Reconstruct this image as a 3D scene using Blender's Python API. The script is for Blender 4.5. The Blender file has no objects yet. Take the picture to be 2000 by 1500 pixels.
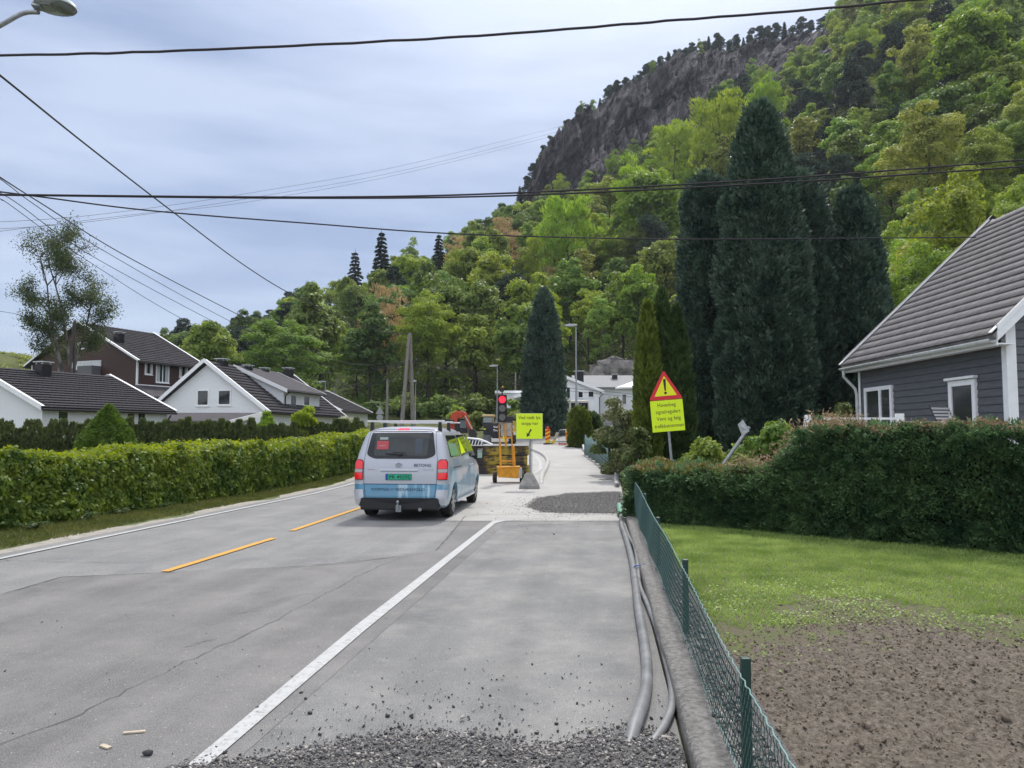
import bpy, bmesh, math, random
import numpy as np
from mathutils import Vector, Matrix
random.seed(7); rng = np.random.default_rng(7)
sc = bpy.context.scene
R = math.radians
# ---------------- camera ----------------
CAM_H = 1.7; PITCH = R(3.737); FPX = 1500.0
cd = bpy.data.cameras.new("camera"); cam = bpy.data.objects.new("camera", cd)
sc.collection.objects.link(cam); sc.camera = cam
cam.location = (0, 0, CAM_H); cam.rotation_euler = (R(90) + PITCH, 0, 0)
cd.sensor_width = 36; cd.lens = 27.0; cd.clip_start = 0.05; cd.clip_end = 3000
# ---------------- light -----------------
SUN_EL = R(54); SUN_AZ = R(14)      # azimuth from +Y towards +X
w = bpy.data.worlds.new("World"); sc.world = w; w.use_nodes = True
nt = w.node_tree; nt.nodes.clear()
def wn(t, **k):
    n = nt.nodes.new(t)
    for a, b in k.items(): setattr(n, a, b)
    return n
out = wn('ShaderNodeOutputWorld'); bg = wn('ShaderNodeBackground'); sky = wn('ShaderNodeTexSky')
sky.sky_type = 'NISHITA'; sky.sun_disc = False; sky.sun_elevation = SUN_EL; sky.sun_rotation = SUN_AZ
sky.air_density = 1.0; sky.dust_density = 1.5; sky.ozone_density = 1.5
tc = wn('ShaderNodeTexCoord'); mp = wn('ShaderNodeMapping'); mp.inputs['Scale'].default_value = (1.0, 1.0, 3.2)
mp.inputs['Rotation'].default_value = (R(8), R(-14), 0)
nz = wn('ShaderNodeTexNoise'); nz.inputs['Scale'].default_value = 1.5; nz.inputs['Detail'].default_value = 5; nz.inputs['Roughness'].default_value = 0.48; nz.inputs['Distortion'].default_value = .6
rmp = wn('ShaderNodeValToRGB'); rmp.color_ramp.elements[0].position = .30; rmp.color_ramp.elements[1].position = .72
rmp.color_ramp.elements[0].color = (.55, .55, .55, 1); rmp.color_ramp.elements[1].color = (1, 1, 1, 1)
# thin cloud veil: brighter patches and grey-blue ones
nz2 = wn('ShaderNodeTexNoise'); nz2.inputs['Scale'].default_value = 2.7; nz2.inputs['Detail'].default_value = 6; nz2.inputs['Roughness'].default_value = .5
cr2 = wn('ShaderNodeValToRGB'); cr2.color_ramp.elements[0].position = .38; cr2.color_ramp.elements[1].position = .64
cr2.color_ramp.elements[0].color = (2.5, 3.2, 4.9, 1); cr2.color_ramp.elements[1].color = (4.6, 5.3, 6.8, 1)
# glow of the veiled sun
dp = wn('ShaderNodeVectorMath', operation='DOT_PRODUCT')
SD = Vector((math.sin(SUN_AZ) * math.cos(SUN_EL), math.cos(SUN_AZ) * math.cos(SUN_EL), math.sin(SUN_EL)))
dp.inputs[1].default_value = SD
mr = wn('ShaderNodeMapRange'); mr.inputs[1].default_value = .78; mr.inputs[2].default_value = 1.0; mr.inputs[3].default_value = 0.0; mr.inputs[4].default_value = 2.6
gl = wn('ShaderNodeMix', data_type='RGBA', blend_type='ADD'); gl.inputs[0].default_value = 1
cmb = wn('ShaderNodeCombineColor')
mixc = wn('ShaderNodeMix', data_type='RGBA')
L = nt.links.new
L(tc.outputs['Generated'], mp.inputs['Vector']); L(mp.outputs[0], nz.inputs['Vector']); L(nz.outputs[0], rmp.inputs[0])
mp2 = wn('ShaderNodeMapping'); mp2.inputs['Scale'].default_value = (.8, 1, 4.4); mp2.inputs['Location'].default_value = (3, 1, 2); mp2.inputs['Rotation'].default_value = (R(8), R(-10), 0)
L(tc.outputs['Generated'], mp2.inputs['Vector']); L(mp2.outputs[0], nz2.inputs['Vector']); L(nz2.outputs[0], cr2.inputs[0])
L(tc.outputs['Generated'], dp.inputs[0]); L(dp.outputs['Value'], mr.inputs[0])
for i in range(3): L(mr.outputs[0], cmb.inputs[i])
L(sky.outputs[0], mixc.inputs[6]); L(cr2.outputs[0], mixc.inputs[7]); L(rmp.outputs[0], mixc.inputs[0])
L(mixc.outputs[2], gl.inputs[6]); L(cmb.outputs[0], gl.inputs[7])
# added fill for shaded faces: sky brightened overhead and behind the camera, out of view
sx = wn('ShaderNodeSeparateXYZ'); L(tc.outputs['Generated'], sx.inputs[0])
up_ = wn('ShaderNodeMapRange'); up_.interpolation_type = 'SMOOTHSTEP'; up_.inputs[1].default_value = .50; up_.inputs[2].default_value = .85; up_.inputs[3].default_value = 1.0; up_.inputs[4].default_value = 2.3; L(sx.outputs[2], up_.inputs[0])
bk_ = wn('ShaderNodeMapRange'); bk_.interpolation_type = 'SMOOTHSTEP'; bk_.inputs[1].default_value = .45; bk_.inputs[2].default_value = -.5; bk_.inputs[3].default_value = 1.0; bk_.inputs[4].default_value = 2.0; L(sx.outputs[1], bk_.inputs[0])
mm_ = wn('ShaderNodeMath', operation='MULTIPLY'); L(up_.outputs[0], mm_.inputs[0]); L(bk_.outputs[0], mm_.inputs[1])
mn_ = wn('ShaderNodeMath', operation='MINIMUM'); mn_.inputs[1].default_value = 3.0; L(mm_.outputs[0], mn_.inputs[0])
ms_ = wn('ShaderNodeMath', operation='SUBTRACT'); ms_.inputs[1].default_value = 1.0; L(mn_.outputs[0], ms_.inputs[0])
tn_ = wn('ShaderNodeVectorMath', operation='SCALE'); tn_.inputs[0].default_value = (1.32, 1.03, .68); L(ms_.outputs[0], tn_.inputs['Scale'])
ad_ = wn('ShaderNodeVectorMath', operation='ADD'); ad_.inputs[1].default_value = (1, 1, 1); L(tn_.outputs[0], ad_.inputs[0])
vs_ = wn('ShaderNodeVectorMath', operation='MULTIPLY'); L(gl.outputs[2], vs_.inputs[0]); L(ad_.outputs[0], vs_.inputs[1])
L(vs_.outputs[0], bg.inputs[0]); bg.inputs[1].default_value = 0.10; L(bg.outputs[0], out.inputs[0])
sl = bpy.data.lights.new("sun", 'SUN'); so = bpy.data.objects.new("sun", sl); sc.collection.objects.link(so)
sl.energy = 2.4; sl.angle = R(4.0); sl.color = (1, .965, .91)
so.rotation_euler = SD.to_track_quat('Z', 'Y').to_euler(); so.location = (0, 0, 60)
sc.view_settings.view_transform = 'Standard'; sc.view_settings.look = 'None'
sc.view_settings.exposure = 0.45; sc.view_settings.gamma = 1
sc.cycles.max_bounces = 6; sc.cycles.diffuse_bounces = 3; sc.cycles.transparent_max_bounces = 6; sc.cycles.transmission_bounces = 4
sc.cycles.volume_bounces = 0
# ---------------- pixel -> world, terrain ----------------
cP, sP = math.cos(PITCH), math.sin(PITCH)
def ray(px, py):
    vx = (px - 1000) / FPX; vz = -(py - 750) / FPX
    return Vector((vx, cP - sP * vz, sP + cP * vz))
def P(px, py, Y):
    r = ray(px, py); t = Y / r.y
    return Vector((r.x * t, Y, CAM_H + r.z * t))
KY = [22, 25, 30, 36, 44, 52, 60, 70, 80, 95, 120, 500]
KZ = [0, .05, .22, .46, .78, 1.12, 1.5, 2.2, 3.05, 3.6, 4.2, 14]
def base(y): return float(np.interp(y, [0] + KY, [0] + KZ))
def G(px, py, z=None):
    r = ray(px, py)
    if z is not None:
        t = (z - CAM_H) / r.z; return Vector((r.x * t, r.y * t, z))
    t = 1.0
    for i in range(4000):
        t += .05; p = Vector((0, 0, CAM_H)) + r * t
        if p.z <= base(p.y): break
    return Vector((p.x, p.y, base(p.y)))
HT = np.array([
 (-900,300,400,830,450,830),(150,220,300,815,350,810),(330,130,150,790,190,775),(480,105,140,735,180,708),(560,100,140,700,190,668),
 (690,98,150,650,200,605),(745,98,150,632,200,580),(830,98,160,610,220,560),(890,98,170,585,230,522),(960,98,190,545,245,476),
 (1020,98,240,470,265,420),(1060,98,250,440,275,325),(1120,98,252,430,282,256),(1200,98,255,388,288,206),(1330,98,258,300,296,128),
 (1440,95,262,222,305,112),(1540,90,265,182,310,104),(1620,85,270,135,320,76),(1700,80,240,95,330,0),(2000,62,200,10,300,-180),(2700,55,200,-200,300,-420)], float)
def hill(x, y):
    x = np.asarray(x, float); y = np.asarray(y, float); yy = np.maximum(y, 30.)
    px = np.clip(x / yy * FPX + 1000, -900, 2700)
    c = [np.interp(px, HT[:, 0], HT[:, i]) for i in range(6)]
    zf = lambda R_, py: CAM_H + R_ * ((750 - py) / FPX * cP + sP) / (cP - sP * (750 - py) / FPX)
    b = np.interp(y, [0] + KY, [0] + KZ)
    z0 = np.interp(c[1], [0] + KY, [0] + KZ); z2 = zf(c[2], c[3]); z1 = zf(c[4], c[5])
    za = z0 + (y - c[1]) / (c[2] - c[1]) * (z2 - z0)
    zb = z2 + (y - c[2]) / (c[4] - c[2]) * (z1 - z2)
    zc = z1 - (y - c[4]) * .04
    z = np.where(y < c[1], b, np.where(y < c[2], za, np.where(y < c[4], zb, zc)))
    z = np.where(y < 40, b, z)
    k = 7.6 * np.exp(-(((x + 56) / 17) ** 2 + ((y - 74) / 13) ** 2) ** 1.5)   # knoll behind the left houses
    return np.maximum(z, b) + k
def H(x, y): return float(hill(x, y))
# ---------------- objects, meshes ----------------
def prop(o, label=None, cat=None, group=None, kind=None):
    if label: o['label'] = label
    if cat: o['category'] = cat
    if group: o['group'] = group
    if kind: o['kind'] = kind
    return o
def link(o, parent=None):
    sc.collection.objects.link(o)
    if parent: o.parent = parent
    return o
def thing(name, label, cat, loc=(0, 0, 0), rz=0, group=None, rot=None):
    o = bpy.data.objects.new(name, None); link(o); o.location = loc
    o.rotation_euler = rot if rot else (0, 0, rz); o.empty_display_size = .2
    return prop(o, label, cat, group)
def np_mesh(name, V, F, mat=None, smooth=False):
    V = np.asarray(V, np.float32); F = np.asarray(F, np.int32); k = F.shape[1]
    m = bpy.data.meshes.new(name); m.vertices.add(len(V)); m.vertices.foreach_set('co', V.ravel())
    m.loops.add(F.size); m.loops.foreach_set('vertex_index', F.ravel())
    m.polygons.add(len(F)); m.polygons.foreach_set('loop_start', np.arange(0, F.size, k, dtype=np.int32))
    m.polygons.foreach_set('loop_total', np.full(len(F), k, np.int32))
    if smooth: m.polygons.foreach_set('use_smooth', np.ones(len(F), bool))
    m.update(calc_edges=True); m.validate()
    if mat: m.materials.append(mat)
    return m
def mobj(name, mesh, parent=None, loc=None, rot=None):
    o = bpy.data.objects.new(name, mesh); link(o, parent)
    if loc is not None: o.location = loc
    if rot is not None: o.rotation_euler = rot
    return o
class MB:
    def __init__(s): s.v = []; s.f = []; s.M = Matrix()
    def add(s, vs, fs):
        n = len(s.v); s.v += [tuple(s.M @ Vector(v)) for v in vs]; s.f += [tuple(i + n for i in f) for f in fs]; return s
    def box(s, x0, x1, y0, y1, z0, z1, M=None):
        vs = [Vector((x, y, z)) for z in (z0, z1) for y in (y0, y1) for x in (x0, x1)]
        if M: vs = [M @ v for v in vs]
        return s.add(vs, [(0, 2, 3, 1), (4, 5, 7, 6), (0, 1, 5, 4), (2, 6, 7, 3), (0, 4, 6, 2), (1, 3, 7, 5)])
    def bar(s, a, b, w, h, up=(0, 0, 1)):
        a = Vector(a); b = Vector(b); d = (b - a); l = d.length; d.normalize(); up = Vector(up)
        x = d.cross(up)
        if x.length < 1e-4: x = d.cross(Vector((0, 1, 0)))
        x.normalize(); z = x.cross(d)
        vs = [p + x * sx * w / 2 + z * sz * h / 2 for p in (a, b) for sz in (-1, 1) for sx in (-1, 1)]
        return s.add(vs, [(0, 1, 3, 2), (4, 6, 7, 5), (0, 4, 5, 1), (2, 3, 7, 6), (0, 2, 6, 4), (1, 5, 7, 3)])
    def tube(s, pts, r, n=8, caps=True):
        pts = [Vector(p) for p in pts]; rs = r if isinstance(r, (list, tuple)) else [r] * len(pts)
        rings = []; up = Vector((0, 0, 1)); prev = None
        for i, p in enumerate(pts):
            d = (pts[min(i + 1, len(pts) - 1)] - pts[max(i - 1, 0)]).normalized()
            if prev is None:
                x = d.cross(up)
                if x.length < .05: x = d.cross(Vector((0, 1, 0)))
            else: x = prev - d * prev.dot(d)
            x.normalize(); prev = x; y = d.cross(x)
            rings.append([p + (x * math.cos(2 * math.pi * k / n) + y * math.sin(2 * math.pi * k / n)) * rs[i] for k in range(n)])
        vs = [v for g in rings for v in g]; fs = []
        for i in range(len(pts) - 1):
            for k in range(n):
                a = i * n + k; b = i * n + (k + 1) % n; fs.append((a, b, b + n, a + n))
        if caps: fs.append(tuple(range(n - 1, -1, -1))); fs.append(tuple((len(pts) - 1) * n + k for k in range(n)))
        return s.add(vs, fs)
    def prism(s, poly, a, b, M=None):       # polygon in x,z extruded in y from a to b
        n = len(poly); vs = [Vector((p[0], y, p[1])) for y in (a, b) for p in poly]
        if M: vs = [M @ v for v in vs]
        return s.add(vs, [tuple(range(n)), tuple(range(2 * n - 1, n - 1, -1))] + [(i, i + n, (i + 1) % n + n, (i + 1) % n) for i in range(n)])
    def ball(s, c, r, nu=10, nv=7, sc_=(1, 1, 1)):
        c = Vector(c); vs = []; fs = []
        for j in range(nv + 1):
            t = math.pi * j / nv
            for i in range(nu):
                a = 2 * math.pi * i / nu
                vs.append(c + Vector((math.sin(t) * math.cos(a) * sc_[0], math.sin(t) * math.sin(a) * sc_[1], math.cos(t) * sc_[2])) * r)
        for j in range(nv):
            for i in range(nu): fs.append((j * nu + i, (j + 1) * nu + i, (j + 1) * nu + (i + 1) % nu, j * nu + (i + 1) % nu))
        return s.add(vs, fs)
    def build(s, name, mat, parent=None, smooth=False, bevel=0, loc=None, rot=None, seg=2):
        m = bpy.data.meshes.new(name); m.from_pydata(s.v, [], s.f); m.validate()
        bm = bmesh.new(); bm.from_mesh(m); bmesh.ops.recalc_face_normals(bm, faces=bm.faces[:]); bm.to_mesh(m); bm.free()
        if mat: m.materials.append(mat)
        if smooth:
            m.polygons.foreach_set('use_smooth', [True] * len(m.polygons))
            try: m.set_sharp_from_angle(angle=R(38))
            except Exception: pass
        o = mobj(name, m, parent, loc, rot)
        if bevel:
            b = o.modifiers.new('b', 'BEVEL'); b.width = bevel; b.segments = seg; b.limit_method = 'ANGLE'; b.angle_limit = R(35)
        return o
def copy_tree(o, parent=None):
    c = o.copy(); link(c)
    if parent: c.parent = parent
    for ch in list(o.children): copy_tree(ch, c)
    return c
def text(body, width, mat, name, parent, M, h=None, depth=.002, bold=0.0, align='CENTER', font_space=1.0):
    cu = bpy.data.curves.new(name, 'FONT'); cu.body = body; cu.size = 1; cu.align_x = align; cu.extrude = 0; cu.offset = bold; cu.space_character = font_space
    cu.space_line = 1.1
    o = bpy.data.objects.new(name, cu); link(o); dg = bpy.context.evaluated_depsgraph_get(); dg.update()
    m = bpy.data.meshes.new_from_object(o.evaluated_get(dg)); bpy.data.objects.remove(o)
    co = np.zeros(len(m.vertices) * 3, np.float32); m.vertices.foreach_get('co', co); co = co.reshape(-1, 3)
    mn = co.min(0); mx = co.max(0); s = width / (mx[0] - mn[0]); sy = s if h is None else h / (mx[1] - mn[1])
    co[:, 0] = (co[:, 0] - (mn[0] + mx[0]) / 2) * s; co[:, 1] = (co[:, 1] - (mn[1] + mx[1]) / 2) * sy
    m.vertices.foreach_set('co', co.ravel()); m.materials.clear(); m.materials.append(mat); m.transform(M); m.update()
    return mobj(name, m, parent)
# plane for text: x right, y up -> x, z facing -y
TXZ = Matrix.Rotation(R(90), 4, 'X')
# ---------------- materials ----------------
def mat_new(name):
    m = bpy.data.materials.new(name); m.use_nodes = True; n = m.node_tree; b = n.nodes['Principled BSDF']; return m, n, b
def mat(name, col, rough=.6, metal=0, var=.0, scale=8, bump=0, bscale=60, spec=.4, col2=None, detail=4, emit=None, coat=0, dirt=None, stretch=None):
    m, n, b = mat_new(name); b.inputs['Base Color'].default_value = (*col, 1); b.inputs['Roughness'].default_value = rough
    b.inputs['Metallic'].default_value = metal; b.inputs['Specular IOR Level'].default_value = spec; b.inputs['Coat Weight'].default_value = coat
    t = n.nodes.new('ShaderNodeTexCoord'); vec = t.outputs['Object']
    if stretch:
        mm = n.nodes.new('ShaderNodeMapping'); mm.inputs['Scale'].default_value = stretch; n.links.new(vec, mm.inputs[0]); vec = mm.outputs[0]
    if var or col2:
        z = n.nodes.new('ShaderNodeTexNoise'); z.inputs['Scale'].default_value = scale; z.inputs['Detail'].default_value = detail; n.links.new(vec, z.inputs['Vector'])
        r = n.nodes.new('ShaderNodeValToRGB'); r.color_ramp.elements[0].position = .35; r.color_ramp.elements[1].position = .68
        c2 = col2 if col2 else tuple(min(1, c * (1 + var)) for c in col); c1 = col if col2 else tuple(c * (1 - var) for c in col)
        r.color_ramp.elements[0].color = (*c1, 1); r.color_ramp.elements[1].color = (*c2, 1)
        n.links.new(z.outputs[0], r.inputs[0]); n.links.new(r.outputs[0], b.inputs['Base Color'])
    if bump:
        z = n.nodes.new('ShaderNodeTexNoise'); z.inputs['Scale'].default_value = bscale; z.inputs['Detail'].default_value = 5; n.links.new(vec, z.inputs['Vector'])
        bp = n.nodes.new('ShaderNodeBump'); bp.inputs['Strength'].default_value = bump; bp.inputs['Distance'].default_value = .02
        n.links.new(z.outputs[0], bp.inputs['Height']); n.links.new(bp.outputs[0], b.inputs['Normal'])
    if emit: b.inputs['Emission Color'].default_value = (*col, 1); b.inputs['Emission Strength'].default_value = emit
    return m
def leaf_mat(name, c_dark, c_light, trans=.35, hue=.03, val=.25, nscale=.35, spec=.25, tcol=None, fine=3.0, rough=.5):
    m, n, b = mat_new(name); N = n.nodes.new; K = n.links.new
    t = N('ShaderNodeTexCoord'); z = N('ShaderNodeTexNoise'); z.inputs['Scale'].default_value = nscale; z.inputs['Detail'].default_value = 3
    z2 = N('ShaderNodeTexNoise'); z2.inputs['Scale'].default_value = fine; z2.inputs['Detail'].default_value = 2
    K(t.outputs['Object'], z.inputs['Vector']); K(t.outputs['Object'], z2.inputs['Vector'])
    a = N('ShaderNodeMath'); a.operation = 'ADD'; K(z.outputs[0], a.inputs[0]); K(z2.outputs[0], a.inputs[1])
    mr_ = N('ShaderNodeMapRange'); mr_.inputs[1].default_value = .75; mr_.inputs[2].default_value = 1.25; K(a.outputs[0], mr_.inputs[0])
    mx = N('ShaderNodeMix'); mx.data_type = 'RGBA'; mx.inputs[6].default_value = (*c_dark, 1); mx.inputs[7].default_value = (*c_light, 1); K(mr_.outputs[0], mx.inputs[0])
    oi = N('ShaderNodeObjectInfo'); hs = N('ShaderNodeHueSaturation')
    mh = N('ShaderNodeMapRange'); mh.inputs[3].default_value = .5 - hue; mh.inputs[4].default_value = .5 + hue; K(oi.outputs['Random'], mh.inputs[0])
    mm = N('ShaderNodeMath'); mm.operation = 'MULTIPLY'; mm.inputs[1].default_value = 7.31; K(oi.outputs['Random'], mm.inputs[0])
    fr = N('ShaderNodeMath'); fr.operation = 'FRACT'; K(mm.outputs[0], fr.inputs[0])
    mv = N('ShaderNodeMapRange'); mv.inputs[3].default_value = 1 - val; mv.inputs[4].default_value = 1 + val; K(fr.outputs[0], mv.inputs[0])
    K(mh.outputs[0], hs.inputs['Hue']); K(mv.outputs[0], hs.inputs['Value']); K(mx.outputs[2], hs.inputs['Color'])
    K(hs.outputs[0], b.inputs['Base Color']); b.inputs['Roughness'].default_value = rough; b.inputs['Specular IOR Level'].default_value = spec
    tr = N('ShaderNodeBsdfTranslucent')
    h2 = N('ShaderNodeHueSaturation'); h2.inputs['Hue'].default_value = .485; h2.inputs['Saturation'].default_value = 1.15; h2.inputs['Value'].default_value = 1.5; K(hs.outputs[0], h2.inputs['Color']); K(h2.outputs[0], tr.inputs[0])
    ms = N('ShaderNodeMixShader'); ms.inputs[0].default_value = trans; K(b.outputs[0], ms.inputs[1]); K(tr.outputs[0], ms.inputs[2])
    K(ms.outputs[0], n.nodes['Material Output'].inputs[0])
    return m
def vnoise(x, y, seed=0):          # smooth value noise, numpy
    xi = np.floor(x).astype(np.int64); yi = np.floor(y).astype(np.int64); xf = x - xi; yf = y - yi
    def h(a, b):
        n = (a * 374761393 + b * 668265263 + seed * 974634777) & 0xffffffff; n = ((n ^ (n >> 13)) * 1274126177) & 0xffffffff
        return ((n ^ (n >> 16)) & 0xffff) / 65535.
    u = xf * xf * (3 - 2 * xf); v = yf * yf * (3 - 2 * yf)
    return (h(xi, yi) * (1 - u) + h(xi + 1, yi) * u) * (1 - v) + (h(xi, yi + 1) * (1 - u) + h(xi + 1, yi + 1) * u) * v
def fbm(x, y, o=4, seed=0):
    s = 0; a = .5
    for i in range(o): s = s + a * vnoise(x * 2 ** i, y * 2 ** i, seed + i); a *= .5
    return s
# ================= SETTING =================
def grid(xs, ys, zf, name, m, smooth=True):
    X, Y = np.meshgrid(xs, ys); Z = zf(X, Y); V = np.stack([X, Y, Z], -1).reshape(-1, 3)
    nx = len(xs); ny = len(ys); i = np.arange((nx) * (ny)).reshape(ny, nx)
    F = np.stack([i[:-1, :-1], i[:-1, 1:], i[1:, 1:], i[1:, :-1]], -1).reshape(-1, 4)
    return mobj(name, np_mesh(name, V, F, m, smooth))
# ground material: grass near, woodland floor far
m_ground, n, b = mat_new('ground'); N = n.nodes.new; K = n.links.new
t = N('ShaderNodeTexCoord'); z = N('ShaderNodeTexNoise'); z.inputs['Scale'].default_value = .5; z.inputs['Detail'].default_value = 8; K(t.outputs['Object'], z.inputs['Vector'])
r = N('ShaderNodeValToRGB'); r.color_ramp.elements[0].color = (.045, .052, .022, 1); r.color_ramp.elements[1].color = (.10, .115, .042, 1); r.color_ramp.elements[0].position = .35; r.color_ramp.elements[1].position = .65
K(z.outputs[0], r.inputs[0]); K(r.outputs[0], b.inputs['Base Color']); b.inputs['Roughness'].default_value = .9; b.inputs['Specular IOR Level'].default_value = .1
bp = N('ShaderNodeBump'); bp.inputs['Strength'].default_value = .6; bp.inputs['Distance'].default_value = .3; K(z.outputs[0], bp.inputs['Height']); K(bp.outputs[0], b.inputs['Normal'])
xs = sorted(set(list(np.arange(-500, -60, 20.)) + list(np.arange(-60, 80, 4.)) + list(np.arange(80, 300, 5.)) + list(np.arange(300, 620, 20.))))
ys = sorted(set([-30., -10., 0., 10.] + [float(k) for k in KY] + list(np.arange(40, 370, 4.)) + list(np.arange(370, 640, 30.))))
g = grid(xs, ys, lambda X, Y: hill(X, Y) - .02, 'ground', m_ground); g['kind'] = 'structure'
# ---- sheets that follow the road profile
def sheet(name, poly, off, m, kind='structure', sub=0, clip=None):
    bm = bmesh.new(); vs = [bm.verts.new((p[0], p[1], 0)) for p in poly]; bm.faces.new(vs)
    for k in KY[:-1]:
        bmesh.ops.bisect_plane(bm, geom=bm.verts[:] + bm.edges[:] + bm.faces[:], plane_co=(0, k, 0), plane_no=(0, 1, 0))
    bmesh.ops.recalc_face_normals(bm, faces=bm.faces[:])
    for v in bm.verts: v.co.z = base(v.co.y) + off
    bmesh.ops.triangulate(bm, faces=bm.faces[:])
    me = bpy.data.meshes.new(name); bm.to_mesh(me); bm.free(); me.materials.append(m)
    if me.polygons and sum(p.normal.z for p in me.polygons) < 0: me.flip_normals()
    o = mobj(name, me); o['kind'] = kind; return o
RD = Vector((.113, 1, 0)).normalized(); RN = Vector((RD.y, -RD.x, 0))      # along, across (right)
def asphalt(name, c1, c2, seed, dust, agg=.35, streak=True, cracks=0.):
    m, n, b = mat_new(name); N = n.nodes.new; K = n.links.new
    t = N('ShaderNodeTexCoord'); mp = N('ShaderNodeMapping'); mp.inputs['Rotation'].default_value = (0, 0, math.atan(.113)); mp.inputs['Location'].default_value = (seed, seed, 0); K(t.outputs['Object'], mp.inputs[0])
    z = N('ShaderNodeTexNoise'); z.inputs['Scale'].default_value = .7; z.inputs['Detail'].default_value = 9; z.inputs['Roughness'].default_value = .66; K(mp.outputs[0], z.inputs['Vector'])
    m2 = N('ShaderNodeMapping'); m2.inputs['Scale'].default_value = (2.2, .16, 1); K(mp.outputs[0], m2.inputs[0])
    zs = N('ShaderNodeTexNoise'); zs.inputs['Scale'].default_value = 1.0; zs.inputs['Detail'].default_value = 5; K(m2.outputs[0], zs.inputs['Vector'])
    r = N('ShaderNodeValToRGB'); r.color_ramp.elements[0].position = .36; r.color_ramp.elements[1].position = .66
    r.color_ramp.elements[0].color = (*c1, 1); r.color_ramp.elements[1].color = (*c2, 1)
    a = N('ShaderNodeMix'); a.data_type = 'FLOAT'; a.inputs[0].default_value = .5 if streak else .1; K(z.outputs[0], a.inputs[2]); K(zs.outputs[0], a.inputs[3]); K(a.outputs[0], r.inputs[0])
    # aggregate speckle
    f = N('ShaderNodeTexNoise'); f.inputs['Scale'].default_value = 130; f.inputs['Detail'].default_value = 3; f.inputs['Roughness'].default_value = .8; K(t.outputs['Object'], f.inputs['Vector'])
    fm = N('ShaderNodeMapRange'); fm.inputs[1].default_value = .36; fm.inputs[2].default_value = .66; fm.inputs[3].default_value = 1 - agg; fm.inputs[4].default_value = 1 + agg; K(f.outputs[0], fm.inputs[0])
    mul = N('ShaderNodeMix'); mul.data_type = 'RGBA'; mul.blend_type = 'MULTIPLY'; mul.inputs[0].default_value = 1; K(r.outputs[0], mul.inputs[6])
    K(fm.outputs[0], mul.inputs[7])
    # pale dust patches
    d = N('ShaderNodeTexNoise'); d.inputs['Scale'].default_value = 1.1; d.inputs['Detail'].default_value = 9; d.inputs['Roughness'].default_value = .72; d.inputs['Distortion'].default_value = .1; K(mp.outputs[0], d.inputs['Vector'])
    dr = N('ShaderNodeMapRange'); dr.inputs[1].default_value = .45; dr.inputs[2].default_value = .80; dr.inputs[3].default_value = 0; dr.inputs[4].default_value = dust; K(d.outputs[0], dr.inputs[0])
    dm = N('ShaderNodeMix'); dm.data_type = 'RGBA'; dm.inputs[7].default_value = (.36, .345, .32, 1); K(dr.outputs[0], dm.inputs[0]); K(mul.outputs[2], dm.inputs[6])
    last = dm.outputs[2]
    # bright stone chips
    v = N('ShaderNodeTexVoronoi'); v.inputs['Scale'].default_value = 26; K(t.outputs['Object'], v.inputs['Vector'])
    vm = N('ShaderNodeMapRange'); vm.inputs[1].default_value = .10; vm.inputs[2].default_value = .17; vm.inputs[3].default_value = .55; vm.inputs[4].default_value = 0; K(v.outputs['Distance'], vm.inputs[0])
    sel = N('ShaderNodeSeparateColor'); K(v.outputs['Color'], sel.inputs[0])
    gt = N('ShaderNodeMath'); gt.operation = 'GREATER_THAN'; gt.inputs[1].default_value = .72; K(sel.outputs[0], gt.inputs[0])
    mu = N('ShaderNodeMath'); mu.operation = 'MULTIPLY'; K(vm.outputs[0], mu.inputs[0]); K(gt.outputs[0], mu.inputs[1])
    sm = N('ShaderNodeMix'); sm.data_type = 'RGBA'; sm.inputs[7].default_value = (.5, .48, .45, 1); K(mu.outputs[0], sm.inputs[0]); K(last, sm.inputs[6]); last = sm.outputs[2]
    K(last, b.inputs['Base Color']); b.inputs['Roughness'].default_value = .88; b.inputs['Specular IOR Level'].default_value = .3
    bp = N('ShaderNodeBump'); bp.inputs['Strength'].default_value = .5; bp.inputs['Distance'].default_value = .006; K(f.outputs[0], bp.inputs['Height']); K(bp.outputs[0], b.inputs['Normal'])
    return m
m_asph = asphalt('asphalt_lane', (.118, .117, .117), (.190, .187, .184), 0, .3, agg=.5)
m_asph_old = asphalt('asphalt_old', (.15, .153, .154), (.222, .224, .222), 5, .3, agg=.45)
m_path = asphalt('asphalt_path', (.13, .133, .134), (.205, .207, .204), 9, .55, agg=.5)
m_pathfar = asphalt('asphalt_dusty', (.31, .305, .295), (.39, .385, .37), 3, .9, agg=.2, streak=False)
A_L = lambda py: None
def gp(*pp): return [G(x, y) for x, y in pp]
def line_pt(p, s): return p + RD * s
lw0 = G(0, 1093); lw1 = G(690, 945)
ld = (lw1 - lw0); ld.z = 0; ld.normalize()
ww0 = G(418, 1475); ww1 = G(955, 1026); wd = (ww1 - ww0).normalized()
EL = lambda y, off=0: Vector((lw0.x + ld.x / ld.y * (y - lw0.y) + off, y, 0))     # left edge line
EW = lambda y, off=0: Vector((ww0.x + wd.x / wd.y * (y - ww0.y) + off, y, 0))     # right white line
WL = lambda y, off=0: Vector((.6 + .1177 * y + off, y, 0))                        # fence line
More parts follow.
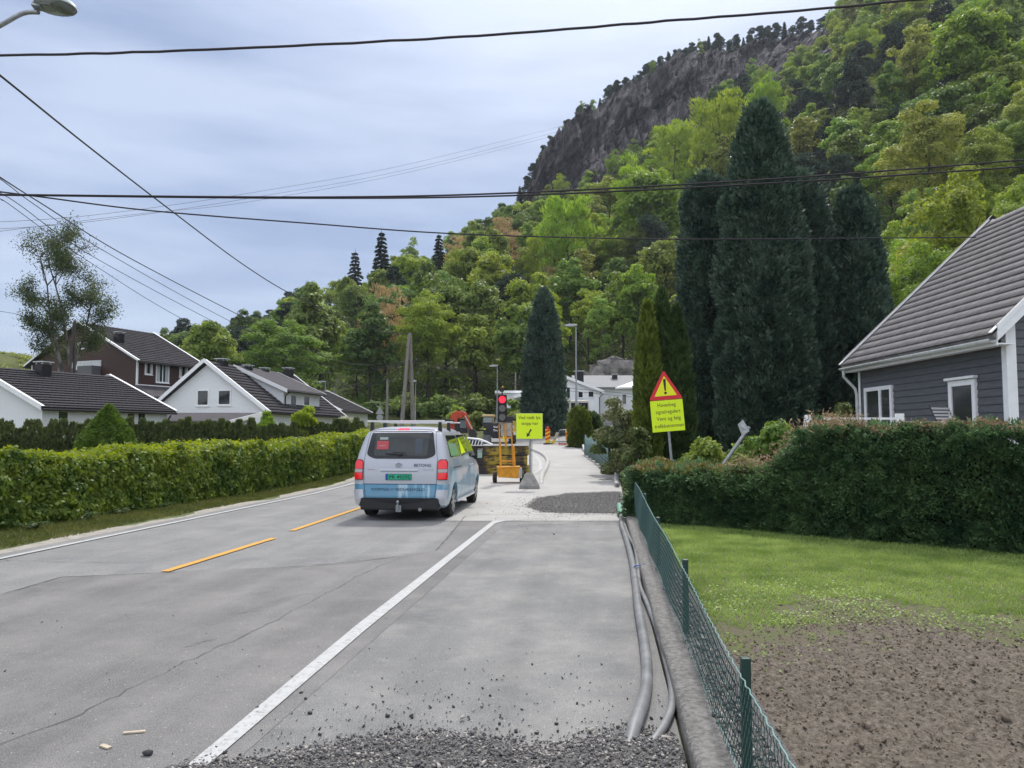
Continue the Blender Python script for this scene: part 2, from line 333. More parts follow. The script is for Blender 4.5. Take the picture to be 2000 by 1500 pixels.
# road: old pale asphalt, the darker relaid strip, the footway
road = sheet('road', [EL(-8, -.35), EL(75, -.35), EL(75, 6.0), EL(45, 7.2), EW(26, .55), EW(-8, .15)], 0.004, m_asph_old)
strip_pts = [(-400, 1240), (0, 1164), (120, 1128), (300, 1122), (560, 1110), (700, 1098), (850, 1078), (905, 1012), (930, 1006)]
sp = [G(x, y) for x, y in strip_pts]
sheet('road_patch', [Vector((-9, -6, 0))] + [Vector((EL(-4).x + 1, 1, 0))] + sp + [EW(14.9, .3), EW(-6, .05)], 0.009, m_asph)
sheet('footpath', [EW(-8, .155), EW(15.0, .155), EW(15.15, .45), WL(15.15, -.18), WL(-8, -.18)], 0.0065, m_path)
# beyond the joint: pale dusty surface that curves away
kerb_px = [(1057, 942), (1060, 930), (1068, 914), (1071, 904), (1067, 895), (1056, 887), (1046, 883), (1038, 880)]
right_px = [(1212, 944), (1206, 928), (1196, 915), (1180, 902), (1165, 893), (1148, 885), (1138, 879), (1110, 872), (1085, 868.5)]
fp = [EW(15.15, -.95), Vector((-1.25, 16.6, 0)), Vector((-1.55, 23, 0)), Vector((-1.2, 33, 0)), Vector((-.3, 43, 0))] + gp((1042, 868)) + gp(*right_px[::-1]) + [WL(15.15, -.1)]
sheet('dusty_path', fp, 0.012, m_pathfar)
m_asph_hill = mat('drive_gravel', (.27, .265, .255), .9, var=.15, scale=3)
def ribbon(name, pts, hw, off, m):
    V = []; F = []
    for i, p in enumerate(pts):
        d = (pts[min(i + 1, len(pts) - 1)] - pts[max(i - 1, 0)]); d.z = 0; d.normalize(); s = Vector((d.y, -d.x, 0))
        h_ = hw[i] if isinstance(hw, list) else hw
        for k in (-1, 1):
            q = p + s * h_ * k; V.append((q.x, q.y, p.z + off))
        if i: F.append((2 * i - 2, 2 * i - 1, 2 * i + 1, 2 * i))
    o = mobj(name, np_mesh(name, V, F, m)); o['kind'] = 'structure'
    if o.data.polygons[0].normal.z < 0: o.data.flip_normals()
    return o
dr = [Vector((5.0, 53, base(53))), Vector((6.0, 60, base(60))), Vector((7, 70, base(70))), Vector((8., 80, base(80))), Vector((9, 84, base(84)))]
ribbon('driveway', dr, [2.6, 1.9, 1.9, 3.2, 4], .05, m_asph_hill)
m_shoulder = mat('shoulder_gravel', (.24, .225, .195), .95, col2=(.36, .34, .30), scale=6, bump=.6, bscale=90, detail=9)
sheet('gravel_shoulder', [EL(-8, -1.0)] + [EL(y, -.72 + .22 * math.sin(y * 1.3) + .14 * math.sin(y * 3.1 + 1)) for y in np.arange(2, 42, .7)] + [EL(42, -.3), EL(-8, -.3)], 0.0, m_shoulder)
m_verge = mat('verge_soil', (.05, .07, .02), .95, col2=(.12, .14, .05), scale=3, bump=.5)
sheet('verge', [EL(-8, -6), EL(42, -4.2), EL(42, -.5), EL(-8, -.5)], -0.008, m_verge)
# markings
def paint(name, c, wear=.3, sc_=14):
    m, n, b = mat_new(name); N = n.nodes.new; K = n.links.new; t = N('ShaderNodeTexCoord')
    z = N('ShaderNodeTexNoise'); z.inputs['Scale'].default_value = sc_; z.inputs['Detail'].default_value = 9; z.inputs['Roughness'].default_value = .75; K(t.outputs['Object'], z.inputs['Vector'])
    r = N('ShaderNodeValToRGB'); r.color_ramp.elements[0].position = .32; r.color_ramp.elements[1].position = .52
    r.color_ramp.elements[0].color = tuple(.19 * wear + x * (1 - wear) for x in c) + (1,); r.color_ramp.elements[1].color = (*c, 1); K(z.outputs[0], r.inputs[0]); K(r.outputs[0], b.inputs['Base Color'])
    b.inputs['Roughness'].default_value = .8; return m
m_white = paint('paint_white', (.40, .41, .41), .95, 26); m_yel = paint('paint_yellow', (.52, .27, .03), .5)
def strip(name, a, bb, w0, w1, off, m):
    d = bb - a; d.z = 0; d.normalize(); s = Vector((d.y, -d.x, 0))
    n_ = 14; L_ = []; R_ = []
    for i in range(n_ + 1):
        f = i / n_; p = a.lerp(bb, f); ww = w0 + (w1 - w0) * f
        L_.append(p - s * (ww / 2 + random.uniform(-.006, .006))); R_.append(p + s * (ww / 2 + random.uniform(-.006, .006)))
    return sheet(name, L_ + R_[::-1], off, m)
sheet('road_marking', [G(372, 1500) + Vector((-.30, -1.9, 0)), G(372, 1500), G(700, 1222) , G(962, 1019), G(990, 1018.5), G(968, 1023.5), G(712, 1237), G(440, 1500 - 25), G(412, 1500) + Vector((-.26, -1.9, 0))], .0165, m_white)
sheet('road_marking', [EL(-4, -.05), EL(40, -.05), EL(40, .06), EL(-4, .06)], .0165, m_white)
def centre(a0, a1, w_=.12): strip('road_marking', G(*a0), G(*a1), w_, w_, .0165, m_yel)
centre((322, 1119), (535, 1053)); centre((570, 1038), (712, 990)); centre((-260, 1300), (120, 1182 + 400), .12) if False else None
yd = (G(535, 1053) - G(322, 1119)).normalized(); y0 = G(322, 1119)
for k in (-1, 2, 3):
    a = y0 + yd * (k * 5.2); strip('road_marking', a, a + yd * 3.0, .12, .12, .0165, m_yel) if k != -1 else None
m_ghost = paint('paint_ghost', (.33, .325, .31), .9, 5)
ribbon('road_marking', [p for p in gp((1030, 884), (1048, 893), (1056, 905), (1055, 918), (1040, 928))], .07, .02, m_white)
# joints and cracks in the asphalt: sealed dark lines
m_crack = mat('crack_seal', (.085, .085, .085), .9)
def crack(px, w_=.008, off=.0135, jit=.012):
    pts = []
    g_ = [G(*p) for p in px]
    for a, bb in zip(g_, g_[1:]):
        k = max(2, int((bb - a).length / .09))
        for i in range(k): pts.append(a.lerp(bb, i / k) + Vector((random.gauss(0, jit), random.gauss(0, jit), 0)))
    pts.append(g_[-1]); V = []; F = []
    for i, p in enumerate(pts):
        d = (pts[min(i + 1, len(pts) - 1)] - pts[max(i - 1, 0)]); d.normalize(); s = Vector((d.y, -d.x, 0)) * w_ * random.uniform(.3, 1.2)
        V += [(p.x - s.x, p.y - s.y, p.z + off), (p.x + s.x, p.y + s.y, p.z + off)]
        if i: F.append((2 * i - 2, 2 * i - 1, 2 * i + 1, 2 * i))
    o = mobj('road_crack', np_mesh('road_crack', V, F, m_crack)); o['kind'] = 'structure'
    if o.data.polygons[0].normal.z < 0: o.data.flip_normals()
crack([(-60, 1485), (130, 1415), (300, 1330), (500, 1235), (640, 1160), (705, 1125), (780, 1092), (850, 1078)], .0035)
crack([(0, 1165), (120, 1129), (300, 1122), (560, 1110), (700, 1098), (780, 1090)], .009)
crack([(850, 1078), (880, 1045), (908, 1010), (935, 1006.5)], .012)
crack([(935, 1006.5), (1050, 1007), (1208, 1007)], .012, .0165)
crack([(560, 1452 - 340), (700, 1100), (800, 1083)], .006)
crack([(0, 1096), (90, 1099), (280, 1101)], .006); crack([(1100, 1010), (1085, 1012), (990, 1019)], .012)
# transverse scratch marks left by milling
m_scr = mat('scratch', (.20, .198, .192), .9)
V = []; F = []
def scr(px, py, n_, step, ln, dxy):
    for k in range(n_):
        a = G(px + dxy[0] * k, py + dxy[1] * k); b_ = G(px + dxy[0] * k + ln, py + dxy[1] * k - ln * .16)
        i = len(V); V.extend([(a.x, a.y, .0105), (b_.x, b_.y, .0105), (b_.x, b_.y + .007, .0105), (a.x, a.y + .011, .0105)]); F.append((i, i + 1, i + 2, i + 3))
scr(452, 1205, 12, 0, 62, (9, -3.2)); scr(350, 1270, 7, 0, 34, (8, -2.6)); 
o = mobj('road_scratches', np_mesh('road_scratches', V, F, m_scr)); o['kind'] = 'structure'
for p in o.data.polygons:
    if p.normal.z < 0: o.data.flip_normals(); break
# lawn and soil bed of the garden
m_lawn = mat('lawn_ground', (.10, .082, .058), .95, col2=(.085, .10, .035), scale=4.5, bump=.8, detail=9)
def gz(X, Y): return .035 + .03 * (fbm(X * .8, Y * .8, 3, 4) - .5)
lawn = grid(np.arange(.8, 16.1, .2), np.arange(2.4, 15.2, .2), lambda X, Y: gz(X, Y) - np.where(Y < 6, .05, 0) + np.where(X < .60 + .1177 * Y, -.1, 0), 'lawn', m_lawn); lawn['kind'] = 'structure'
m_soil, n, b = mat_new('soil'); N = n.nodes.new; K = n.links.new; t = N('ShaderNodeTexCoord')
z = N('ShaderNodeTexNoise'); z.inputs['Scale'].default_value = 28; z.inputs['Detail'].default_value = 8; z.inputs['Roughness'].default_value = .7; K(t.outputs['Object'], z.inputs['Vector'])
r = N('ShaderNodeValToRGB'); r.color_ramp.elements[0].color = (.052, .043, .033, 1); r.color_ramp.elements[1].color = (.195, .170, .142, 1); r.color_ramp.elements[0].position = .32; r.color_ramp.elements[1].position = .66
K(z.outputs[0], r.inputs[0]); K(r.outputs[0], b.inputs['Base Color']); b.inputs['Roughness'].default_value = 1; b.inputs['Specular IOR Level'].default_value = .1
bp = N('ShaderNodeBump'); bp.inputs['Strength'].default_value = .9; bp.inputs['Distance'].default_value = .02; K(z.outputs[0], bp.inputs['Height']); K(bp.outputs[0], b.inputs['Normal'])
s0 = G(1430, 1262, .05); s1 = G(2000, 1250, .05); s2 = G(1640, 1200, .05); s3 = G(1800, 1215, .05)
def soil_edge(X): return np.interp(X, [0, s0.x, s2.x, s3.x, s1.x, 12], [s0.y - .1, s0.y, s2.y, s3.y, s1.y + .1, s1.y + .6]) + .35 * (fbm(X * 2.2, X * 0 + 3, 3, 8) - .5)
def soilz(X, Y):
    h = .055 + .05 * (fbm(X * 18, Y * 18, 4, 21) - .45) + .05 * (fbm(X * 2, Y * 2, 2, 5) - .5) + .022 * (vnoise(X * 38, Y * 38, 3) - .5)
    e = soil_edge(X); k = np.clip((e - Y + .55) / .9 + 1.1 * (fbm(X * 3.1, Y * 3.1, 3, 55) - .5), 0, 1); left = np.clip((X - (.66 + .1177 * Y)) / .12, 0, 1)
    return h * 1.0 - (1 - k) * .13 - (1 - left) * .12
soil = grid(np.arange(.6, 8.4, .018), np.arange(2.0, 7.6, .02), soilz, 'soil_bed', m_soil); soil['kind'] = 'structure'
# far meadow knoll cover etc come with the vegetation
# ================= VEGETATION =================
def unit(n):
    v = rng.normal(size=(n, 3)); return v / np.linalg.norm(v, axis=1)[:, None]
def leaves(C, Nn, size, asp=.62, jit=.8, fold=0.):
    """diamond leaf faces at centres C, facing Nn +- jitter"""
    n = len(C); nn = Nn + unit(n) * jit; nn /= np.linalg.norm(nn, axis=1)[:, None]
    t = np.cross(nn, unit(n)); t /= np.linalg.norm(t, axis=1)[:, None] + 1e-9; b = np.cross(nn, t)
    s = np.asarray(size).reshape(-1, 1) * np.ones((n, 1))
    V = np.stack([C - t * s, C - b * s * asp + nn * s * fold, C + t * s, C + b * s * asp + nn * s * fold], 1).reshape(-1, 3)
    F = np.arange(4 * n).reshape(-1, 4); return V, F
def sprays(C, D, size, asp=.35, jit=.45):
    """pointed sprays growing along D"""
    n = len(C); d = D + unit(n) * jit; d /= np.linalg.norm(d, axis=1)[:, None]
    b = np.cross(d, unit(n)); b /= np.linalg.norm(b, axis=1)[:, None] + 1e-9
    s = np.asarray(size).reshape(-1, 1) * np.ones((n, 1))
    V = np.stack([C - d * s * .4, C - b * s * asp + d * s * .1, C + d * s, C + b * s * asp + d * s * .1], 1).reshape(-1, 3)
    return V, np.arange(4 * n).reshape(-1, 4)
def cat_(parts):
    Vs = []; Fs = []; k = 0
    for V, F in parts: Vs.append(V); Fs.append(F + k); k += len(V)
    return np.concatenate(Vs), np.concatenate(Fs)
m_bark = mat('bark', (.045, .037, .03), .95, var=.4, scale=6, bump=.5, bscale=20)
m_bark_pine = mat('bark_pine', (.10, .055, .035), .95, var=.35, scale=4)
m_bark_birch = mat('bark_birch', (.20, .19, .175), .8, col2=(.05, .045, .04), scale=3.5, stretch=(1, 1, .4))
m_yg = leaf_mat('leaf_yellowgreen', (.145, .23, .038), (.285, .375, .072), .5, .018, .16)
m_mg = leaf_mat('leaf_midgreen', (.13, .205, .045), (.255, .335, .08), .48, .022, .2)
m_dg = leaf_mat('leaf_deepgreen', (.078, .135, .038), (.165, .235, .062), .44, .02, .22)
m_br = leaf_mat('leaf_budding', (.26, .21, .10), (.42, .34, .17), .4, .012, .12)
m_ol = leaf_mat('leaf_olive', (.165, .195, .05), (.29, .325, .085), .42, .015, .14)
m_pine = leaf_mat('needles_pine', (.022, .038, .028), (.055, .08, .05), .2, .01, .2, spec=.2)
m_spruce = leaf_mat('needles_spruce', (.016, .030, .018), (.042, .064, .034), .15, .01, .2, spec=.2)
def trunk_mesh(name, h, r, limbs, m, lean=.03, n=7):
    mb = MB(); pts = [(math.sin(i * .9) * lean * h * .3, math.cos(i * 1.3) * lean * h * .3 - lean * h * .3, h * i / 6 - .3) for i in range(7)]
    mb.tube(pts, [r * (1 - .14 * i) for i in range(7)], n)
    for a, z0, l, up in limbs:
        k = z0 / h * 6; i = min(5, int(k)); b0 = Vector(pts[i]).lerp(Vector(pts[i + 1]), k - i)
        d = Vector((math.cos(a), math.sin(a), up)); d.normalize()
        e = b0 + d * l; mid = b0 + d * l * .5 + Vector((0, 0, -.05 * l))
        mb.tube([b0, mid, e + Vector((0, 0, .12 * l))], [r * .38, r * .25, r * .07], 5)
    me = bpy.data.meshes.new(name); me.from_pydata(mb.v, [], mb.f); me.materials.append(m); me.update(); return me
def broadleaf(name, W, Hh, zc, nclump, nleaf, ls, m, seed, spiky=0, tm=None, rc=(.24, .36), egg=.25, trunk_r=.2, gap=0):
    """crown of clumps round centre height zc; returns (crown mesh, trunk mesh)"""
    global rng
    rng = np.random.default_rng(seed); parts = []
    d = unit(nclump); d[:, 2] = np.where(rng.random(nclump) < .3, np.abs(d[:, 2]), d[:, 2]); d /= np.linalg.norm(d, axis=1)[:, None]
    rr = rng.uniform(.3, .82, nclump) ; cc = d * rr[:, None]
    wz = 1 - egg * np.clip(cc[:, 2], 0, 1)
    cc = cc * np.array([W / 2, W / 2, Hh / 2]); cc[:, 0] *= wz; cc[:, 1] *= wz
    for i in range(nclump):
        r = rng.uniform(*rc) * W / 2 * (1.15 - .3 * rr[i]); n = int(nleaf / nclump * (r / (W * .15)) ** 1.0)
        u = unit(n); u[:, 2] = np.where(u[:, 2] < -.3, -u[:, 2], u[:, 2])
        rad = r * rng.uniform(.55, 1.08, n) ** .5
        bump = 1 + .28 * np.sin(u[:, 0] * 5 + i) * np.cos(u[:, 1] * 6 + 2 * i)
        c = cc[i] + u * (rad * bump)[:, None] * np.array([1, 1, .85])
        out = u + np.array([0, 0, .35]); parts.append(leaves(c, out, ls * rng.uniform(.6, 1.25, n), .6, .75) if not spiky else sprays(c, u + np.array([0, 0, spiky]), ls * 1.5 * rng.uniform(.6, 1.3, n), .22, .35))
    V, F = cat_(parts); V = V + np.array([0, 0, zc])
    cm = np_mesh(name + '_crown', V, F, m)
    limbs = [(rng.uniform(0, 6.3), zc - Hh * .42 + Hh * .09 * k, W * rng.uniform(.25, .42), rng.uniform(.5, 1.1)) for k in range(7)]
    tk = trunk_mesh(name + '_trunk', zc + Hh * .28, trunk_r, limbs, tm or m_bark); return cm, tk
def spruce_m(name, W, Hh, n, ls, m, seed, tiers=22, sparse=1.0):
    global rng
    rng = np.random.default_rng(seed); C = []; D = []
    for t in range(tiers):
        f = t / tiers; z = Hh * (.08 + .9 * f); r = W / 2 * (1 - f) ** .85 * rng.uniform(.82, 1.12) + .1
        nb = max(4, int(11 * (1 - f) + 4)); a0 = rng.uniform(0, 6)
        for k in range(nb):
            a = a0 + 6.283 * k / nb + rng.uniform(-.25, .25); q = int(n / tiers / nb * (1.6 - f * 1.1)) + 3; s = rng.uniform(.08, 1, q) ** .8; rk = r * rng.uniform(.75, 1.1)
            x = np.cos(a) * s * rk; y = np.sin(a) * s * rk; off = rng.normal(0, .06 * rk + .05, q)
            C.append(np.stack([x - np.sin(a) * off, y + np.cos(a) * off, z - s * rk * .32 + rng.normal(0, .06, q)], 1))
            D.append(np.tile([np.cos(a), np.sin(a), -.25], (q, 1)))
    V, F = sprays(np.concatenate(C), np.concatenate(D), ls * rng.uniform(.6, 1.2, sum(map(len, C))), .33, .5)
    mb = MB(); mb.tube([(0, 0, -.3), (0, 0, Hh * .5), (0, 0, Hh)], [W * .045, W * .03, .02], 6)
    tk = bpy.data.meshes.new(name + '_trunk'); tk.from_pydata(mb.v, [], mb.f); tk.materials.append(m_bark)
    return np_mesh(name + '_crown', V, F, m), tk
def pine_m(name, W, Hh, n, ls, m, seed, bare=.45, k=11):
    global rng
    rng = np.random.default_rng(seed); parts = []; limbs = []
    for i in range(k):
        f = (i + .5) / k; z = Hh * (bare + (1 - bare) * f); a = rng.uniform(0, 6.28); rr = W * .33 * (1 - f ** 2) ** .5 * rng.uniform(.5, 1.1)
        c = np.array([math.cos(a) * rr, math.sin(a) * rr, z]); r = W * rng.uniform(.16, .26) * (1.1 - .35 * f); q = int(n / k)
        u = unit(q); p = c + u * (r * rng.uniform(.5, 1.1, q))[:, None] * np.array([1.15, 1.15, .5]); parts.append(sprays(p, u + np.array([0, 0, .5]), ls * rng.uniform(.6, 1.2, q), .3, .5))
        limbs.append((a, max(.5, z - .12 * Hh), rr + .2, .5))
    V, F = cat_(parts); return np_mesh(name + '_crown', V, F, m), trunk_mesh(name + '_trunk', Hh * .93, W * .035, limbs, m_bark_pine, .02)
KIND = {}
def var(kind, meshes): KIND.setdefault(kind, []).append(meshes)
for s in range(4):
    sh = [(9, 12.5, 8.2), (8, 14, 8.8), (10, 12, 8.0), (9, 13.5, 8.4)][s]
    var('yg', broadleaf('bl', *sh, 64, 13000, .22, m_yg, 100 + s, rc=(.17, .29))); 
    var('mg', broadleaf('bl', *sh, 58, 13000, .23, m_mg, 110 + s, rc=(.17, .30)))
    var('dg', broadleaf('bl', *sh, 58, 13000, .23, m_dg, 120 + s, rc=(.17, .30)))
for s in range(2): var('ol', broadleaf('bl', 8.5, 13, 8.4, 60, 10500, .21, m_ol, 130 + s, rc=(.15, .25)))
for s in range(2): var('br', broadleaf('bl', 9, 13, 8.5, 70, 12000, .17, m_br, 140 + s, spiky=.7, rc=(.15, .24)))
for s in range(2): var('up', broadleaf('bl', 8, 14, 8.6, 70, 13000, .19, m_yg, 150 + s, spiky=1.2, rc=(.15, .25)))
for s in range(3): var('sp', spruce_m('spruce', 6, 15, 8000, .38, m_spruce, 160 + s))
for s in range(4): var('pi', pine_m('pine', 7.5, 14, 9000, .34, m_pine, 170 + s, bare=[.2, .4, .45, .15][s], k=15))
for s in range(2): var('bi', broadleaf('birch', 6.5, 13.5, 9, 50, 7500, .17, m_mg, 180 + s, rc=(.16, .26), tm=m_bark_birch, trunk_r=.13))
var('ny', broadleaf('bl', 9, 12.5, 8.2, 110, 46000, .105, m_yg, 191, rc=(.12, .24))); var('ny', broadleaf('bl', 8.5, 13.5, 8.5, 120, 46000, .105, m_yg, 192, rc=(.12, .22)))
var('no', broadleaf('bl', 8.5, 13, 8.4, 100, 40000, .105, m_ol, 193, rc=(.12, .22))); var('nm', broadleaf('bl', 9, 13, 8.4, 110, 42000, .11, m_mg, 194, rc=(.12, .24)))
NAME = {'ny': 'broadleaf_tree', 'no': 'broadleaf_tree', 'nm': 'broadleaf_tree', 'yg': 'broadleaf_tree', 'mg': 'broadleaf_tree', 'dg': 'broadleaf_tree', 'ol': 'broadleaf_tree', 'br': 'budding_tree', 'up': 'broadleaf_tree', 'sp': 'spruce_tree', 'pi': 'pine_tree', 'bi': 'birch_tree'}
LOOK = {'ny': 'bright yellow-green tree', 'no': 'olive-gold flowering tree', 'nm': 'mid-green leafy tree', 'yg': 'bright yellow-green tree', 'mg': 'mid-green leafy tree', 'dg': 'deep green leafy tree', 'ol': 'olive-gold flowering tree', 'br': 'brown budding tree',
        'up': 'upswept fresh green tree', 'sp': 'dark pointed spruce', 'pi': 'dark ragged pine', 'bi': 'slender pale-stemmed birch'}
HTOP = {}
for k, l in KIND.items():
    HTOP[k] = []
    for cm, tm in l:
        co = np.zeros(len(cm.vertices) * 3, np.float32); cm.vertices.foreach_get('co', co); co = co.reshape(-1, 3); HTOP[k].append((co[:, 2].max(), np.percentile(np.abs(co[:, 0]), 97) * 2))
protos = {}
def plant(kind, x, y, s, label, group=None, v=None, sz=1.0, z=None, cat=None):
    v = random.randrange(len(KIND[kind])) if v is None else v
    if (kind, v) not in protos:
        rt = bpy.data.objects.new(NAME[kind], None); rt.empty_display_size = .3
        link(rt); c = mobj('crown', KIND[kind][v][0], rt); t_ = mobj('trunk', KIND[kind][v][1], rt); protos[(kind, v)] = rt
    else: rt = copy_tree(protos[(kind, v)])
    rt.location = (x, y, (H(x, y) if z is None else z) - .1); rt.scale = (s, s, s * sz); rt.rotation_euler = (0, 0, random.uniform(0, 6.28))
    prop(rt, label, cat or {'sp': 'spruce', 'pi': 'pine', 'bi': 'birch'}.get(kind, 'tree'), group)
    for kx in ('group',):
        if not group and kx in rt: del rt[kx]
    return rt
def proj(x, y, z):
    dz = z - CAM_H; d = y * cP + dz * sP; return 1000 + FPX * x / d, 750 - FPX * (-y * sP + dz * cP) / d
def by_top(kind, px, py, wpx, label, group=None, v=0, ymin=95, ymax=330, h=None):
    """stand a tree of about real size on the terrain so that its tip shows at px,py"""
    ht, wt = HTOP[kind][v % len(KIND[kind])]; best = None
    for Y in np.arange(ymin, ymax, 1.5):
        r = ray(px, py); t = Y / r.y; X = r.x * t; zt = CAM_H + r.z * t; s = wpx / FPX * Y / wt
        hz = zt - H(X, Y); sz = hz / (ht * s)
        e = abs(math.log(max(sz, .01)))
        if best is None or e < best[0]: best = (e, X, Y, s, min(1.5, max(.6, sz)))
    e, X, Y, s, sz = best; used.append((X, Y, s * wt * .5))
    return plant(kind, X, Y, s, label, group, v % len(KIND[kind]), sz)
used = []
# ---- trees one can single out in the photograph
NOT = [
 ('sp', 745, 453, 52, 'tallest pointed spruce breaking the skyline left of the cliff ridge'),
 ('sp', 694, 492, 50, 'ragged spruce on the skyline beside the tallest pointed one, its top sparse'),
 ('sp', 857, 458, 40, 'small dark spruce on the skyline between two brown budding trees'),
 ('br', 985, 418, 66, 'tan-brown budding tree high on the skyline below the cliff foot'),
 ('br', 892, 456, 54, 'orange-brown budding tree on the skyline next to the small spruce'),
 ('br', 755, 548, 98, 'large tan budding tree in front of the tall spruces'),
 ('br', 850, 513, 46, 'small grey-brown budding tree above the large tan one'),
 ('br', 1078, 515, 46, 'small tan budding tree above the cypress by the street lamp'),
 ('pi', 562, 567, 34, 'tall thin pine on the skyline above the white dormer house'),
 ('pi', 496, 612, 40, 'dark pine leftmost of the pine row on the skyline'),
 ('pi', 530, 603, 36, 'dark pine second in the pine row on the skyline'),
 ('pi', 590, 590, 34, 'dark pine just right of the tall thin skyline pine'),
 ('pi', 355, 618, 48, 'rounded dark pine left of the green tree behind the brown house'),
 ('sp', 416, 600, 20, 'thin dark spruce tip poking above the green tree behind the brown house'),
 ('mg', 412, 625, 105, 'round mid-green tree right behind the brown house roof'),
 ('mg', 552, 640, 150, 'broad pale green tree behind the chimneys of the white dormer house'),
 ('mg', 625, 590, 80, 'mid-green tree rising above the broad pale green one'),
 ('mg', 610, 548, 40, 'pale skyline tree beside the tall thin pine'),
 ('yg', 660, 548, 60, 'yellow-green tree at the foot of the two skyline spruces'),
 ('bi', 800, 462, 44, 'pale birch on the skyline right of the tallest spruce'),
 ('yg', 835, 562, 120, 'yellow-green tree right beside the large tan budding tree'),
 ('yg', 700, 640, 80, 'yellow-green tree under the large tan budding tree'),
 ('bi', 912, 430, 44, 'light birch on the skyline left of the tan budding tree'),
 ('mg', 945, 450, 50, 'green tree directly below the tan skyline budding tree'),
 ('yg', 965, 495, 80, 'bright tree left of the cypress by the street lamp, high on the slope'),
 ('pi', 1000, 528, 80, 'dark pine mass above the cypress by the street lamp'),
 ('up', 1105, 385, 110, 'large upswept yellow-green tree right below the cliff base'),
 ('up', 1238, 300, 90, 'upswept tree in the notch under the middle of the cliff'),
 ('up', 1318, 238, 92, 'bright rounded upswept tree against the dark middle of the cliff'),
 ('up', 1405, 188, 120, 'broad upswept tree against the cliff, left of the tallest cypress tip'),
 ('up', 1495, 140, 70, 'upswept tree against the upper end of the cliff'),
 ('yg', 1270, 330, 120, 'broad yellow-green tree below the upswept trees at the cliff'),
 ('yg', 1190, 345, 70, 'yellow-green tree with its tip against the lower cliff face'),
 ('ol', 1420, 262, 80, 'golden-leaved tree just left of the tallest cypress tip'),
 ('ol', 1560, 230, 70, 'golden-green tree just right of the tallest cypress tip'),
 ('ol', 1810, 190, 150, 'golden flowering tree in the middle of the right-hand slope'),
 ('ol', 1780, 50, 80, 'pale gold tree near the slope top beside the dark pines'),
 ('yg', 1900, 20, 120, 'tall bright green tree at the upper corner of the slope'),
 ('pi', 1838, 0, 70, 'blue-black pine high at the slope top'),
 ('pi', 1745, 40, 60, 'blue-black pine left of the pale gold tree near the slope top'),
 ('yg', 1860, 320, 190, 'big fresh green tree above the grey house roof'),
 ('yg', 1985, 340, 90, 'bright tree touching the upper roof edge of the grey house'),
 ('yg', 1790, 470, 190, 'bright green maple right beside the grey house roof verge'),
 ('yg', 1745, 430, 90, 'yellow-green tree directly behind the rightmost tall cypress'),
 ('bi', 1945, 150, 60, 'thin white-stemmed birch standing out on the right-hand slope'),
 ('pi', 1270, 415, 80, 'blue-grey pine left of the tall cypress group'),
 ('pi', 1180, 800 - 250, 50, 'small pine in the forest above the light grey roof'),
 ('pi', 1640, 300, 80, 'dark pine on the slope behind the tallest cypress'),
 ('yg', 1150, 560, 80, 'yellow-green tree just above the tall street lamp'),
 ('mg', 1215, 530, 100, 'mid-green tree on the slope above the thujas'),
]
for kd, px, py, wpx, lb in NOT:
    if (px > 1700 and py > 150) or (wpx > 115 and py > 500): kd = {'yg': 'ny', 'ol': 'no', 'mg': 'nm'}.get(kd, kd)
    lb = lb.replace('right-hand', 'steep')
    by_top(kd, px, py, wpx, lb, v=random.randrange(len(KIND[kd])), ymin=(58 if px > 1700 and py > 300 else 90 if py > 600 else 100))
# ---- pines and shrubs crowning the cliff
cl_top = [(1015, 372), (1030, 350), (1042, 325), (1062, 290), (1075, 272), (1092, 262), (1108, 254), (1132, 232), (1146, 222), (1158, 206), (1172, 200), (1186, 178), (1192, 172), (1206, 164), (1222, 158), (1238, 156), (1250, 168), (1262, 150), (1275, 140),
          (1290, 128), (1305, 118), (1320, 108), (1338, 104), (1352, 90), (1368, 82), (1384, 78), (1402, 72), (1408, 78), (1425, 84), (1438, 74), (1452, 80), (1468, 62), (1485, 56), (1500, 58), (1517, 52), (1532, 50), (1548, 56), (1566, 40), (1582, 46), (1600, 50), (1620, 48), (1640, 60), (1655, 66)]
z_lab = ['lowest end of the cliff ridge', 'left shoulder of the cliff', 'middle of the cliff rim', 'highest part of the cliff rim', 'far end of the cliff rim']
for i, (px, py) in enumerate(cl_top):
    kd = 'pi' if i % 5 else 'sp'; 
    if i in (9, 18, 24): kd = 'bi'
    zone = z_lab[min(4, int((px - 1010) / 130))]
    lab = f"{ {'pi': 'small dark pine', 'sp': 'small pointed spruce', 'bi': 'small pale birch'}[kd] } silhouetted on the {zone}"
    c_ = np.interp(px, HT[:, 0], HT[:, 4]); hh = random.uniform(32, 50)
    r = ray(px, py); Y = c_ - random.uniform(1, 4); t_ = Y / r.y; X = r.x * t_; top = CAM_H + r.z * t_
    gz_ = H(X, Y); ht, wt = HTOP[kd][i % len(KIND[kd])]; hgt = max(8, min(14, top - gz_)); s = hgt / ht
    plant(kd, X, Y, s, lab, f"{NAME[kd]}s on the {zone}", i % len(KIND[kd]), 1.0, z=gz_ + 1.6)
for i in range(70):
    px = random.uniform(1015, 1660); kd = random.choice(['pi', 'pi', 'sp', 'dg', 'pi', 'bi']); v = random.randrange(len(KIND[kd])); c_ = float(np.interp(px, HT[:, 0], HT[:, 4])); Y = c_ + random.uniform(0, 9); X = (px - 1000) / FPX * Y
    s = random.uniform(4.5, 9.5) / HTOP[kd][v][0]; nm_ = {'pi': 'wind-bent pine', 'sp': 'stunted spruce', 'bi': 'small birch', 'dg': 'low dark leafy tree'}[kd]
    plant(kd, X, Y, s * 1.15, f"{nm_} set back on the {z_lab[min(4, int((px - 1010) / 130))]}", f"{nm_}s set back on the {z_lab[min(4, int((px - 1010) / 130))]}", v, .95, z=H(X, Y) + .9)
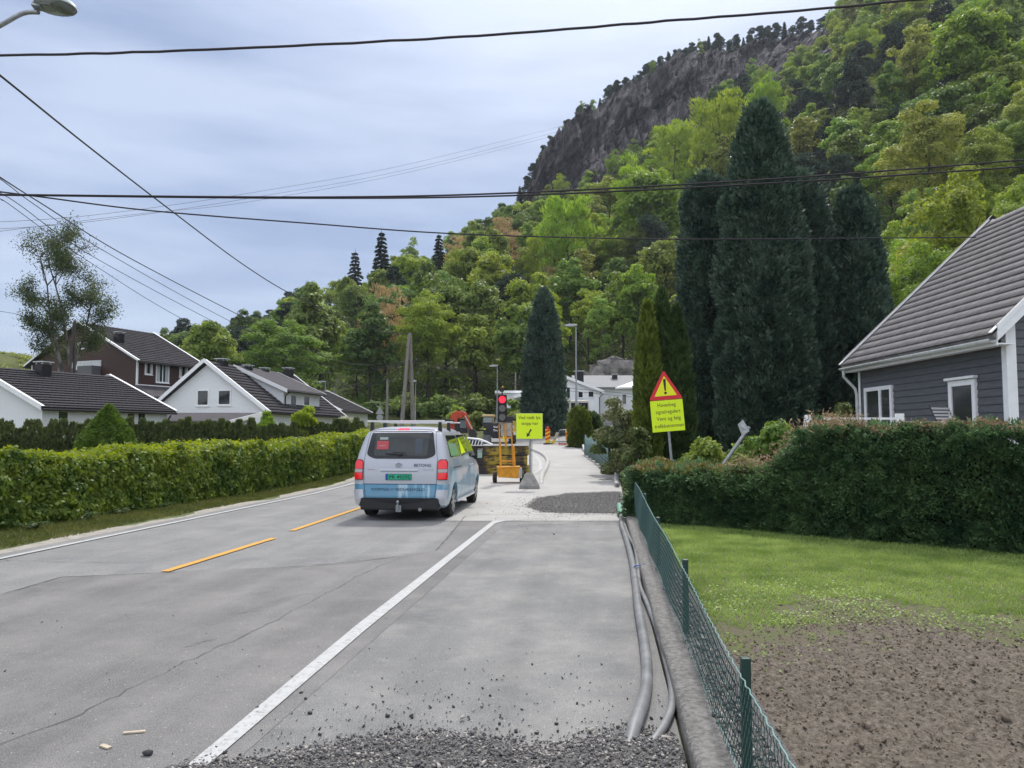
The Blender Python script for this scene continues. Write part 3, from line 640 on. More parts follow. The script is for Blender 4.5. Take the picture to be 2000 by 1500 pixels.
# ---- the rest of the forest: scattered over the slope
def zone_of(px, py):
    if px < 480: a = 'behind the white dormer house'
    elif px < 700: a = 'left of the utility poles'
    elif px < 1000: a = 'above the utility poles'
    elif px < 1250: a = 'above the light grey roofs'
    elif px < 1500: a = 'beside the tall cypresses'
    elif px < 1700: a = 'behind the tall cypresses'
    else: a = 'above the grey house'
    b_ = 'low' if py > 620 else 'halfway up' if py > 440 else 'high' if py > 250 else 'near the top'
    return a, b_
cnt = 0; step = 7.4
cand = [(x + random.uniform(-2.6, 2.6), y + random.uniform(-2.6, 2.6)) for y in np.arange(64, 330, step) for x in np.arange(-130, 280, step)]
cand.sort(key=lambda c: c[1])
for X, Y in cand:
    px, py = proj(X, Y, H(X, Y) + 9)
    if not (300 < px < 2080) or py < -60: continue
    c1, c2, c4 = (float(np.interp(px, HT[:, 0], HT[:, k])) for k in (1, 2, 4))
    if Y < c1 - 2 or Y > c4 + 6: continue
    cliff = 1010 < px < 1625
    if cliff and Y > c2 + 2: continue
    if Y < 104 and 1020 < px < 1320: continue                      # the light grey houses stand here
    if any((X - a) ** 2 + (Y - b_) ** 2 < (3.4 + .35 * q) ** 2 for a, b_, q in used): continue
    dens = .93 if Y < 130 else .80 if Y < 190 else .72
    if 1380 < px < 1640 and py > 330: dens *= .45                  # hidden behind the cypresses
    if random.random() > dens: continue
    fr = (Y - c1) / (c4 - c1); nv = fbm(X * .03 + 5, Y * .03 + 9, 3, 77) + random.uniform(-.22, .22)
    if px < 1020:
        kd = 'dg' if py > 690 else ('pi' if nv < .26 else 'dg' if nv < .42 else 'mg' if nv < .58 else 'yg')
        if py > 620 and kd == 'yg' and random.random() < .5: kd = 'dg'
    else:
        kd = 'pi' if nv < .14 else 'dg' if nv < .24 else 'mg' if nv < .42 else 'yg' if nv < .58 else 'ol' if nv < .63 else 'up'
        if py > 600: kd = random.choice(['dg', 'mg', 'mg', 'yg', 'dg'])
        elif py > 480 and random.random() < .4: kd = 'mg'
    if random.random() < .04: kd = 'bi'
    if Y < 100 and px > 1650: kd = {'yg': 'ny', 'up': 'ny', 'ol': 'no', 'mg': 'nm', 'dg': 'nm'}.get(kd, kd)
    lim = float(np.interp(px, [300, 345, 400, 480, 560, 620, 660, 700, 760, 800, 850, 900, 960, 1000, 1030, 1060], [650, 630, 620, 640, 590, 570, 565, 560, 530, 480, 470, 440, 405, 385, 350, 300])); tp_ = proj(X, Y, H(X, Y) + 15)[1]
    if px < 1060 and tp_ < lim:
        if proj(X, Y, H(X, Y) + 9)[1] < lim: continue
        s_cap = .78
    else: s_cap = 9
    a, b_ = zone_of(px, py); s = random.uniform(.82, 1.18) * (1.0 if Y < 150 else .95)
    s = min(s, s_cap); size = 'smaller ' if s < .95 else 'larger ' if s > 1.06 else ''
    plant(kd, X, Y, s, f"{size}{LOOK[kd]} {b_} on the slope {a}", f"{size}{LOOK[kd]}s {b_} on the slope {a}", None, random.uniform(.9, 1.15)); cnt += 1
print('forest', cnt)
# understorey that reads as one mass between the trunks
def shrub_cover(name, label, pts, h, ls, m, n_each, cat='undergrowth'):
    parts = []
    for (x, y, z, r) in pts:
        u = unit(n_each); u[:, 2] = np.abs(u[:, 2]); c = np.array([x, y, z]) + u * r * rng.uniform(.5, 1.05, (n_each, 1)) * np.array([1, 1, h]); parts.append(leaves(c, u, ls * rng.uniform(.6, 1.3, n_each), .6, .8))
    V, F = cat_(parts); o = mobj(name, np_mesh(name, V, F, m)); return prop(o, label, cat, kind='stuff')
pts = []
for _ in range(3800):
    Y = random.uniform(66, 260); u_ = random.uniform(-.42, .72); X = u_ * Y; px = 1000 + FPX * u_
    c1 = float(np.interp(px, HT[:, 0], HT[:, 1])); c2 = float(np.interp(px, HT[:, 0], HT[:, 2]))
    if Y < c1 - 1 or Y > c2 + 3: continue
    if Y < 112 and 1010 < px < 1300: continue
    if Y < 104 and 960 < px < 1010: continue
    pts.append((X, Y, H(X, Y) - .5, random.uniform(2.0, 3.6)))
shrub_cover('undergrowth', 'tangled bushes and saplings covering the forest floor between the trunks', pts, .95, .30, m_dg, 46)
# ---- cliff
m_rock, n, b = mat_new('rock'); N = n.nodes.new; K = n.links.new; t = N('ShaderNodeTexCoord')
mp = N('ShaderNodeMapping'); mp.inputs['Scale'].default_value = (1, 1, .22); mp.inputs['Rotation'].default_value = (0, R(-12), 0); K(t.outputs['Object'], mp.inputs[0])
z = N('ShaderNodeTexNoise'); z.inputs['Scale'].default_value = .5; z.inputs['Detail'].default_value = 10; z.inputs['Roughness'].default_value = .72; z.inputs['Distortion'].default_value = .3; K(mp.outputs[0], z.inputs['Vector'])
r = N('ShaderNodeValToRGB'); e = r.color_ramp.elements; e[0].position = .33; e[0].color = (.018, .018, .020, 1); e[1].position = .66; e[1].color = (.19, .172, .168, 1); q = e.new(.5); q.color = (.070, .064, .066, 1)
K(z.outputs[0], r.inputs[0]); b.inputs['Roughness'].default_value = .9; b.inputs['Specular IOR Level'].default_value = .15
zd = N('ShaderNodeTexNoise'); zd.inputs['Scale'].default_value = .35; zd.inputs['Detail'].default_value = 4; K(mp.outputs[0], zd.inputs['Vector']); vd = N('ShaderNodeVectorMath'); vd.operation = 'MULTIPLY_ADD'; vd.inputs[1].default_value = (5, 5, 5); K(zd.outputs['Color'], vd.inputs[0]); K(mp.outputs[0], vd.inputs[2])
v = N('ShaderNodeTexVoronoi'); v.feature = 'DISTANCE_TO_EDGE'; v.inputs['Scale'].default_value = .17; K(vd.outputs[0], v.inputs['Vector'])
vm = N('ShaderNodeMapRange'); vm.inputs[1].default_value = .0; vm.inputs[2].default_value = .09; vm.inputs[3].default_value = .08; vm.inputs[4].default_value = 1; K(v.outputs['Distance'], vm.inputs[0])
mu = N('ShaderNodeMix'); mu.data_type = 'RGBA'; mu.blend_type = 'MULTIPLY'; mu.inputs[0].default_value = 1; K(r.outputs[0], mu.inputs[6]); K(vm.outputs[0], mu.inputs[7])
vc = N('ShaderNodeTexVoronoi'); vc.inputs['Scale'].default_value = .17; K(vd.outputs[0], vc.inputs['Vector']); sc2 = N('ShaderNodeSeparateColor'); K(vc.outputs['Color'], sc2.inputs[0]); mv2 = N('ShaderNodeMapRange'); mv2.inputs[3].default_value = .45; mv2.inputs[4].default_value = 1.7; K(sc2.outputs[0], mv2.inputs[0])
mu2 = N('ShaderNodeMix'); mu2.data_type = 'RGBA'; mu2.blend_type = 'MULTIPLY'; mu2.inputs[0].default_value = 1; K(mu.outputs[2], mu2.inputs[6]); K(mv2.outputs[0], mu2.inputs[7]); K(mu2.outputs[2], b.inputs['Base Color'])
bp = N('ShaderNodeBump'); bp.inputs['Strength'].default_value = 1; bp.inputs['Distance'].default_value = 1.6; K(z.outputs[0], bp.inputs['Height'])
K(bp.outputs[0], b.inputs['Normal'])
pxs = np.arange(1000, 1665, 2.2); ts = np.linspace(-.25, 1.0, 90); V = []
PX, T = np.meshgrid(pxs, ts); c2 = np.interp(PX, HT[:, 0], HT[:, 2]); c4 = np.interp(PX, HT[:, 0], HT[:, 4])
Yc = c2 + 1 + (c4 - c2) * T; Xc = (PX - 1000) / FPX * Yc * 1.006
Zc = hill(Xc, Yc); S = Xc * 1.0 + 3
def cell(sx_, sy_, k):
    a = S / sx_ + .8 * fbm(S * .11, T * 4, 3, k) + T * 1.1; b_ = T / sy_ + .9 * fbm(S * .09 + 3, T * 3, 3, k + 1); ai = np.floor(a).astype(int); bi = np.floor(b_).astype(int)
    return vnoise(ai * 1.0 + .001, bi * 1.0 + .001, k + 7) + .35 * (a - ai)
dsp = 6 * (fbm(S * .13 + T * 1.2, T * 1.5, 4, 31) - .45) + 8.5 * (cell(9, .34, 5) - .5) + 4.2 * (cell(3.6, .13, 15) - .5) + 1.3 * (cell(1.6, .06, 25) - .5) + 2.2 * (fbm(S * .5, T * 14, 3, 12) - .45)
dsp *= np.clip(np.minimum((T + .25) / .2, 1), 0, 1) * np.clip((1.02 - T) / .1, .12, 1)
edge = np.clip(np.minimum((PX - 1000) / 30, (1662 - PX) / 40), 0, 1); dsp = np.maximum(dsp, -1.5) * edge - (1 - edge) * 3
Yc = Yc - dsp * .8 - 3.2; Zc = Zc + dsp * .3 + 1.6
i = np.arange(PX.size).reshape(PX.shape); F = np.stack([i[:-1, :-1], i[:-1, 1:], i[1:, 1:], i[1:, :-1]], -1).reshape(-1, 4)
o = mobj('cliff', np_mesh('cliff', np.stack([Xc, Yc, Zc], -1).reshape(-1, 3), F, m_rock, False)); prop(o, 'dark weathered rock cliff above the forest', 'cliff', kind='structure')
# shrubs clinging to the cliff
pts = []
for _ in range(130):
    px = random.uniform(1020, 1600); T_ = random.choice([random.uniform(.85, 1.0), random.uniform(.85, 1.0), random.uniform(0, .8)])
    a2, a4 = float(np.interp(px, HT[:, 0], HT[:, 2])), float(np.interp(px, HT[:, 0], HT[:, 4])); Y = a2 + (a4 - a2) * T_ - 1; X = (px - 1000) / FPX * Y
    pts.append((X, Y, H(X, Y), random.uniform(.8, 2.2)))
shrub_cover('cliff_scrub', 'low scrub clinging to the ledges and rim of the rock cliff', pts, .8, .32, m_mg, 60, 'scrub')
# rock outcrop behind the light grey house
rp = MB()
for k in range(7):
    c = P(1165 + k * 12, 728 - (k * 7) % 26, 100 + (k % 3)); rp.ball(c - Vector((0, 0, 1.2)), 1.9, 9, 7, (1.3, .8, .9))
o = rp.build('rock_outcrop', mat('rock_pale', (.09, .085, .08), .95, col2=(.24, .225, .21), scale=1.2, bump=.8, bscale=3, detail=9)); 
for vv in o.data.vertices: vv.co += Vector(((vnoise(np.float64(vv.co.x * 1.3), np.float64(vv.co.z * 1.3), 1) - .5) * 1.8, 0, (vnoise(np.float64(vv.co.x * 1.7), np.float64(vv.co.y + vv.co.z), 2) - .5) * 1.6))
prop(o, 'bare grey and brown rock outcrop behind the light grey roof', 'rock', kind='structure')
# ---- tall dark cypresses and thujas
m_cyp = leaf_mat('cypress_blue', (.018, .044, .034), (.105, .155, .11), .16, .01, .10, nscale=1.3, spec=.25, fine=3.2)
m_thuja = leaf_mat('thuja_green', (.055, .095, .018), (.15, .20, .035), .22, .01, .1, nscale=1.1, fine=6)
m_thdark = leaf_mat('thuja_dark', (.026, .052, .018), (.075, .115, .034), .18, .01, .12, nscale=1.5, fine=6)
def column_tree(name, label, cat, X, Y, z0, Hh, prof, n, ls, m, seed, lumps=1.0, group=None, up=.9, tipn=1, core=.70, tr=.25, vs=2.2, cr=.22):
    """prof: list of (height fraction, radius)"""
    global rng
    rng = np.random.default_rng(seed); hf = np.array([p[0] for p in prof]); rf = np.array([p[1] for p in prof])
    f = rng.random(n * 2); keep = rng.random(n * 2) < np.interp(f, hf, rf) / rf.max() * .9 + .1; f = f[keep][:n]; n = len(f); a = rng.uniform(0, 2 * np.pi, n)
    rm = rf.max(); nc = int(Hh * 2 * np.pi * rm * .8 / (np.pi * (cr * rm) ** 2) * 1.5); cf = rng.random(nc * 2); cf = cf[rng.random(nc * 2) < np.interp(cf, hf, rf) / rm * .9 + .1][:nc]; ca = rng.uniform(0, 2 * np.pi, len(cf)); ci = rng.integers(0, len(cf), n)
    r = np.interp(f, hf, rf); z = f * Hh
    sc1 = vs
    bumps = lumps * (.34 * (fbm(a * 1.9 + 10 * np.sin(a), z * .75 / sc1 * 2.2, 3, seed) - .5) + .30 * (vnoise(np.cos(a) * 3.2 + np.sin(a) * 2.1 + 7, z * 1.5 / sc1 * 2.2 + np.sin(a) * 3, seed + 3) - .5))
    # vertical plumes
    rr = r * (1 + bumps) * (1 - .18 * rng.random(n) ** 2) + ls * .2
    C = np.stack([np.cos(a) * rr, np.sin(a) * rr, z], 1); D = np.stack([np.cos(a) * .8, np.sin(a) * .8, np.full(n, up)], 1)
    k_ = int(n * .72); ci = ci[:k_]; rc0 = np.interp(cf, hf, rf); crr = np.minimum(cr * rm * rng.uniform(.6, 1.3, len(cf)), rc0 * .75 + .02); u = unit(k_); rad0 = (rc0 * (1 + .34 * (rng.random(len(cf)) - .55)) - crr * .6)[ci]; q_ = rng.uniform(.75, 1.05, k_)
    C[:k_] = np.stack([np.cos(ca[ci]) * rad0 + u[:, 0] * crr[ci] * q_, np.sin(ca[ci]) * rad0 + u[:, 1] * crr[ci] * q_, cf[ci] * Hh * .985 + u[:, 2] * crr[ci] * 1.7 * q_], 1); D[:k_] = np.stack([u[:, 0] + np.cos(ca[ci]) * .4, u[:, 1] + np.sin(ca[ci]) * .4, u[:, 2] * .6 + up * .8], 1); C[:, 2] = np.maximum(C[:, 2], 0)
    V, F = sprays(C, D, ls * rng.uniform(.5, 1.35, n), .34, .55)
    # dense core
    na, nz_ = 20, 26; A, Zz = np.meshgrid(np.arange(na) / na * 2 * np.pi, np.linspace(.0, .985, nz_)); rc_ = np.interp(Zz, hf, rf) * core
    rc_ = rc_ * (1 + .5 * lumps * .34 * (fbm(A * 1.9 + 10 * np.sin(A), Zz * Hh * .75 / sc1 * 2.2, 3, seed) - .5))
    CV = np.stack([np.cos(A) * rc_, np.sin(A) * rc_, Zz * Hh], -1).reshape(-1, 3); ii = np.arange(na * nz_).reshape(nz_, na)
    CF = np.stack([ii[:-1], np.roll(ii, -1, 1)[:-1], np.roll(ii, -1, 1)[1:], ii[1:]], -1).reshape(-1, 4)
    V, F = cat_([(V, F), (CV, CF)])
    rt = thing(name, label, cat, (X, Y, z0), 0, group); mobj('crown', np_mesh('crown', V, F, m), rt)
    mb = MB(); mb.tube([(0, 0, -.3), (0, 0, Hh * .3), (0, 0, Hh * .8)], [tr, tr * .8, .04], 8); mb.build('trunk', m_bark, rt, True); return rt
def col_px(name, label, cat, pxc, Y, ytop, ybase, prof_px, n, ls, m, seed, **kw):
    b0 = P(pxc, ybase, Y); t0 = P(pxc, ytop, Y); Hh = t0.z - b0.z; k = Y / FPX
    return column_tree(name, label, cat, b0.x, Y, b0.z, Hh, [(f, w_ * k / 2) for f, w_ in prof_px], n, ls, m, seed, **kw)
CY = 'cypress_tree'
col_px(CY, 'tallest dark blue-green cypress, its tip above all the others', 'cypress', 1497, 30, 198, 890, [(0, 130), (.08, 166), (.3, 174), (.5, 164), (.62, 150), (.7, 140), (.77, 132), (.80, 112), (.86, 98), (.93, 74), (.975, 44), (1, 6)], 120000, .125, m_cyp, 11)
col_px(CY, 'dark cypress pressed against the rear side of the tallest one', 'cypress', 1575, 32.5, 330, 880, [(0, 100), (.1, 140), (.4, 150), (.7, 125), (.85, 95), (.95, 60), (1, 10)], 75000, .13, m_cyp, 12)
col_px(CY, 'dark cypress with a broad top standing next to the three thuja spires', 'cypress', 1385, 33, 335, 880, [(0, 90), (.1, 104), (.4, 106), (.7, 100), (.88, 88), (.96, 62), (1, 12)], 75000, .13, m_cyp, 13)
col_px(CY, 'dark cypress standing by itself between the cypress group and the grey house', 'cypress', 1680, 32, 365, 850, [(0, 100), (.15, 122), (.4, 118), (.6, 106), (.75, 90), (.9, 70), (.97, 40), (1, 8)], 80000, .13, m_cyp, 14)
col_px(CY, 'dark cypress beside the tall street lamp and the light grey house', 'cypress', 1063, 62, 560, 862, [(0, 74), (.15, 82), (.4, 78), (.6, 66), (.8, 50), (.92, 30), (1, 4)], 40000, .18, m_cyp, 15)
TH = 'thuja_tree'
col_px(TH, 'yellowish thuja spire at the outer edge of the thuja clump', 'thuja', 1268, 23, 585, 930, [(0, 44), (.3, 50), (.6, 44), (.85, 26), (1, 3)], 16000, .13, m_thuja, 21, up=1.6)
col_px(TH, 'pointed thuja, the middle and tallest spire behind the warning sign', 'thuja', 1297, 23.4, 560, 930, [(0, 50), (.3, 60), (.6, 50), (.85, 32), (1, 3)], 16000, .13, m_thdark, 22, up=1.6)
col_px(TH, 'pointed thuja nearest the cypress group, behind the warning sign edge', 'thuja', 1325, 23.2, 592, 930, [(0, 56), (.3, 60), (.6, 50), (.85, 28), (1, 3)], 16000, .13, m_thdark, 23, up=1.6)
col_px('rounded_thuja', 'rounded two-topped thuja by the footway, before the beige van', 'thuja', 1132, 47, 796, 880, [(0, 36), (.3, 44), (.7, 42), (.9, 28), (1, 6)], 7000, .16, m_thuja, 24, up=1.2)
col_px('rounded_thuja', 'greener rounded thuja pressed behind the two-topped one', 'thuja', 1157, 48.5, 806, 880, [(0, 30), (.3, 36), (.7, 34), (.9, 22), (1, 5)], 5000, .16, m_thdark, 25, up=1.2)
# dwarf conifer before the white bungalow
m_dwarf = leaf_mat('dwarf_conifer', (.06, .115, .02), (.14, .22, .035), .2, .01, .05, nscale=1.6, fine=9)
col_px('conical_conifer', 'dense bright green cone-shaped conifer before the white bungalow', 'conifer', 208, 27, 792, 905, [(0, 118), (.15, 116), (.4, 90), (.7, 52), (.9, 22), (1, 3)], 30000, .07, m_dwarf, 26, lumps=.5, up=.3, core=.93, vs=.7, cr=.10)
# ---- hedges
m_hedgeL = leaf_mat('hedge_leaf', (.065, .125, .018), (.20, .27, .035), .42, .0, .0, nscale=.9, fine=4, spec=.35)
m_hedgeT = leaf_mat('hedge_thuja', (.045, .075, .028), (.15, .18, .06), .22, .0, .0, nscale=1.2, fine=6)
m_hedgeR = leaf_mat('hedge_fern', (.036, .088, .042), (.15, .245, .105), .28, .0, .0, nscale=1.7, fine=7, spec=.3)
m_dry = leaf_mat('dry_twigs', (.17, .125, .075), (.40, .31, .19), .15, .0, .0, nscale=2.5, fine=9, spec=.1)
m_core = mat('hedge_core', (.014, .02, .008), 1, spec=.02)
def hedge(name, label, a, bb, width, hfun, n, ls, m, seed, lump=.12, mode='leaf', zf=None, top_split=None, taper=0.5, end=.0):
    """hedge from a to bb (ground points), growing to the far side by width; hfun(t)->height"""
    global rng
    rng = np.random.default_rng(seed); a = np.array(a); bb = np.array(bb); d = bb - a; Ln = np.linalg.norm(d[:2]); d = d / Ln; s = np.array([-d[1], d[0], 0])
    zf = zf or (lambda x, y: base(y))
    def emit(n, region, pow_=1.0):
        tt = rng.random(n) ** pow_; hh = hfun(tt)
        if region == 'front': v_ = rng.random(n); pos = np.stack([tt * Ln, np.zeros(n), v_ * hh], 1); nn = np.tile([0, -1, .35], (n, 1))
        elif region == 'back': v_ = rng.random(n); pos = np.stack([tt * Ln, np.full(n, width), v_ * hh], 1); nn = np.tile([0, 1, .3], (n, 1))
        elif region == 'top': pos = np.stack([tt * Ln, rng.random(n) * width, hh], 1); nn = np.tile([0, 0, 1.], (n, 1))
        else:
            tt = np.full(n, 0. if region == 'end0' else 1.); hh = hfun(tt); pos = np.stack([tt * Ln, rng.random(n) * width, rng.random(n) * hh], 1); nn = np.tile([-1. if region == 'end0' else 1, 0, .3], (n, 1))
        # rounded shoulders
        nz_ = pos[:, 2] / np.maximum(hh, .1); rd = np.clip((nz_ - .82) / .18, 0, 1) ** 2 * .16
        if region == 'front': pos[:, 1] += rd
        lum = lump * 2 * (fbm(pos[:, 0] * 1.3 + seed, pos[:, 2] * 1.3 + pos[:, 1] * .8, 4, seed) - .5) + lump * .6 * (vnoise(pos[:, 0] * 5, pos[:, 2] * 5 + pos[:, 1] * 4, seed + 1) - .5)
        pos += nn / np.linalg.norm(nn, axis=1)[:, None] * (lum - .5 * lump * rng.random(n) ** 1.5)[:, None]
        W_ = a + pos[:, :1] * d + pos[:, 1:2] * s; W_[:, 2] = pos[:, 2]; W_[:, 2] += np.interp(W_[:, 1], [0] + KY, [0] + KZ)
        NN = nn[:, :1] * d + nn[:, 1:2] * s + nn[:, 2:] * np.array([0, 0, 1.]); return W_, NN
    return emit, d, s, Ln
def hedge_core(a, d, s, Ln, width, hfun, inset=.14, nseg=24):  # dark box added inside a hedge to block light through the leaves
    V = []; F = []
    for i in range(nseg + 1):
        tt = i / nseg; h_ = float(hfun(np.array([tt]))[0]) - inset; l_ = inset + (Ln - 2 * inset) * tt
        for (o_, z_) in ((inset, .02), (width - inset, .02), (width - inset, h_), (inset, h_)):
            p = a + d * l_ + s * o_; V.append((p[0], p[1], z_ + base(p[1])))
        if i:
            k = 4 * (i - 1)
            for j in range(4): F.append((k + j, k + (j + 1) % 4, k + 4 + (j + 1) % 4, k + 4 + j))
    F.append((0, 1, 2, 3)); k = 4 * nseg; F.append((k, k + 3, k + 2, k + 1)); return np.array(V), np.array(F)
# clipped leafy hedge along the road
a = np.array(EL(7.0, 0)); a = np.array(G(0, 1040)) ; b2 = np.array(G(640, 936)); dd = (b2 - a) / np.linalg.norm(b2 - a); sh_ = np.array([-dd[1], dd[0], 0]) * .12; a = a - dd * 4.5 + sh_; b2 = b2 + dd * 9 + sh_; a[2] = b2[2] = 0
hfL = lambda t: 1.28 + .05 * np.sin(t * 17) + .05 * np.sin(t * 41 + 1) + .02 * np.sin(t * 90)
em, d_, s_, Ln = hedge('leafy_hedge', '', a, b2, 1.5, hfL, 0, .05, m_hedgeL, 41, lump=.16)
P_ = []
for rg, n_ in (('front', 60000), ('top', 42000), ('end0', 3000)):
    W_, NN = em(n_, rg, 1.25); dist = np.linalg.norm(W_[:, :2], axis=1)
    P_.append(leaves(W_, NN, (.021 + .0013 * dist) * rng.uniform(.6, 1.35, n_), .62, .9))
for rg, nc_, k_ in (('front', 2300, 34), ('top', 1000, 26)):
    W_, NN = em(nc_, rg, 1.25); W_ = np.repeat(W_ + NN * .02, k_, 0); NN = np.repeat(NN, k_, 0); q_ = len(W_); u = unit(q_); W_ = W_ + u * rng.uniform(.05, .13, (q_, 1)); dist = np.linalg.norm(W_[:, :2], axis=1); P_.append(leaves(W_, u + NN * .5, (.022 + .0013 * dist) * rng.uniform(.6, 1.4, q_), .62, .6))
# young shoots standing out of the top
m_shoot = leaf_mat('hedge_shoot', (.13, .19, .025), (.27, .32, .04), .45, .0, .0, nscale=.9, fine=4, spec=.3)
S_ = []
W_, NN = em(26000, 'top', 1.25); W_[:, 2] += .02 + rng.random(26000) ** 2 * .16; dist = np.linalg.norm(W_[:, :2], axis=1); S_.append(leaves(W_, NN, (.018 + .0012 * dist) * rng.uniform(.6, 1.3, 26000), .6, 1.1))
W_, NN = em(60000, 'front', 1.25); kk = rng.random(60000) < np.clip((W_[:, 2] - .72) / .5, 0.04, 1) * .75; W_ = W_[kk] + NN[kk] * .05; NN = NN[kk]; dist = np.linalg.norm(W_[:, :2], axis=1); S_.append(leaves(W_, NN, (.018 + .0012 * dist) * rng.uniform(.6, 1.3, len(W_)), .6, .9))
V, F = cat_(P_); rt = thing('leafy_hedge', 'long bright green leafy hedge clipped along the road verge', 'hedge')
mobj('foliage', np_mesh('foliage', V, F, m_hedgeL), rt); so_ = mobj('new_shoots', np_mesh('new_shoots', *cat_(S_), m_shoot), rt); so_['label'] = 'yellow-green new shoots along the hedge top'; CV, CF = hedge_core(a, d_, s_, Ln, 1.5, hfL, .2); mobj('light_block_core', np_mesh('light_block_core', CV, CF, m_core), rt)
# ferns at the hedge foot
m_fern = leaf_mat('fern', (.035, .07, .02), (.08, .12, .04), .3, 0, 0, 2)
def fern(px, py, s, label):
    g_ = G(px, py); mbV = []; parts = []
    for k in range(9):
        an = random.uniform(0, 6.28); l_ = s * random.uniform(.7, 1.1); q = 26; tt = np.linspace(.05, 1, q)
        x = np.cos(an) * l_ * tt; y = np.sin(an) * l_ * tt; z_ = l_ * (.9 * tt - .75 * tt ** 2)
        for sd in (-1, 1):
            C = np.stack([x - sd * np.sin(an) * .12 * l_ * (1.05 - tt), y + sd * np.cos(an) * .12 * l_ * (1.05 - tt), z_], 1); D = np.tile([-sd * np.sin(an), sd * np.cos(an), -.1], (q, 1)); parts.append(sprays(C, D, s * .13 * (1.1 - tt), .25, .15))
    V, F = cat_(parts); o = mobj('fern', np_mesh('fern', V, F, m_fern), None, (g_.x, g_.y, g_.z + .01)); prop(o, label, 'fern')
for i, (px, py, s, lb) in enumerate([(60, 1035, .5, 'leftmost fern clump at the foot of the leafy hedge'), (165, 1016, .55, 'large arching fern at the hedge foot, second along the verge'), (232, 1004, .5, 'pale-edged fern spilling from the hedge toward the gravel'), (318, 992, .42, 'small fern midway along the leafy hedge foot'), (392, 978, .42, 'fern farthest along the hedge foot, before the van')]):
    fern(px, py, s, lb.replace('leftmost', 'outermost'))
# garden-side thuja hedge, ragged plants in a row
aT = P(-160, 900, 27.5); bT = P(900, 900, 40.5); aT = np.array([aT.x, aT.y, 0]); bT = np.array([P(715, 900, 41).x, 41., 0])
rt = thing('thuja_hedge', 'ragged dark thuja hedge between the leafy hedge and the white houses', 'hedge'); parts = []; rng = np.random.default_rng(51)
nT = 62; L_T = np.linalg.norm(bT - aT)
for k in range(nT):
    c = aT + (bT - aT) * (k + rng.uniform(-.2, .2)) / nT; hh = 2.0 * rng.uniform(.86, 1.1) - base(c[1]) * .4
    pxk = proj(c[0], c[1], 1)[0]
    n_ = 1900; f = rng.random(n_); an = rng.uniform(0, 6.28, n_); r_ = .36 * (1 - .75 * f ** 2.5) * rng.uniform(.6, 1.12, n_)
    C = np.stack([c[0] + np.cos(an) * r_, c[1] + np.sin(an) * r_, base(c[1]) + f * hh], 1); D = np.stack([np.cos(an) * .4, np.sin(an) * .4, np.ones(n_)], 1); parts.append(sprays(C, D, .10 * rng.uniform(.6, 1.3, n_), .33, .5))
V, F = cat_(parts); mobj('foliage', np_mesh('foliage', V, F, m_hedgeT), rt)
mb = MB()
for k in range(nT):
    c = aT + (bT - aT) * k / nT; mb.tube([(c[0], c[1], base(c[1]) - .1), (c[0], c[1], base(c[1]) + 1.3)], [.05, .02], 5)
mb.build('stems', m_bark, rt)
# the fern-leaved conifer hedge round the garden: low stretch, then tall
h0 = np.array(G(1222, 1010)); h0 = np.array([WL(15.05).x - .12, 15.05, 0]); h1 = np.array(G(2000, 1088)); hd = (h1 - h0) / np.linalg.norm(h1 - h0); h1 = h1 + hd * 2.0; LnR = np.linalg.norm(h1 - h0)
tstep = []; hval = []
for px_, py_ in ((1215, 912), (1330, 914), (1450, 913), (1505, 910), (1545, 885), (1572, 848), (1600, 829), (1680, 827), (1760, 829), (1850, 832), (2000, 842), (2200, 850)):
    r_ = ray(px_, py_); o2 = h0 + np.array([-hd[1], hd[0], 0]) * .35; den = hd[0] * r_.y - hd[1] * r_.x; tt_ = (o2[1] * r_.x - o2[0] * r_.y) / den; pY = o2[1] + hd[1] * tt_; tstep.append(tt_ / LnR); hval.append(CAM_H + r_.z / r_.y * pY - base(pY) - .03)
hfR = lambda t: np.interp(t, tstep, hval) + .015 * np.sin(t * 31)
em, d_, s_, Ln = hedge('conifer_hedge', '', h0, h1, 1.25, hfR, 0, .05, m_hedgeR, 61, lump=.2)
P_ = []
for rg, n_ in (('front', 62000), ('end0', 9000), ('back', 7000), ('top', 10000)):
    W_, NN = em(n_, rg); D = NN * .7 + rng.normal(0, .45, (n_, 3)) + np.array([0, 0, -.15]); P_.append(sprays(W_, D, .042 * rng.uniform(.6, 1.4, n_), .36, .45))
for rg, nc_, k_ in (('front', 1500, 60), ('top', 260, 36), ('end0', 160, 44)):   # tufts of fan sprays
    W_, NN = em(nc_, rg); sz = np.repeat(rng.uniform(.06, .17, nc_), k_); W_ = np.repeat(W_ + NN * rng.uniform(-.02, .11, (nc_, 1)), k_, 0); NN = np.repeat(NN, k_, 0); q_ = len(W_); u = unit(q_); W_ = W_ + u * sz[:, None] * rng.uniform(.6, 1, (q_, 1)) * np.array([1.2, 1, .7]); P_.append(sprays(W_, u * .7 + NN + np.array([0, 0, -.25]), .04 * rng.uniform(.6, 1.4, q_), .34, .35))
W_, NN = em(1800, 'front')
P_.append(sprays(W_ + NN * .05, NN + np.array([0, 0, .1]), .085 * rng.uniform(.6, 1.2, 1800), .38, .6))
V, F = cat_(P_); rt = thing('conifer_hedge', 'dark fern-leaved conifer hedge behind the lawn, stepping up beside the grey house', 'hedge')
mobj('foliage', np_mesh('foliage', V, F, m_hedgeR), rt); CV, CF = hedge_core(h0, d_, s_, Ln, 1.25, hfR, .16); mobj('light_block_core', np_mesh('light_block_core', CV, CF, m_core), rt)  # second mesh is the added dark box that stops light, not real wood
W_, NN = em(16000, 'top'); tpos = (W_ - h0) @ hd / LnR; W_[:, 2] += .02 + rng.random(16000) * .07
keep = (tpos > .22) | (rng.random(16000) < .4); W_ = W_[keep]; NN = NN[keep]; q = len(W_)
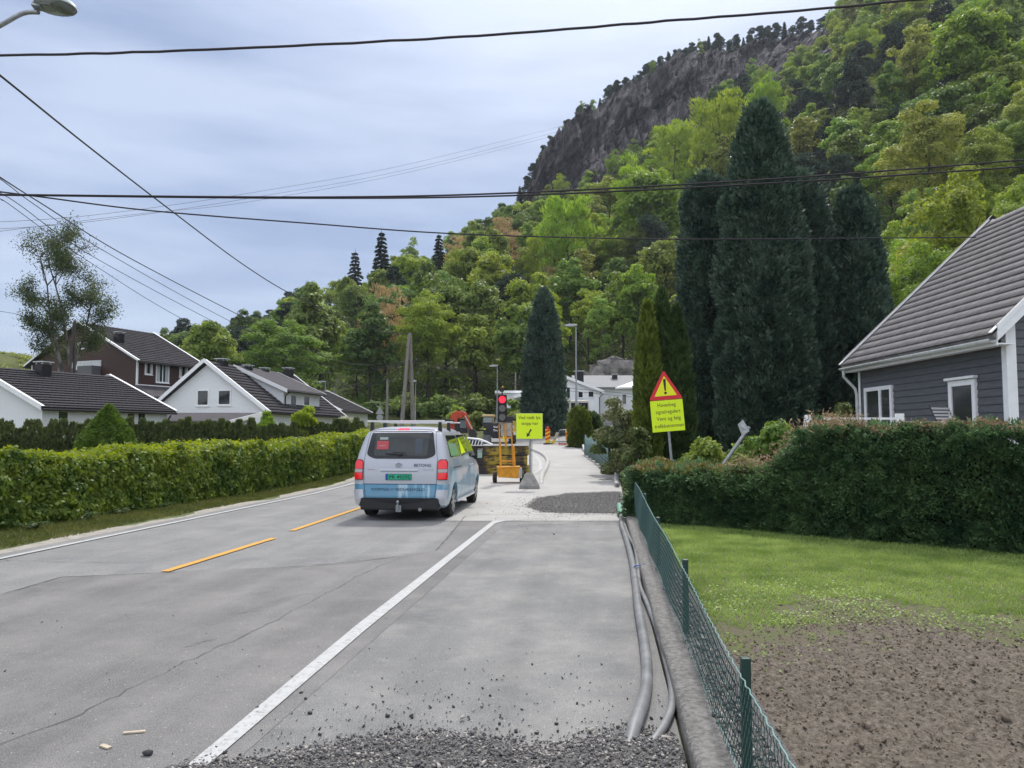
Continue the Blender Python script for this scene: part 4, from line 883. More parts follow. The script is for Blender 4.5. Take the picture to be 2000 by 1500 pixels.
mk = (tpos[keep] > .22) & (tpos[keep] < .5); W_ = W_ + (rng.normal(0, 1, (q, 3)) * np.array([.10, .10, .09]) + np.array([0, 0, .03])) * mk[:, None]
V1, F1 = sprays(W_, NN * .5 + rng.normal(0, .6, (q, 3)), .05 * rng.uniform(.5, 1.5, q), .2, .6)
o = mobj('dry_top', np_mesh('dry_top', V1, F1, m_dry), rt); o['label'] = 'browned clipped twigs along the hedge top'
m_yt = leaf_mat('hedge_top', (.09, .09, .022), (.22, .21, .06), .25, 0, 0, 2.5, fine=8)
W_, NN = em(34000, 'top'); tpos = (W_ - h0) @ hd / LnR; keep = tpos < .30; W_ = W_[keep]; NN = NN[keep]; W_[:, 2] += rng.random(len(W_)) * .07; q = len(W_)
o = mobj('yellowed_top', np_mesh('yellowed_top', *sprays(W_, NN * .5 + rng.normal(0, .5, (q, 3)), .05 * rng.uniform(.5, 1.4, q), .3, .6), m_yt), rt)
# ---- shrubs
def shrub(name, label, cat, c, W_, Hh, n, ls, m, seed, nclump=16, spiky=0, rc=(.26, .4), group=None, tm=None):
    cm, tk = broadleaf(name, W_, Hh * 1.12, Hh * .46, nclump, n, ls, m, seed, spiky=spiky, rc=rc, trunk_r=.05, tm=tm)
    rt = thing(name, label, cat, c, random.uniform(0, 6), group); mobj('crown' if Hh > 2 else 'foliage', cm, rt); mobj('stem', tk, rt); return rt
m_apple = leaf_mat('apple_leaf', (.085, .11, .035), (.21, .24, .11), .35, 0, .1, 1.5, fine=5)
m_greybush = leaf_mat('grey_bush', (.07, .105, .03), (.17, .22, .07), .35, 0, .1, 1.5, fine=5)
m_blossom = leaf_mat('blossom', (.22, .26, .13), (.62, .62, .52), .3, 0, .05, 3, fine=12)
def at(px, py, Y): p = P(px, py, Y); p.z = base(Y); return p
def sp_(px, Y): p = P(px, 848, Y); return Vector((p.x, Y, base(Y)))
def wh(w_, y0_, Y): return w_ * Y / FPX, P(1000, y0_, Y).z - base(Y)
def shrub_px(name, label, cat, px, Y, wpx, ytop, n, ls, m, seed, **k):
    W_, hh = wh(wpx, ytop, Y); return shrub(name, label, cat, sp_(px, Y), W_, hh, n, ls, m, seed, **k)
shrub_px('apple_tree', 'spreading apple tree with pale new leaves before the white parasol', 'tree', 1222, 27, 150, 768, 15000, .055, m_apple, 301, nclump=36, rc=(.2, .3))
shrub_px('garden_bush', 'grey-green bush overhanging the chain-link fence by the footway', 'bush', 1196, 29, 90, 838, 9000, .06, m_greybush, 302)
shrub_px('garden_bush', 'tall bush with pale new leaves behind the signpost, beside the thujas', 'bush', 1245, 20, 70, 800, 9000, .045, m_greybush, 303)
shrub_px('garden_bush', 'green bush behind the low hedge, between the thujas and the leaning post', 'bush', 1378, 20.5, 150, 842, 13000, .045, m_mg, 304)
shrub_px('garden_bush', 'green bush behind the low hedge, just past the leaning post', 'bush', 1505, 20.5, 150, 828, 13000, .045, m_mg, 305)
shrub_px('garden_bush', 'leafy rhododendron-like bush beside the grey house downpipe', 'bush', 1652, 24.5, 80, 752, 7000, .075, m_greybush, 306)
shrub_px('garden_bush', 'young shrub growing behind the orange excavator', 'bush', 893, 66, 44, 788, 3000, .16, m_yg, 307)
shrub_px('garden_bush', 'yellowish bush before the flat-roofed white wing', 'bush', 1012, 76, 52, 803, 3000, .16, m_ol, 308)
shrub_px('garden_bush', 'green climber bush against the flat-roofed white wing', 'bush', 1003, 80, 40, 775, 2600, .16, m_mg, 309)
shrub_px('garden_bush', 'dry grey-green bush on the bank beside the black excavator', 'bush', 935, 68, 60, 806, 3000, .16, m_ol, 310)
shrub_px('flowering_shrub', 'white-blossomed shrub beyond the end of the thuja hedge', 'shrub', 682, 43, 76, 806, 6000, .075, m_blossom, 311, spiky=.9)
shrub_px('flowering_shrub', 'low white-blossomed shrub where the leafy hedge ends by the van', 'shrub', 672, 33.5, 60, 858, 4500, .055, m_blossom, 312, spiky=.8)
shrub_px('garden_bush', 'yellow-green upswept bush before the white dormer house', 'bush', 590, 38.5, 62, 782, 6000, .08, m_yg, 313, spiky=1.0)
shrub_px('garden_bush', 'slanting yellow-green bush at the corner of the white garage', 'bush', 522, 38, 44, 792, 4000, .08, m_yg, 314, spiky=1.0)
# leafy roadside bank on the far side, before the forest
for i, (px, Y, wpx, yt_, lb) in enumerate([(730, 84, 90, 790, 'dark bush at the forest foot behind the small warning sign'), (790, 88, 100, 775, 'dark bush at the forest foot behind the utility poles'), (860, 86, 90, 780, 'dark bush at the forest foot above the orange excavator'), (930, 90, 80, 770, 'dark bush at the forest foot before the flat-roofed wing'), (660, 90, 90, 780, 'dark bush at the forest foot beyond the dormer house')]):
    shrub_px('forest_bush', lb, 'bush', px, Y, wpx, yt_, 5000, .2, m_dg, 330 + i)
# the big birch pair at the brown house
m_birchleaf = leaf_mat('birch_leaf', (.04, .065, .025), (.09, .125, .045), .35, .0, 0, .6)
def birch_pair():
    rt = thing('birch_tree', 'tall many-stemmed birch with thin new leaves before the brown house gable', 'tree', (0, 0, 0)); Y = 50.0
    base_p = P(118, 735, Y); mb = MB(); tips = []; rnd = random.Random(5)
    def br(p, d, l, r, lev):
        pts = [p]; q = p.copy(); dd = d.copy(); nseg = 5
        for i in range(nseg):
            dd = (dd + Vector((rnd.gauss(0, .12), rnd.gauss(0, .12), rnd.gauss(.03, .08) if lev < 2 else -.10))).normalized(); q = q + dd * l / nseg; pts.append(q.copy())
            if lev < 3 and i > 0:
                for _ in range(2 if lev else 1 + (i % 2)):
                    a = rnd.uniform(0, 6.28); side = Vector((math.cos(a), math.sin(a), rnd.uniform(.1, .7))).normalized()
                    br(q, (dd * .5 + side * .8).normalized(), l * rnd.uniform(.19, .33), r * .38, lev + 1)
            if lev >= 2: tips.append(q.copy())
        mb.tube(pts, [max(.012, r * (1 - .75 * i / nseg)) for i in range(len(pts))], 6 if lev < 1 else 4, caps=False)
    for tx, ty in ((60, 475), (125, 455), (150, 520), (95, 545)):
        b0 = base_p + Vector((rnd.uniform(-.6, .6), rnd.uniform(-.5, .5), -1.5)); top = P(tx, ty, Y + rnd.uniform(-1, 1)); br(b0, (top - b0).normalized(), (top - b0).length * .86, .12, 0)
    me = bpy.data.meshes.new('trunk'); me.from_pydata(mb.v, [], mb.f); me.materials.append(m_bark_birch); mobj('trunk', me, rt)
    T = np.array([tuple(t_) for t_ in tips]); k = int(26000 / len(T)) + 1; C = np.repeat(T, k, 0) + rng.normal(0, .27, (len(T) * k, 3)); u = unit(len(C))
    mobj('crown', np_mesh('crown', *leaves(C, u, .056 * rng.uniform(.6, 1.3, len(C)), .6, 1), m_birchleaf), rt)
    print('birch', len(tips))
birch_pair()
# knoll cover
pts = []
for _ in range(420):
    X = random.uniform(-75, -30); Y = random.uniform(56, 84)
    if H(X, Y) - base(Y) > 1.0: pts.append((X, Y, H(X, Y) - .25, random.uniform(.35, .8)))
shrub_cover('knoll_heather', 'dry grass and heather covering the knoll behind the white bungalow', pts, .7, .09, m_ol, 90, 'heather')
# ---- grass
def blades(name, label, P0, hgt, m, wdt=.006, lean=.5):
    n = len(P0); an = rng.uniform(0, 6.28, n); d = np.stack([np.cos(an), np.sin(an), np.zeros(n)], 1); h_ = hgt * rng.uniform(.5, 1.3, n); ln = rng.normal(0, lean, (n, 2)) * h_[:, None]
    tip = P0 + np.concatenate([ln, h_[:, None]], 1); w_ = wdt if np.isscalar(wdt) else wdt[:, None]
    V = np.stack([P0 - d * w_, P0 + d * w_, tip], 1).reshape(-1, 3); o = mobj(name, np_mesh(name, V, np.arange(3 * n).reshape(-1, 3), m)); return prop(o, label, 'grass', kind='stuff')
m_grass = leaf_mat('grass_blade', (.14, .225, .055), (.31, .41, .13), .35, 0, 0, .9, fine=2.2)
m_grass2 = leaf_mat('verge_blade', (.06, .085, .02), (.13, .14, .04), .3, 0, 0, .9, fine=3)
n_ = 260000; X = rng.uniform(1.3, 12, n_); Y = 4.4 + (rng.random(n_) ** .8) * 11
e = soil_edge(X); hy = h0[1] + (X - h0[0]) * (h1[1] - h0[1]) / (h1[0] - h0[0])
k = (X > .85 + .1177 * Y) & (Y < hy + .1) & ((Y > e + .1) | (rng.random(n_) < .06 * (Y > e - .9)))
bare = fbm(X * 1.1 + 3, Y * 1.6 + 8, 4, 91) - np.clip((Y - e - .2) / 1.6, 0, 1) * .5 + np.clip((X - 2.2), -1, 1.2) * .05 + np.clip(1 - (hy - Y) / .9, 0, 1) * .22
k &= (bare < .43) | (rng.random(n_) < .12)
X = X[k]; Y = Y[k]; P0 = np.stack([X, Y, gz(X, Y) + .0], 1); blades('lawn_grass', 'short green lawn grass thinning into the soil bed', P0, .04, m_grass, .0025 + .00045 * Y, .6)
n_ = 60000; Y = 8 + rng.random(n_) ** 1.6 * 30; ex = lw0.x + ld.x / ld.y * (Y - lw0.y); hx = a[0] + dd[0] / dd[1] * (Y - a[1]); f = rng.random(n_) ; X = hx - .1 + (ex - .62 - hx + .25 * (fbm(Y * 1.2, Y * 0 + 2, 3, 6) - .5)) * f
P0 = np.stack([X, Y, np.interp(Y, [0] + KY, [0] + KZ)], 1); blades('verge_grass', 'short verge grass between the hedge and the gravel shoulder', P0, .05, m_grass2, .003 + .00035 * Y, .5)
# broad-leaved weeds along the soil edge
n_ = 7000; X = rng.uniform(1.1, 6.5, n_); Y = soil_edge(X) + rng.normal(.75, .6, n_); k = (X > .85 + .1177 * Y) & (fbm(X * 2, Y * 2, 3, 17) > .44); X = X[k]; Y = Y[k]
C = np.stack([X, Y, gz(X, Y) + rng.uniform(.01, .06, len(X))], 1); o = mobj('weeds', np_mesh('weeds', *leaves(C, np.tile([0, 0, 1.], (len(C), 1)), .013 * rng.uniform(.6, 1.4, len(C)), .7, .6), m_grass)); prop(o, 'broad-leaved weeds scattered between lawn and soil', 'weeds', kind='stuff')
# ================= BUILDINGS =================
m_wpaint = mat('white_cladding', (.74, .76, .78), .55, var=.05, scale=3)
m_trim = mat('white_trim', (.80, .81, .82), .5, var=.04, scale=5)
m_glass = mat('window_glass', (.02, .025, .03), .08, spec=.9)
m_curtain = mat('curtain', (.42, .44, .42), .9)
m_metal_dk = mat('dark_metal', (.018, .018, .02), .45, metal=.3)
m_gutter = mat('gutter', (.55, .57, .57), .45, var=.15, scale=6)
def clad(name, c, pitch=.14, vert=False, dk=.35, var=.12, rough=.6):
    """painted boards: board pitch as bump and thin dark joints"""
    m, n, b = mat_new(name); N = n.nodes.new; K = n.links.new; t = N('ShaderNodeTexCoord'); s = N('ShaderNodeSeparateXYZ'); K(t.outputs['Object'], s.inputs[0])
    if vert:
        ad = N('ShaderNodeMath'); ad.operation = 'ADD'; K(s.outputs[0], ad.inputs[0]); K(s.outputs[1], ad.inputs[1]); src = ad.outputs[0]
    else: src = s.outputs[2]
    d = N('ShaderNodeMath'); d.operation = 'DIVIDE'; d.inputs[1].default_value = pitch; K(src, d.inputs[0]); f = N('ShaderNodeMath'); f.operation = 'FRACT'; K(d.outputs[0], f.inputs[0])
    r = N('ShaderNodeValToRGB'); e = r.color_ramp.elements; e[0].position = 0; e[0].color = (dk, dk, dk, 1); e[1].position = .10; e[1].color = (1, 1, 1, 1); K(f.outputs[0], r.inputs[0])
    z = N('ShaderNodeTexNoise'); z.inputs['Scale'].default_value = 3; z.inputs['Detail'].default_value = 6; mp = N('ShaderNodeMapping'); mp.inputs['Scale'].default_value = (.5, .5, 3) if not vert else (3, 3, .4); K(t.outputs['Object'], mp.inputs[0]); K(mp.outputs[0], z.inputs['Vector'])
    mr_ = N('ShaderNodeMapRange'); mr_.inputs[3].default_value = 1 - var; mr_.inputs[4].default_value = 1 + var; K(z.outputs[0], mr_.inputs[0])
    m1 = N('ShaderNodeMix'); m1.data_type = 'RGBA'; m1.blend_type = 'MULTIPLY'; m1.inputs[0].default_value = 1; m1.inputs[6].default_value = (*c, 1); K(r.outputs[0], m1.inputs[7])
    m2 = N('ShaderNodeMix'); m2.data_type = 'RGBA'; m2.blend_type = 'MULTIPLY'; m2.inputs[0].default_value = 1; K(m1.outputs[2], m2.inputs[6]); K(mr_.outputs[0], m2.inputs[7]); K(m2.outputs[2], b.inputs['Base Color'])
    bp = N('ShaderNodeBump'); bp.inputs['Strength'].default_value = .8; bp.inputs['Distance'].default_value = .02; K(f.outputs[0], bp.inputs['Height']); K(bp.outputs[0], b.inputs['Normal'])
    b.inputs['Roughness'].default_value = rough; return m
m_wv = clad('white_vertical_boards', (.76, .78, .80), .14, True, .6, .04)
m_wh = clad('white_boards', (.78, .80, .82), .15, False, .72, .04)
m_brown = clad('brown_boards', (.062, .030, .024), .16, False, .5, .22)
m_grey = clad('grey_boards', (.085, .092, .102), .17, False, .25, .12)
m_tile = mat('roof_tile_black', (.062, .060, .066), .8, var=.2, scale=9, spec=.12)
m_tile_r = mat('roof_tile_brown', (.235, .22, .215), .8, var=.18, scale=5, spec=.2)
m_felt = mat('roof_felt', (.075, .072, .078), .9, var=.15, scale=2, spec=.1)
m_tile_l = mat('roof_light_grey', (.21, .215, .225), .8, var=.1, scale=4)
def tiles(o0, ex, ey, nrm, L_, S_, row, col, th, name, m, parent, amp=.018, lip=.065):
    """tiled roof slope: rows step down the slope, rounded pans across. ex along eave, ey up slope"""
    ncol = max(2, int(L_ / col)); nrow = max(1, int(S_ / row)); xs_ = np.linspace(0, L_, ncol * 4 + 1); V = []; F = []; q = len(xs_)
    o0, ex, ey, nrm = (np.array(v) for v in (o0, ex, ey, nrm)); k = 0; st = S_ / nrow
    for j in range(nrow):          # each course overhangs the one below with a dark gap under its lip
        for (s_, h_) in ((j * st - .05 + (.05 if j == 0 else 0), th + lip - .018), (j * st - .05 + (.05 if j == 0 else 0), th + lip), ((j + 1) * st + (.02 if j < nrow - 1 else 0), th)):
            V.append(o0 + ex * xs_[:, None] + ey * s_ + nrm * (h_ + amp * np.abs(np.sin(np.pi * xs_ / (L_ / ncol))))[:, None])
        for a in (0, 1):
            i = np.arange(q - 1) + (k + a) * q; F.append(np.stack([i, i + 1, i + q + 1, i + q], -1))
        k += 3
    V = np.concatenate(V); F = np.concatenate(F)
    me = np_mesh(name, V, F, m); 
    if me.polygons[q].normal.dot(Vector(nrm)) < 0: me.flip_normals()
    return mobj(name, me, parent)
def window(parent, x0, x1, z0, z1, y, out=-1, axis='x', fr=.07, mull=None, mat_f=None, curtain=False, deep=.05, name='window'):
    """window on a wall: axis x (wall along x at y) or y (wall along y at x=y arg)"""
    mf = mat_f or m_trim; f = MB(); g = MB()
    def bx(mb, a0, a1, b0, b1, c0, c1):
        mb.box(a0, a1, min(b0, b1), max(b0, b1), c0, c1) if axis == 'x' else mb.box(min(b0, b1), max(b0, b1), a0, a1, c0, c1)
    yo = y + out * .045; yi = y - out * .03
    for a0, a1, c0, c1 in ((x0, x0 + fr, z0 + fr, z1 - fr), (x1 - fr, x1, z0 + fr, z1 - fr), (x0, x1, z1 - fr, z1), (x0, x1, z0, z0 + fr)): bx(f, a0, a1, yi, yo, c0, c1)
    for q in (mull or []): xm = x0 + (x1 - x0) * q; bx(f, xm - fr * .5, xm + fr * .5, yi, yo, z0 + fr, z1 - fr)
    fo = f.build(name, mf, parent, bevel=.006)
    bx(g, x0 + fr, x1 - fr, y + out * .004, y + out * .012, z0 + fr, z1 - fr); g.build('pane', m_glass, fo)
    if curtain:
        c = MB(); wv = (x1 - x0 - 2 * fr)
        for a0, a1 in ((x0 + fr, x0 + fr + wv * .28), (x1 - fr - wv * .28, x1 - fr)): bx(c, a0, a1, y + out * .014, y + out * .018, z0 + fr, z1 - fr)
        c.build('curtain', m_curtain, fo)
    s = MB(); bx(s, x0 - .05, x1 + .05, y, y + out * .09, z0 - .045, z0 - .003); s.build('sill', mf, fo); return fo
def wall_px(A, d, px0, px1, py0, py1):
    """pixel rectangle on the vertical wall through A along d -> t0,t1,z0,z1"""
    T = []
    for px in (px0, px1): u_ = (px - 1000) / FPX * 1.0; T.append((u_ * A[1] - A[0]) / (d[0] - u_ * d[1]))
    ym = A[1] + d[1] * sum(T) / 2; return T[0], T[1], P(1000, py1, ym).z, P(1000, py0, ym).z
def chimney(parent, x, y, z0, z1, w_=.55, m=None, cap=True, name='chimney'):
    c = MB(); c.box(x - w_ / 2, x + w_ / 2, y - w_ / 2, y + w_ / 2, z0, z1); o = c.build(name, m or m_metal_dk, parent, bevel=.02)
    fl = MB(); fl.prism([(-w_ * .8, 0), (w_ * .8, 0), (w_ * .5, .1), (-w_ * .5, .1)], -w_ * .8, w_ * .8, Matrix.Translation((x, y, z0 + (z1 - z0) * .35))); 
    if cap:
        k = MB(); k.box(x - w_ * .62, x + w_ * .62, y - w_ * .62, y + w_ * .62, z1 + .10, z1 + .15)
        for sx in (-1, 1):
            for sy in (-1, 1): k.box(x + sx * w_ * .4 - .03, x + sx * w_ * .4 + .03, y + sy * w_ * .4 - .03, y + sy * w_ * .4 + .03, z1 - .01, z1 + .10)
        k.build('chimney_cap', m_gutter, o)
    return o
def roof_at(A, d, ze, zr, yr, px, py, Y0, Y1):
    best = None
    for Y in np.arange(Y0, Y1, .05):
        p = P(px, py, Y); x_, y_ = loc2(A, d, p.x, p.y)
        if -.3 <= y_ <= yr: e = abs(p.z - (ze + (zr - ze) * y_ / yr)); best = (e, x_, y_, Y) if best is None or e < best[0] else best
    return best[1:]
def gable(parent, Lx, W, z0, ze, zr, ov=.4, gv=.3, wm=None, rm=None, th=.12, board=.2, gable_m=None, tile=(.34, .3), yr=None, x0=0, gutter=True, corner=None):
    """rectangular house, ridge along x, eave walls at y=0 and y=W"""
    yr = W / 2 if yr is None else yr; wm = wm or m_wh; w_ = MB()
    w_.add([(x0, 0, z0), (Lx, 0, z0), (Lx, W, z0), (x0, W, z0), (x0, 0, ze), (Lx, 0, ze), (Lx, W, ze), (x0, W, ze), (x0, yr, zr - th), (Lx, yr, zr - th)],
           [(0, 1, 5, 4), (2, 3, 7, 6), (3, 0, 4, 8, 7), (1, 2, 6, 9, 5)]); w_.build('wall', wm, parent)
    roofs = []
    for side in (0, 1):
        run = yr if side == 0 else W - yr; sl = (zr - ze) / run; ln = math.hypot(1, sl); n_ = Vector((0, (-1 if side == 0 else 1) * sl / ln, 1 / ln)); up_ = Vector((0, (1 if side == 0 else -1) / ln, sl / ln))
        ey0 = -ov if side == 0 else W + ov; zz = ze - ov * sl; o0 = Vector((x0 - gv, ey0, zz)); S_ = (run + ov) * ln; r = MB(); Lt = Lx - x0 + 2 * gv
        a = [o0, o0 + Vector((Lt, 0, 0)), o0 + Vector((Lt, 0, 0)) + up_ * S_, o0 + up_ * S_]; vs = a + [v + n_ * th * .8 for v in a]
        r.add(vs, [(3, 2, 1, 0), (4, 5, 6, 7), (0, 1, 5, 4), (1, 2, 6, 5), (2, 3, 7, 6), (3, 0, 4, 7)]); ro = r.build('roof', rm if rm else m_tile, parent); roofs.append(ro)
        if tile: tiles(tuple(o0 + Vector((0, 0, 0))), (1, 0, 0), tuple(up_), tuple(n_), Lt, S_, tile[0], tile[1], th * .8 + .004, 'roof_tiles', rm or m_tile, ro)
        for xx in (x0 - gv - .035, Lx + gv + .002):
            bb = MB(); p0 = Vector((xx, ey0, zz + th * .9 + .13)); p1 = p0 + up_ * S_; dn = Vector((0, 0, -board))
            bb.add([p0, p1, p1 + dn, p0 + dn, p0 + Vector((.033, 0, 0)), p1 + Vector((.033, 0, 0)), p1 + dn + Vector((.033, 0, 0)), p0 + dn + Vector((.033, 0, 0))], [(0, 1, 2, 3), (7, 6, 5, 4), (0, 4, 5, 1), (2, 6, 7, 3), (1, 5, 6, 2), (0, 3, 7, 4)])
            bb.build('barge_board', m_trim, parent)
            cp = MB(); ca_ = Vector((xx + (.0 if xx < x0 else -.11), ey0, zz)) + n_ * (th * .8 + .095); cb2 = ca_ + up_ * S_; ex_ = Vector((.15, 0, 0)); nn_ = n_ * .02
            cp.add([ca_, cb2, cb2 + ex_, ca_ + ex_, ca_ + nn_, cb2 + nn_, cb2 + ex_ + nn_, ca_ + ex_ + nn_], [(0, 1, 2, 3), (7, 6, 5, 4), (0, 4, 5, 1), (2, 6, 7, 3), (1, 5, 6, 2), (0, 3, 7, 4)]); cp.build('verge_cap', m_trim, parent)
        if gutter:
            g_ = MB(); g_.tube([(x0 - gv, ey0 - (.06 if side == 0 else -.06), zz + .03), (Lx + gv, ey0 - (.06 if side == 0 else -.06), zz + .03)], .06, 8); g_.build('gutter', m_metal_dk if gutter is True else gutter, parent, True)
    if corner:
        for (cx, cy) in ((x0, 0), (Lx, 0), (x0, W), (Lx, W)):
            c = MB(); c.box(cx - .02 if cx == x0 else cx - .10, cx + .10 if cx == x0 else cx + .02, cy - .02 if cy == 0 else cy - .10, cy + .10 if cy == 0 else cy + .02, z0, ze); c.build('corner_board', corner, parent)
    return roofs
def frame(A, d):   # root at A with x axis along d
    return math.atan2(d[1], d[0])
def loc2(A, d, X, Y):
    vx, vy = X - A[0], Y - A[1]; return vx * d[0] + vy * d[1], -vx * d[1] + vy * d[0]
# ---- white bungalow, outermost left
A = np.array([-21.4, 35.0]); d = np.array([.397, .918])
rt = thing('bungalow', 'low white bungalow with black tiled roof behind the conical conifer', 'house', (A[0], A[1], 0), frame(A, d))
gable(rt, 7.0, 9.6, -.1, 2.93, 4.9, .35, .3, m_wv, m_tile, board=.24, corner=m_trim, tile=(.34, .24))
for px0, px1, py0, py1 in ((112, 134, 802, 832), (190, 206, 805, 834), (247, 264, 806, 836), (268, 285, 806, 836)):
    t0, t1, z0, z1 = wall_px(A, d, px0, px1, py0, py1); window(rt, t0, t1, max(z0, .9), z1, 0, -1, fr=.05)
x_, y_, Yq = roof_at(A, d, 2.93, 4.9, 4.8, 84, 738, 34, 46); chimney(rt, x_, y_, P(84, 738, Yq).z - .3, P(84, 712, Yq).z, .55)
dn = MB(); t0 = wall_px(A, d, 330, 332, 800, 820)[0]; dn.tube([(6.95, -.38, 2.7), (6.9, -.2, 2.45), (6.9, -.06, 2.3), (6.9, -.06, 0)], .04, 8); dn.build('downpipe', m_metal_dk, rt, True)
# ---- brown house on the knoll
A = np.array([-28.4, 58.0]); d = np.array([.371, .928])
rt = thing('brown_house', 'dark brown wooden two-storey house with black roof behind the bungalow', 'house', (A[0], A[1], 0), frame(A, d))
zeB = P(265, 703, 58).z; gable(rt, 6.6, 11.5, 1.0, zeB, P(147, 637, 60.5).z + .15, .45, .35, m_brown, m_felt, board=.16, corner=m_trim, tile=(.40, .42), yr=6.0)
for i_, (px0, px1, py0, py1) in enumerate(((280, 295, 707, 732), (302, 328, 710, 748), (348, 364, 715, 738))):
    t0, t1, z0, z1 = wall_px(A, d, px0, px1, py0, py1); window(rt, t0, t1, z0, z1, 0, -1, fr=.09, mull=[.5] if i_ == 1 else None, curtain=True)
def gwin(px0, px1, py0, py1):   # on the gable wall x=0
    g_ = np.array([-d[1], d[0]]); return wall_px(A, g_, px1, px0, py0, py1)
t0, t1, z0, z1 = gwin(148, 166, 669, 682); window(rt, t0, t1, z0, z1, 0, -1, 'y', fr=.08)
t0, t1, z0, z1 = gwin(133, 195, 705, 722); wc = MB(); wc.box(-.05, -.004, t0, t1, z0, z1); wc.build('pale_panel', m_gutter, rt)
t0, t1, z0, z1 = gwin(168, 196, 716, 738); wc = MB(); wc.box(-.9, -.055, t0, t1, z0 - 1, z1); wc.build('porch_block', mat('porch_grey', (.13, .13, .14), .8), rt, bevel=.02)
x_, y_, Yq = roof_at(A, d, zeB, P(147, 637, 60.5).z + .15, 6.0, 232, 671, 56, 72); chimney(rt, x_, y_, P(232, 671, Yq).z - .4, P(232, 652, Yq).z, .55)
lean = MB(); zz = P(300, 752, 58).z; lean.prism([(-1.9, zz - .9), (0, zz), (0, zz - .14), (-1.9, zz - 1.04)], -.2, 6.8, Matrix(((0, 1, 0, 0), (1, 0, 0, 0), (0, 0, 1, 0), (0, 0, 0, 1)))); lean.build('lean_to_roof', m_felt, rt)
lw = MB(); lw.box(-.1, 6.7, -.04, -.004, zz + .0, zz + .08); lw.build('trim_board', m_trim, rt)
lw = MB(); lw.box(0, 6.6, -1.7, -.01, 0, zz - 1.05); lw.build('lower_wall', m_brown, rt)
# ---- white dormer house
pk = np.array([-19.9, 50.0]); d = np.array([.168, .986]); d /= np.linalg.norm(d); pp = np.array([-d[1], d[0]]); A = pk - pp * 4.2
rt = thing('dormer_house', 'white gabled house with steep black roof and a wide dormer', 'house', (A[0], A[1], 0), frame(A, d))
gable(rt, 12.0, 8.0, -.1, 3.25, P(402, 708, 50).z, .35, .4, m_wh, m_tile, board=.26, tile=(.34, .28), yr=4.2, corner=m_trim)
def gw(px0, px1, py0, py1): return wall_px(A, pp, px1, px0, py0, py1)
for q in ((384, 408, 761, 793), (425, 451, 761, 792)):
    t0, t1, z0, z1 = gw(*q); window(rt, t0, t1, z0, z1, 0, -1, 'y', fr=.08, curtain=False)
# dormer: flat-pitched roof from near the ridge out to its own front wall
dx0, dx1 = 3.3, 9.2; zf = P(548, 763, 53.5).z; zrid = P(402, 708, 50).z - .05
dm = MB(); dm.add([(dx0, .45, 3.3), (dx1, .45, 3.3), (dx1, .45, zf), (dx0, .45, zf), (dx0, 4.1, zrid - .1), (dx1, 4.1, zrid - .1), (dx0, 4.1, 5.6), (dx1, 4.1, 5.6)], [(0, 1, 2, 3), (0, 3, 4, 6), (1, 7, 5, 2), (3, 2, 5, 4)]); dm.build('dormer_wall', m_wh, rt)
dr_ = MB(); s_ = (zrid - zf) / 3.65; dr_.add([(dx0 - .25, .1, zf - .35 * s_ + .02), (dx1 + .35, .1, zf - .35 * s_ + .02), (dx1 + .35, 4.1, zrid + .02), (dx0 - .25, 4.1, zrid + .02), (dx0 - .25, .1, zf - .35 * s_ + .18), (dx1 + .35, .1, zf - .35 * s_ + .18), (dx1 + .35, 4.1, zrid + .18), (dx0 - .25, 4.1, zrid + .18)], [(3, 2, 1, 0), (4, 5, 6, 7), (0, 1, 5, 4), (1, 2, 6, 5), (2, 3, 7, 6), (3, 0, 4, 7)]); dro = dr_.build('dormer_roof', m_felt, rt)
for xx in (dx0 - .29, dx1 + .352):
    bb = MB(); bb.add([(xx, .08, zf - .35 * s_ + .2), (xx, 4.1, zrid + .2), (xx, 4.1, zrid - .05), (xx, .08, zf - .35 * s_ - .05), (xx + .036, .08, zf - .35 * s_ + .2), (xx + .036, 4.1, zrid + .2), (xx + .036, 4.1, zrid - .05), (xx + .036, .08, zf - .35 * s_ - .05)], [(0, 1, 2, 3), (7, 6, 5, 4), (0, 4, 5, 1), (2, 6, 7, 3), (1, 5, 6, 2), (0, 3, 7, 4)]); bb.build('dormer_barge_board', m_trim, rt)
g_ = MB(); g_.tube([(dx0 - .25, .04, zf - .1), (dx1 + .35, .04, zf - .1)], .06, 8); g_.tube([(dx0 + .1, .1, zf - .15), (dx0 + .06, .35, zf - .4), (dx0 + .06, .38, 3.4)], .045, 8); g_.build('gutter', m_metal_dk, rt, True)
Ad = A + pp * .45
for q in ((566, 578, 771, 793), (592, 604, 773, 793)):
    t0, t1, z0, z1 = wall_px(Ad, d, *q); window(rt, t0, t1, z0, z1, .45, -1, fr=.07)
for px, y1, y2, Yc, w_ in ((433, 702, 724, 51.5, .62), (484, 714, 728, 54, .5), (517, 719, 731, 57, .5), (563, 719, 741, 60, .6)):
    c = P(px, y2, Yc); x_, y_ = loc2(A, d, c.x, c.y); chimney(rt, x_, y_, c.z - .5, P(px, y1 + 3, Yc).z, w_)
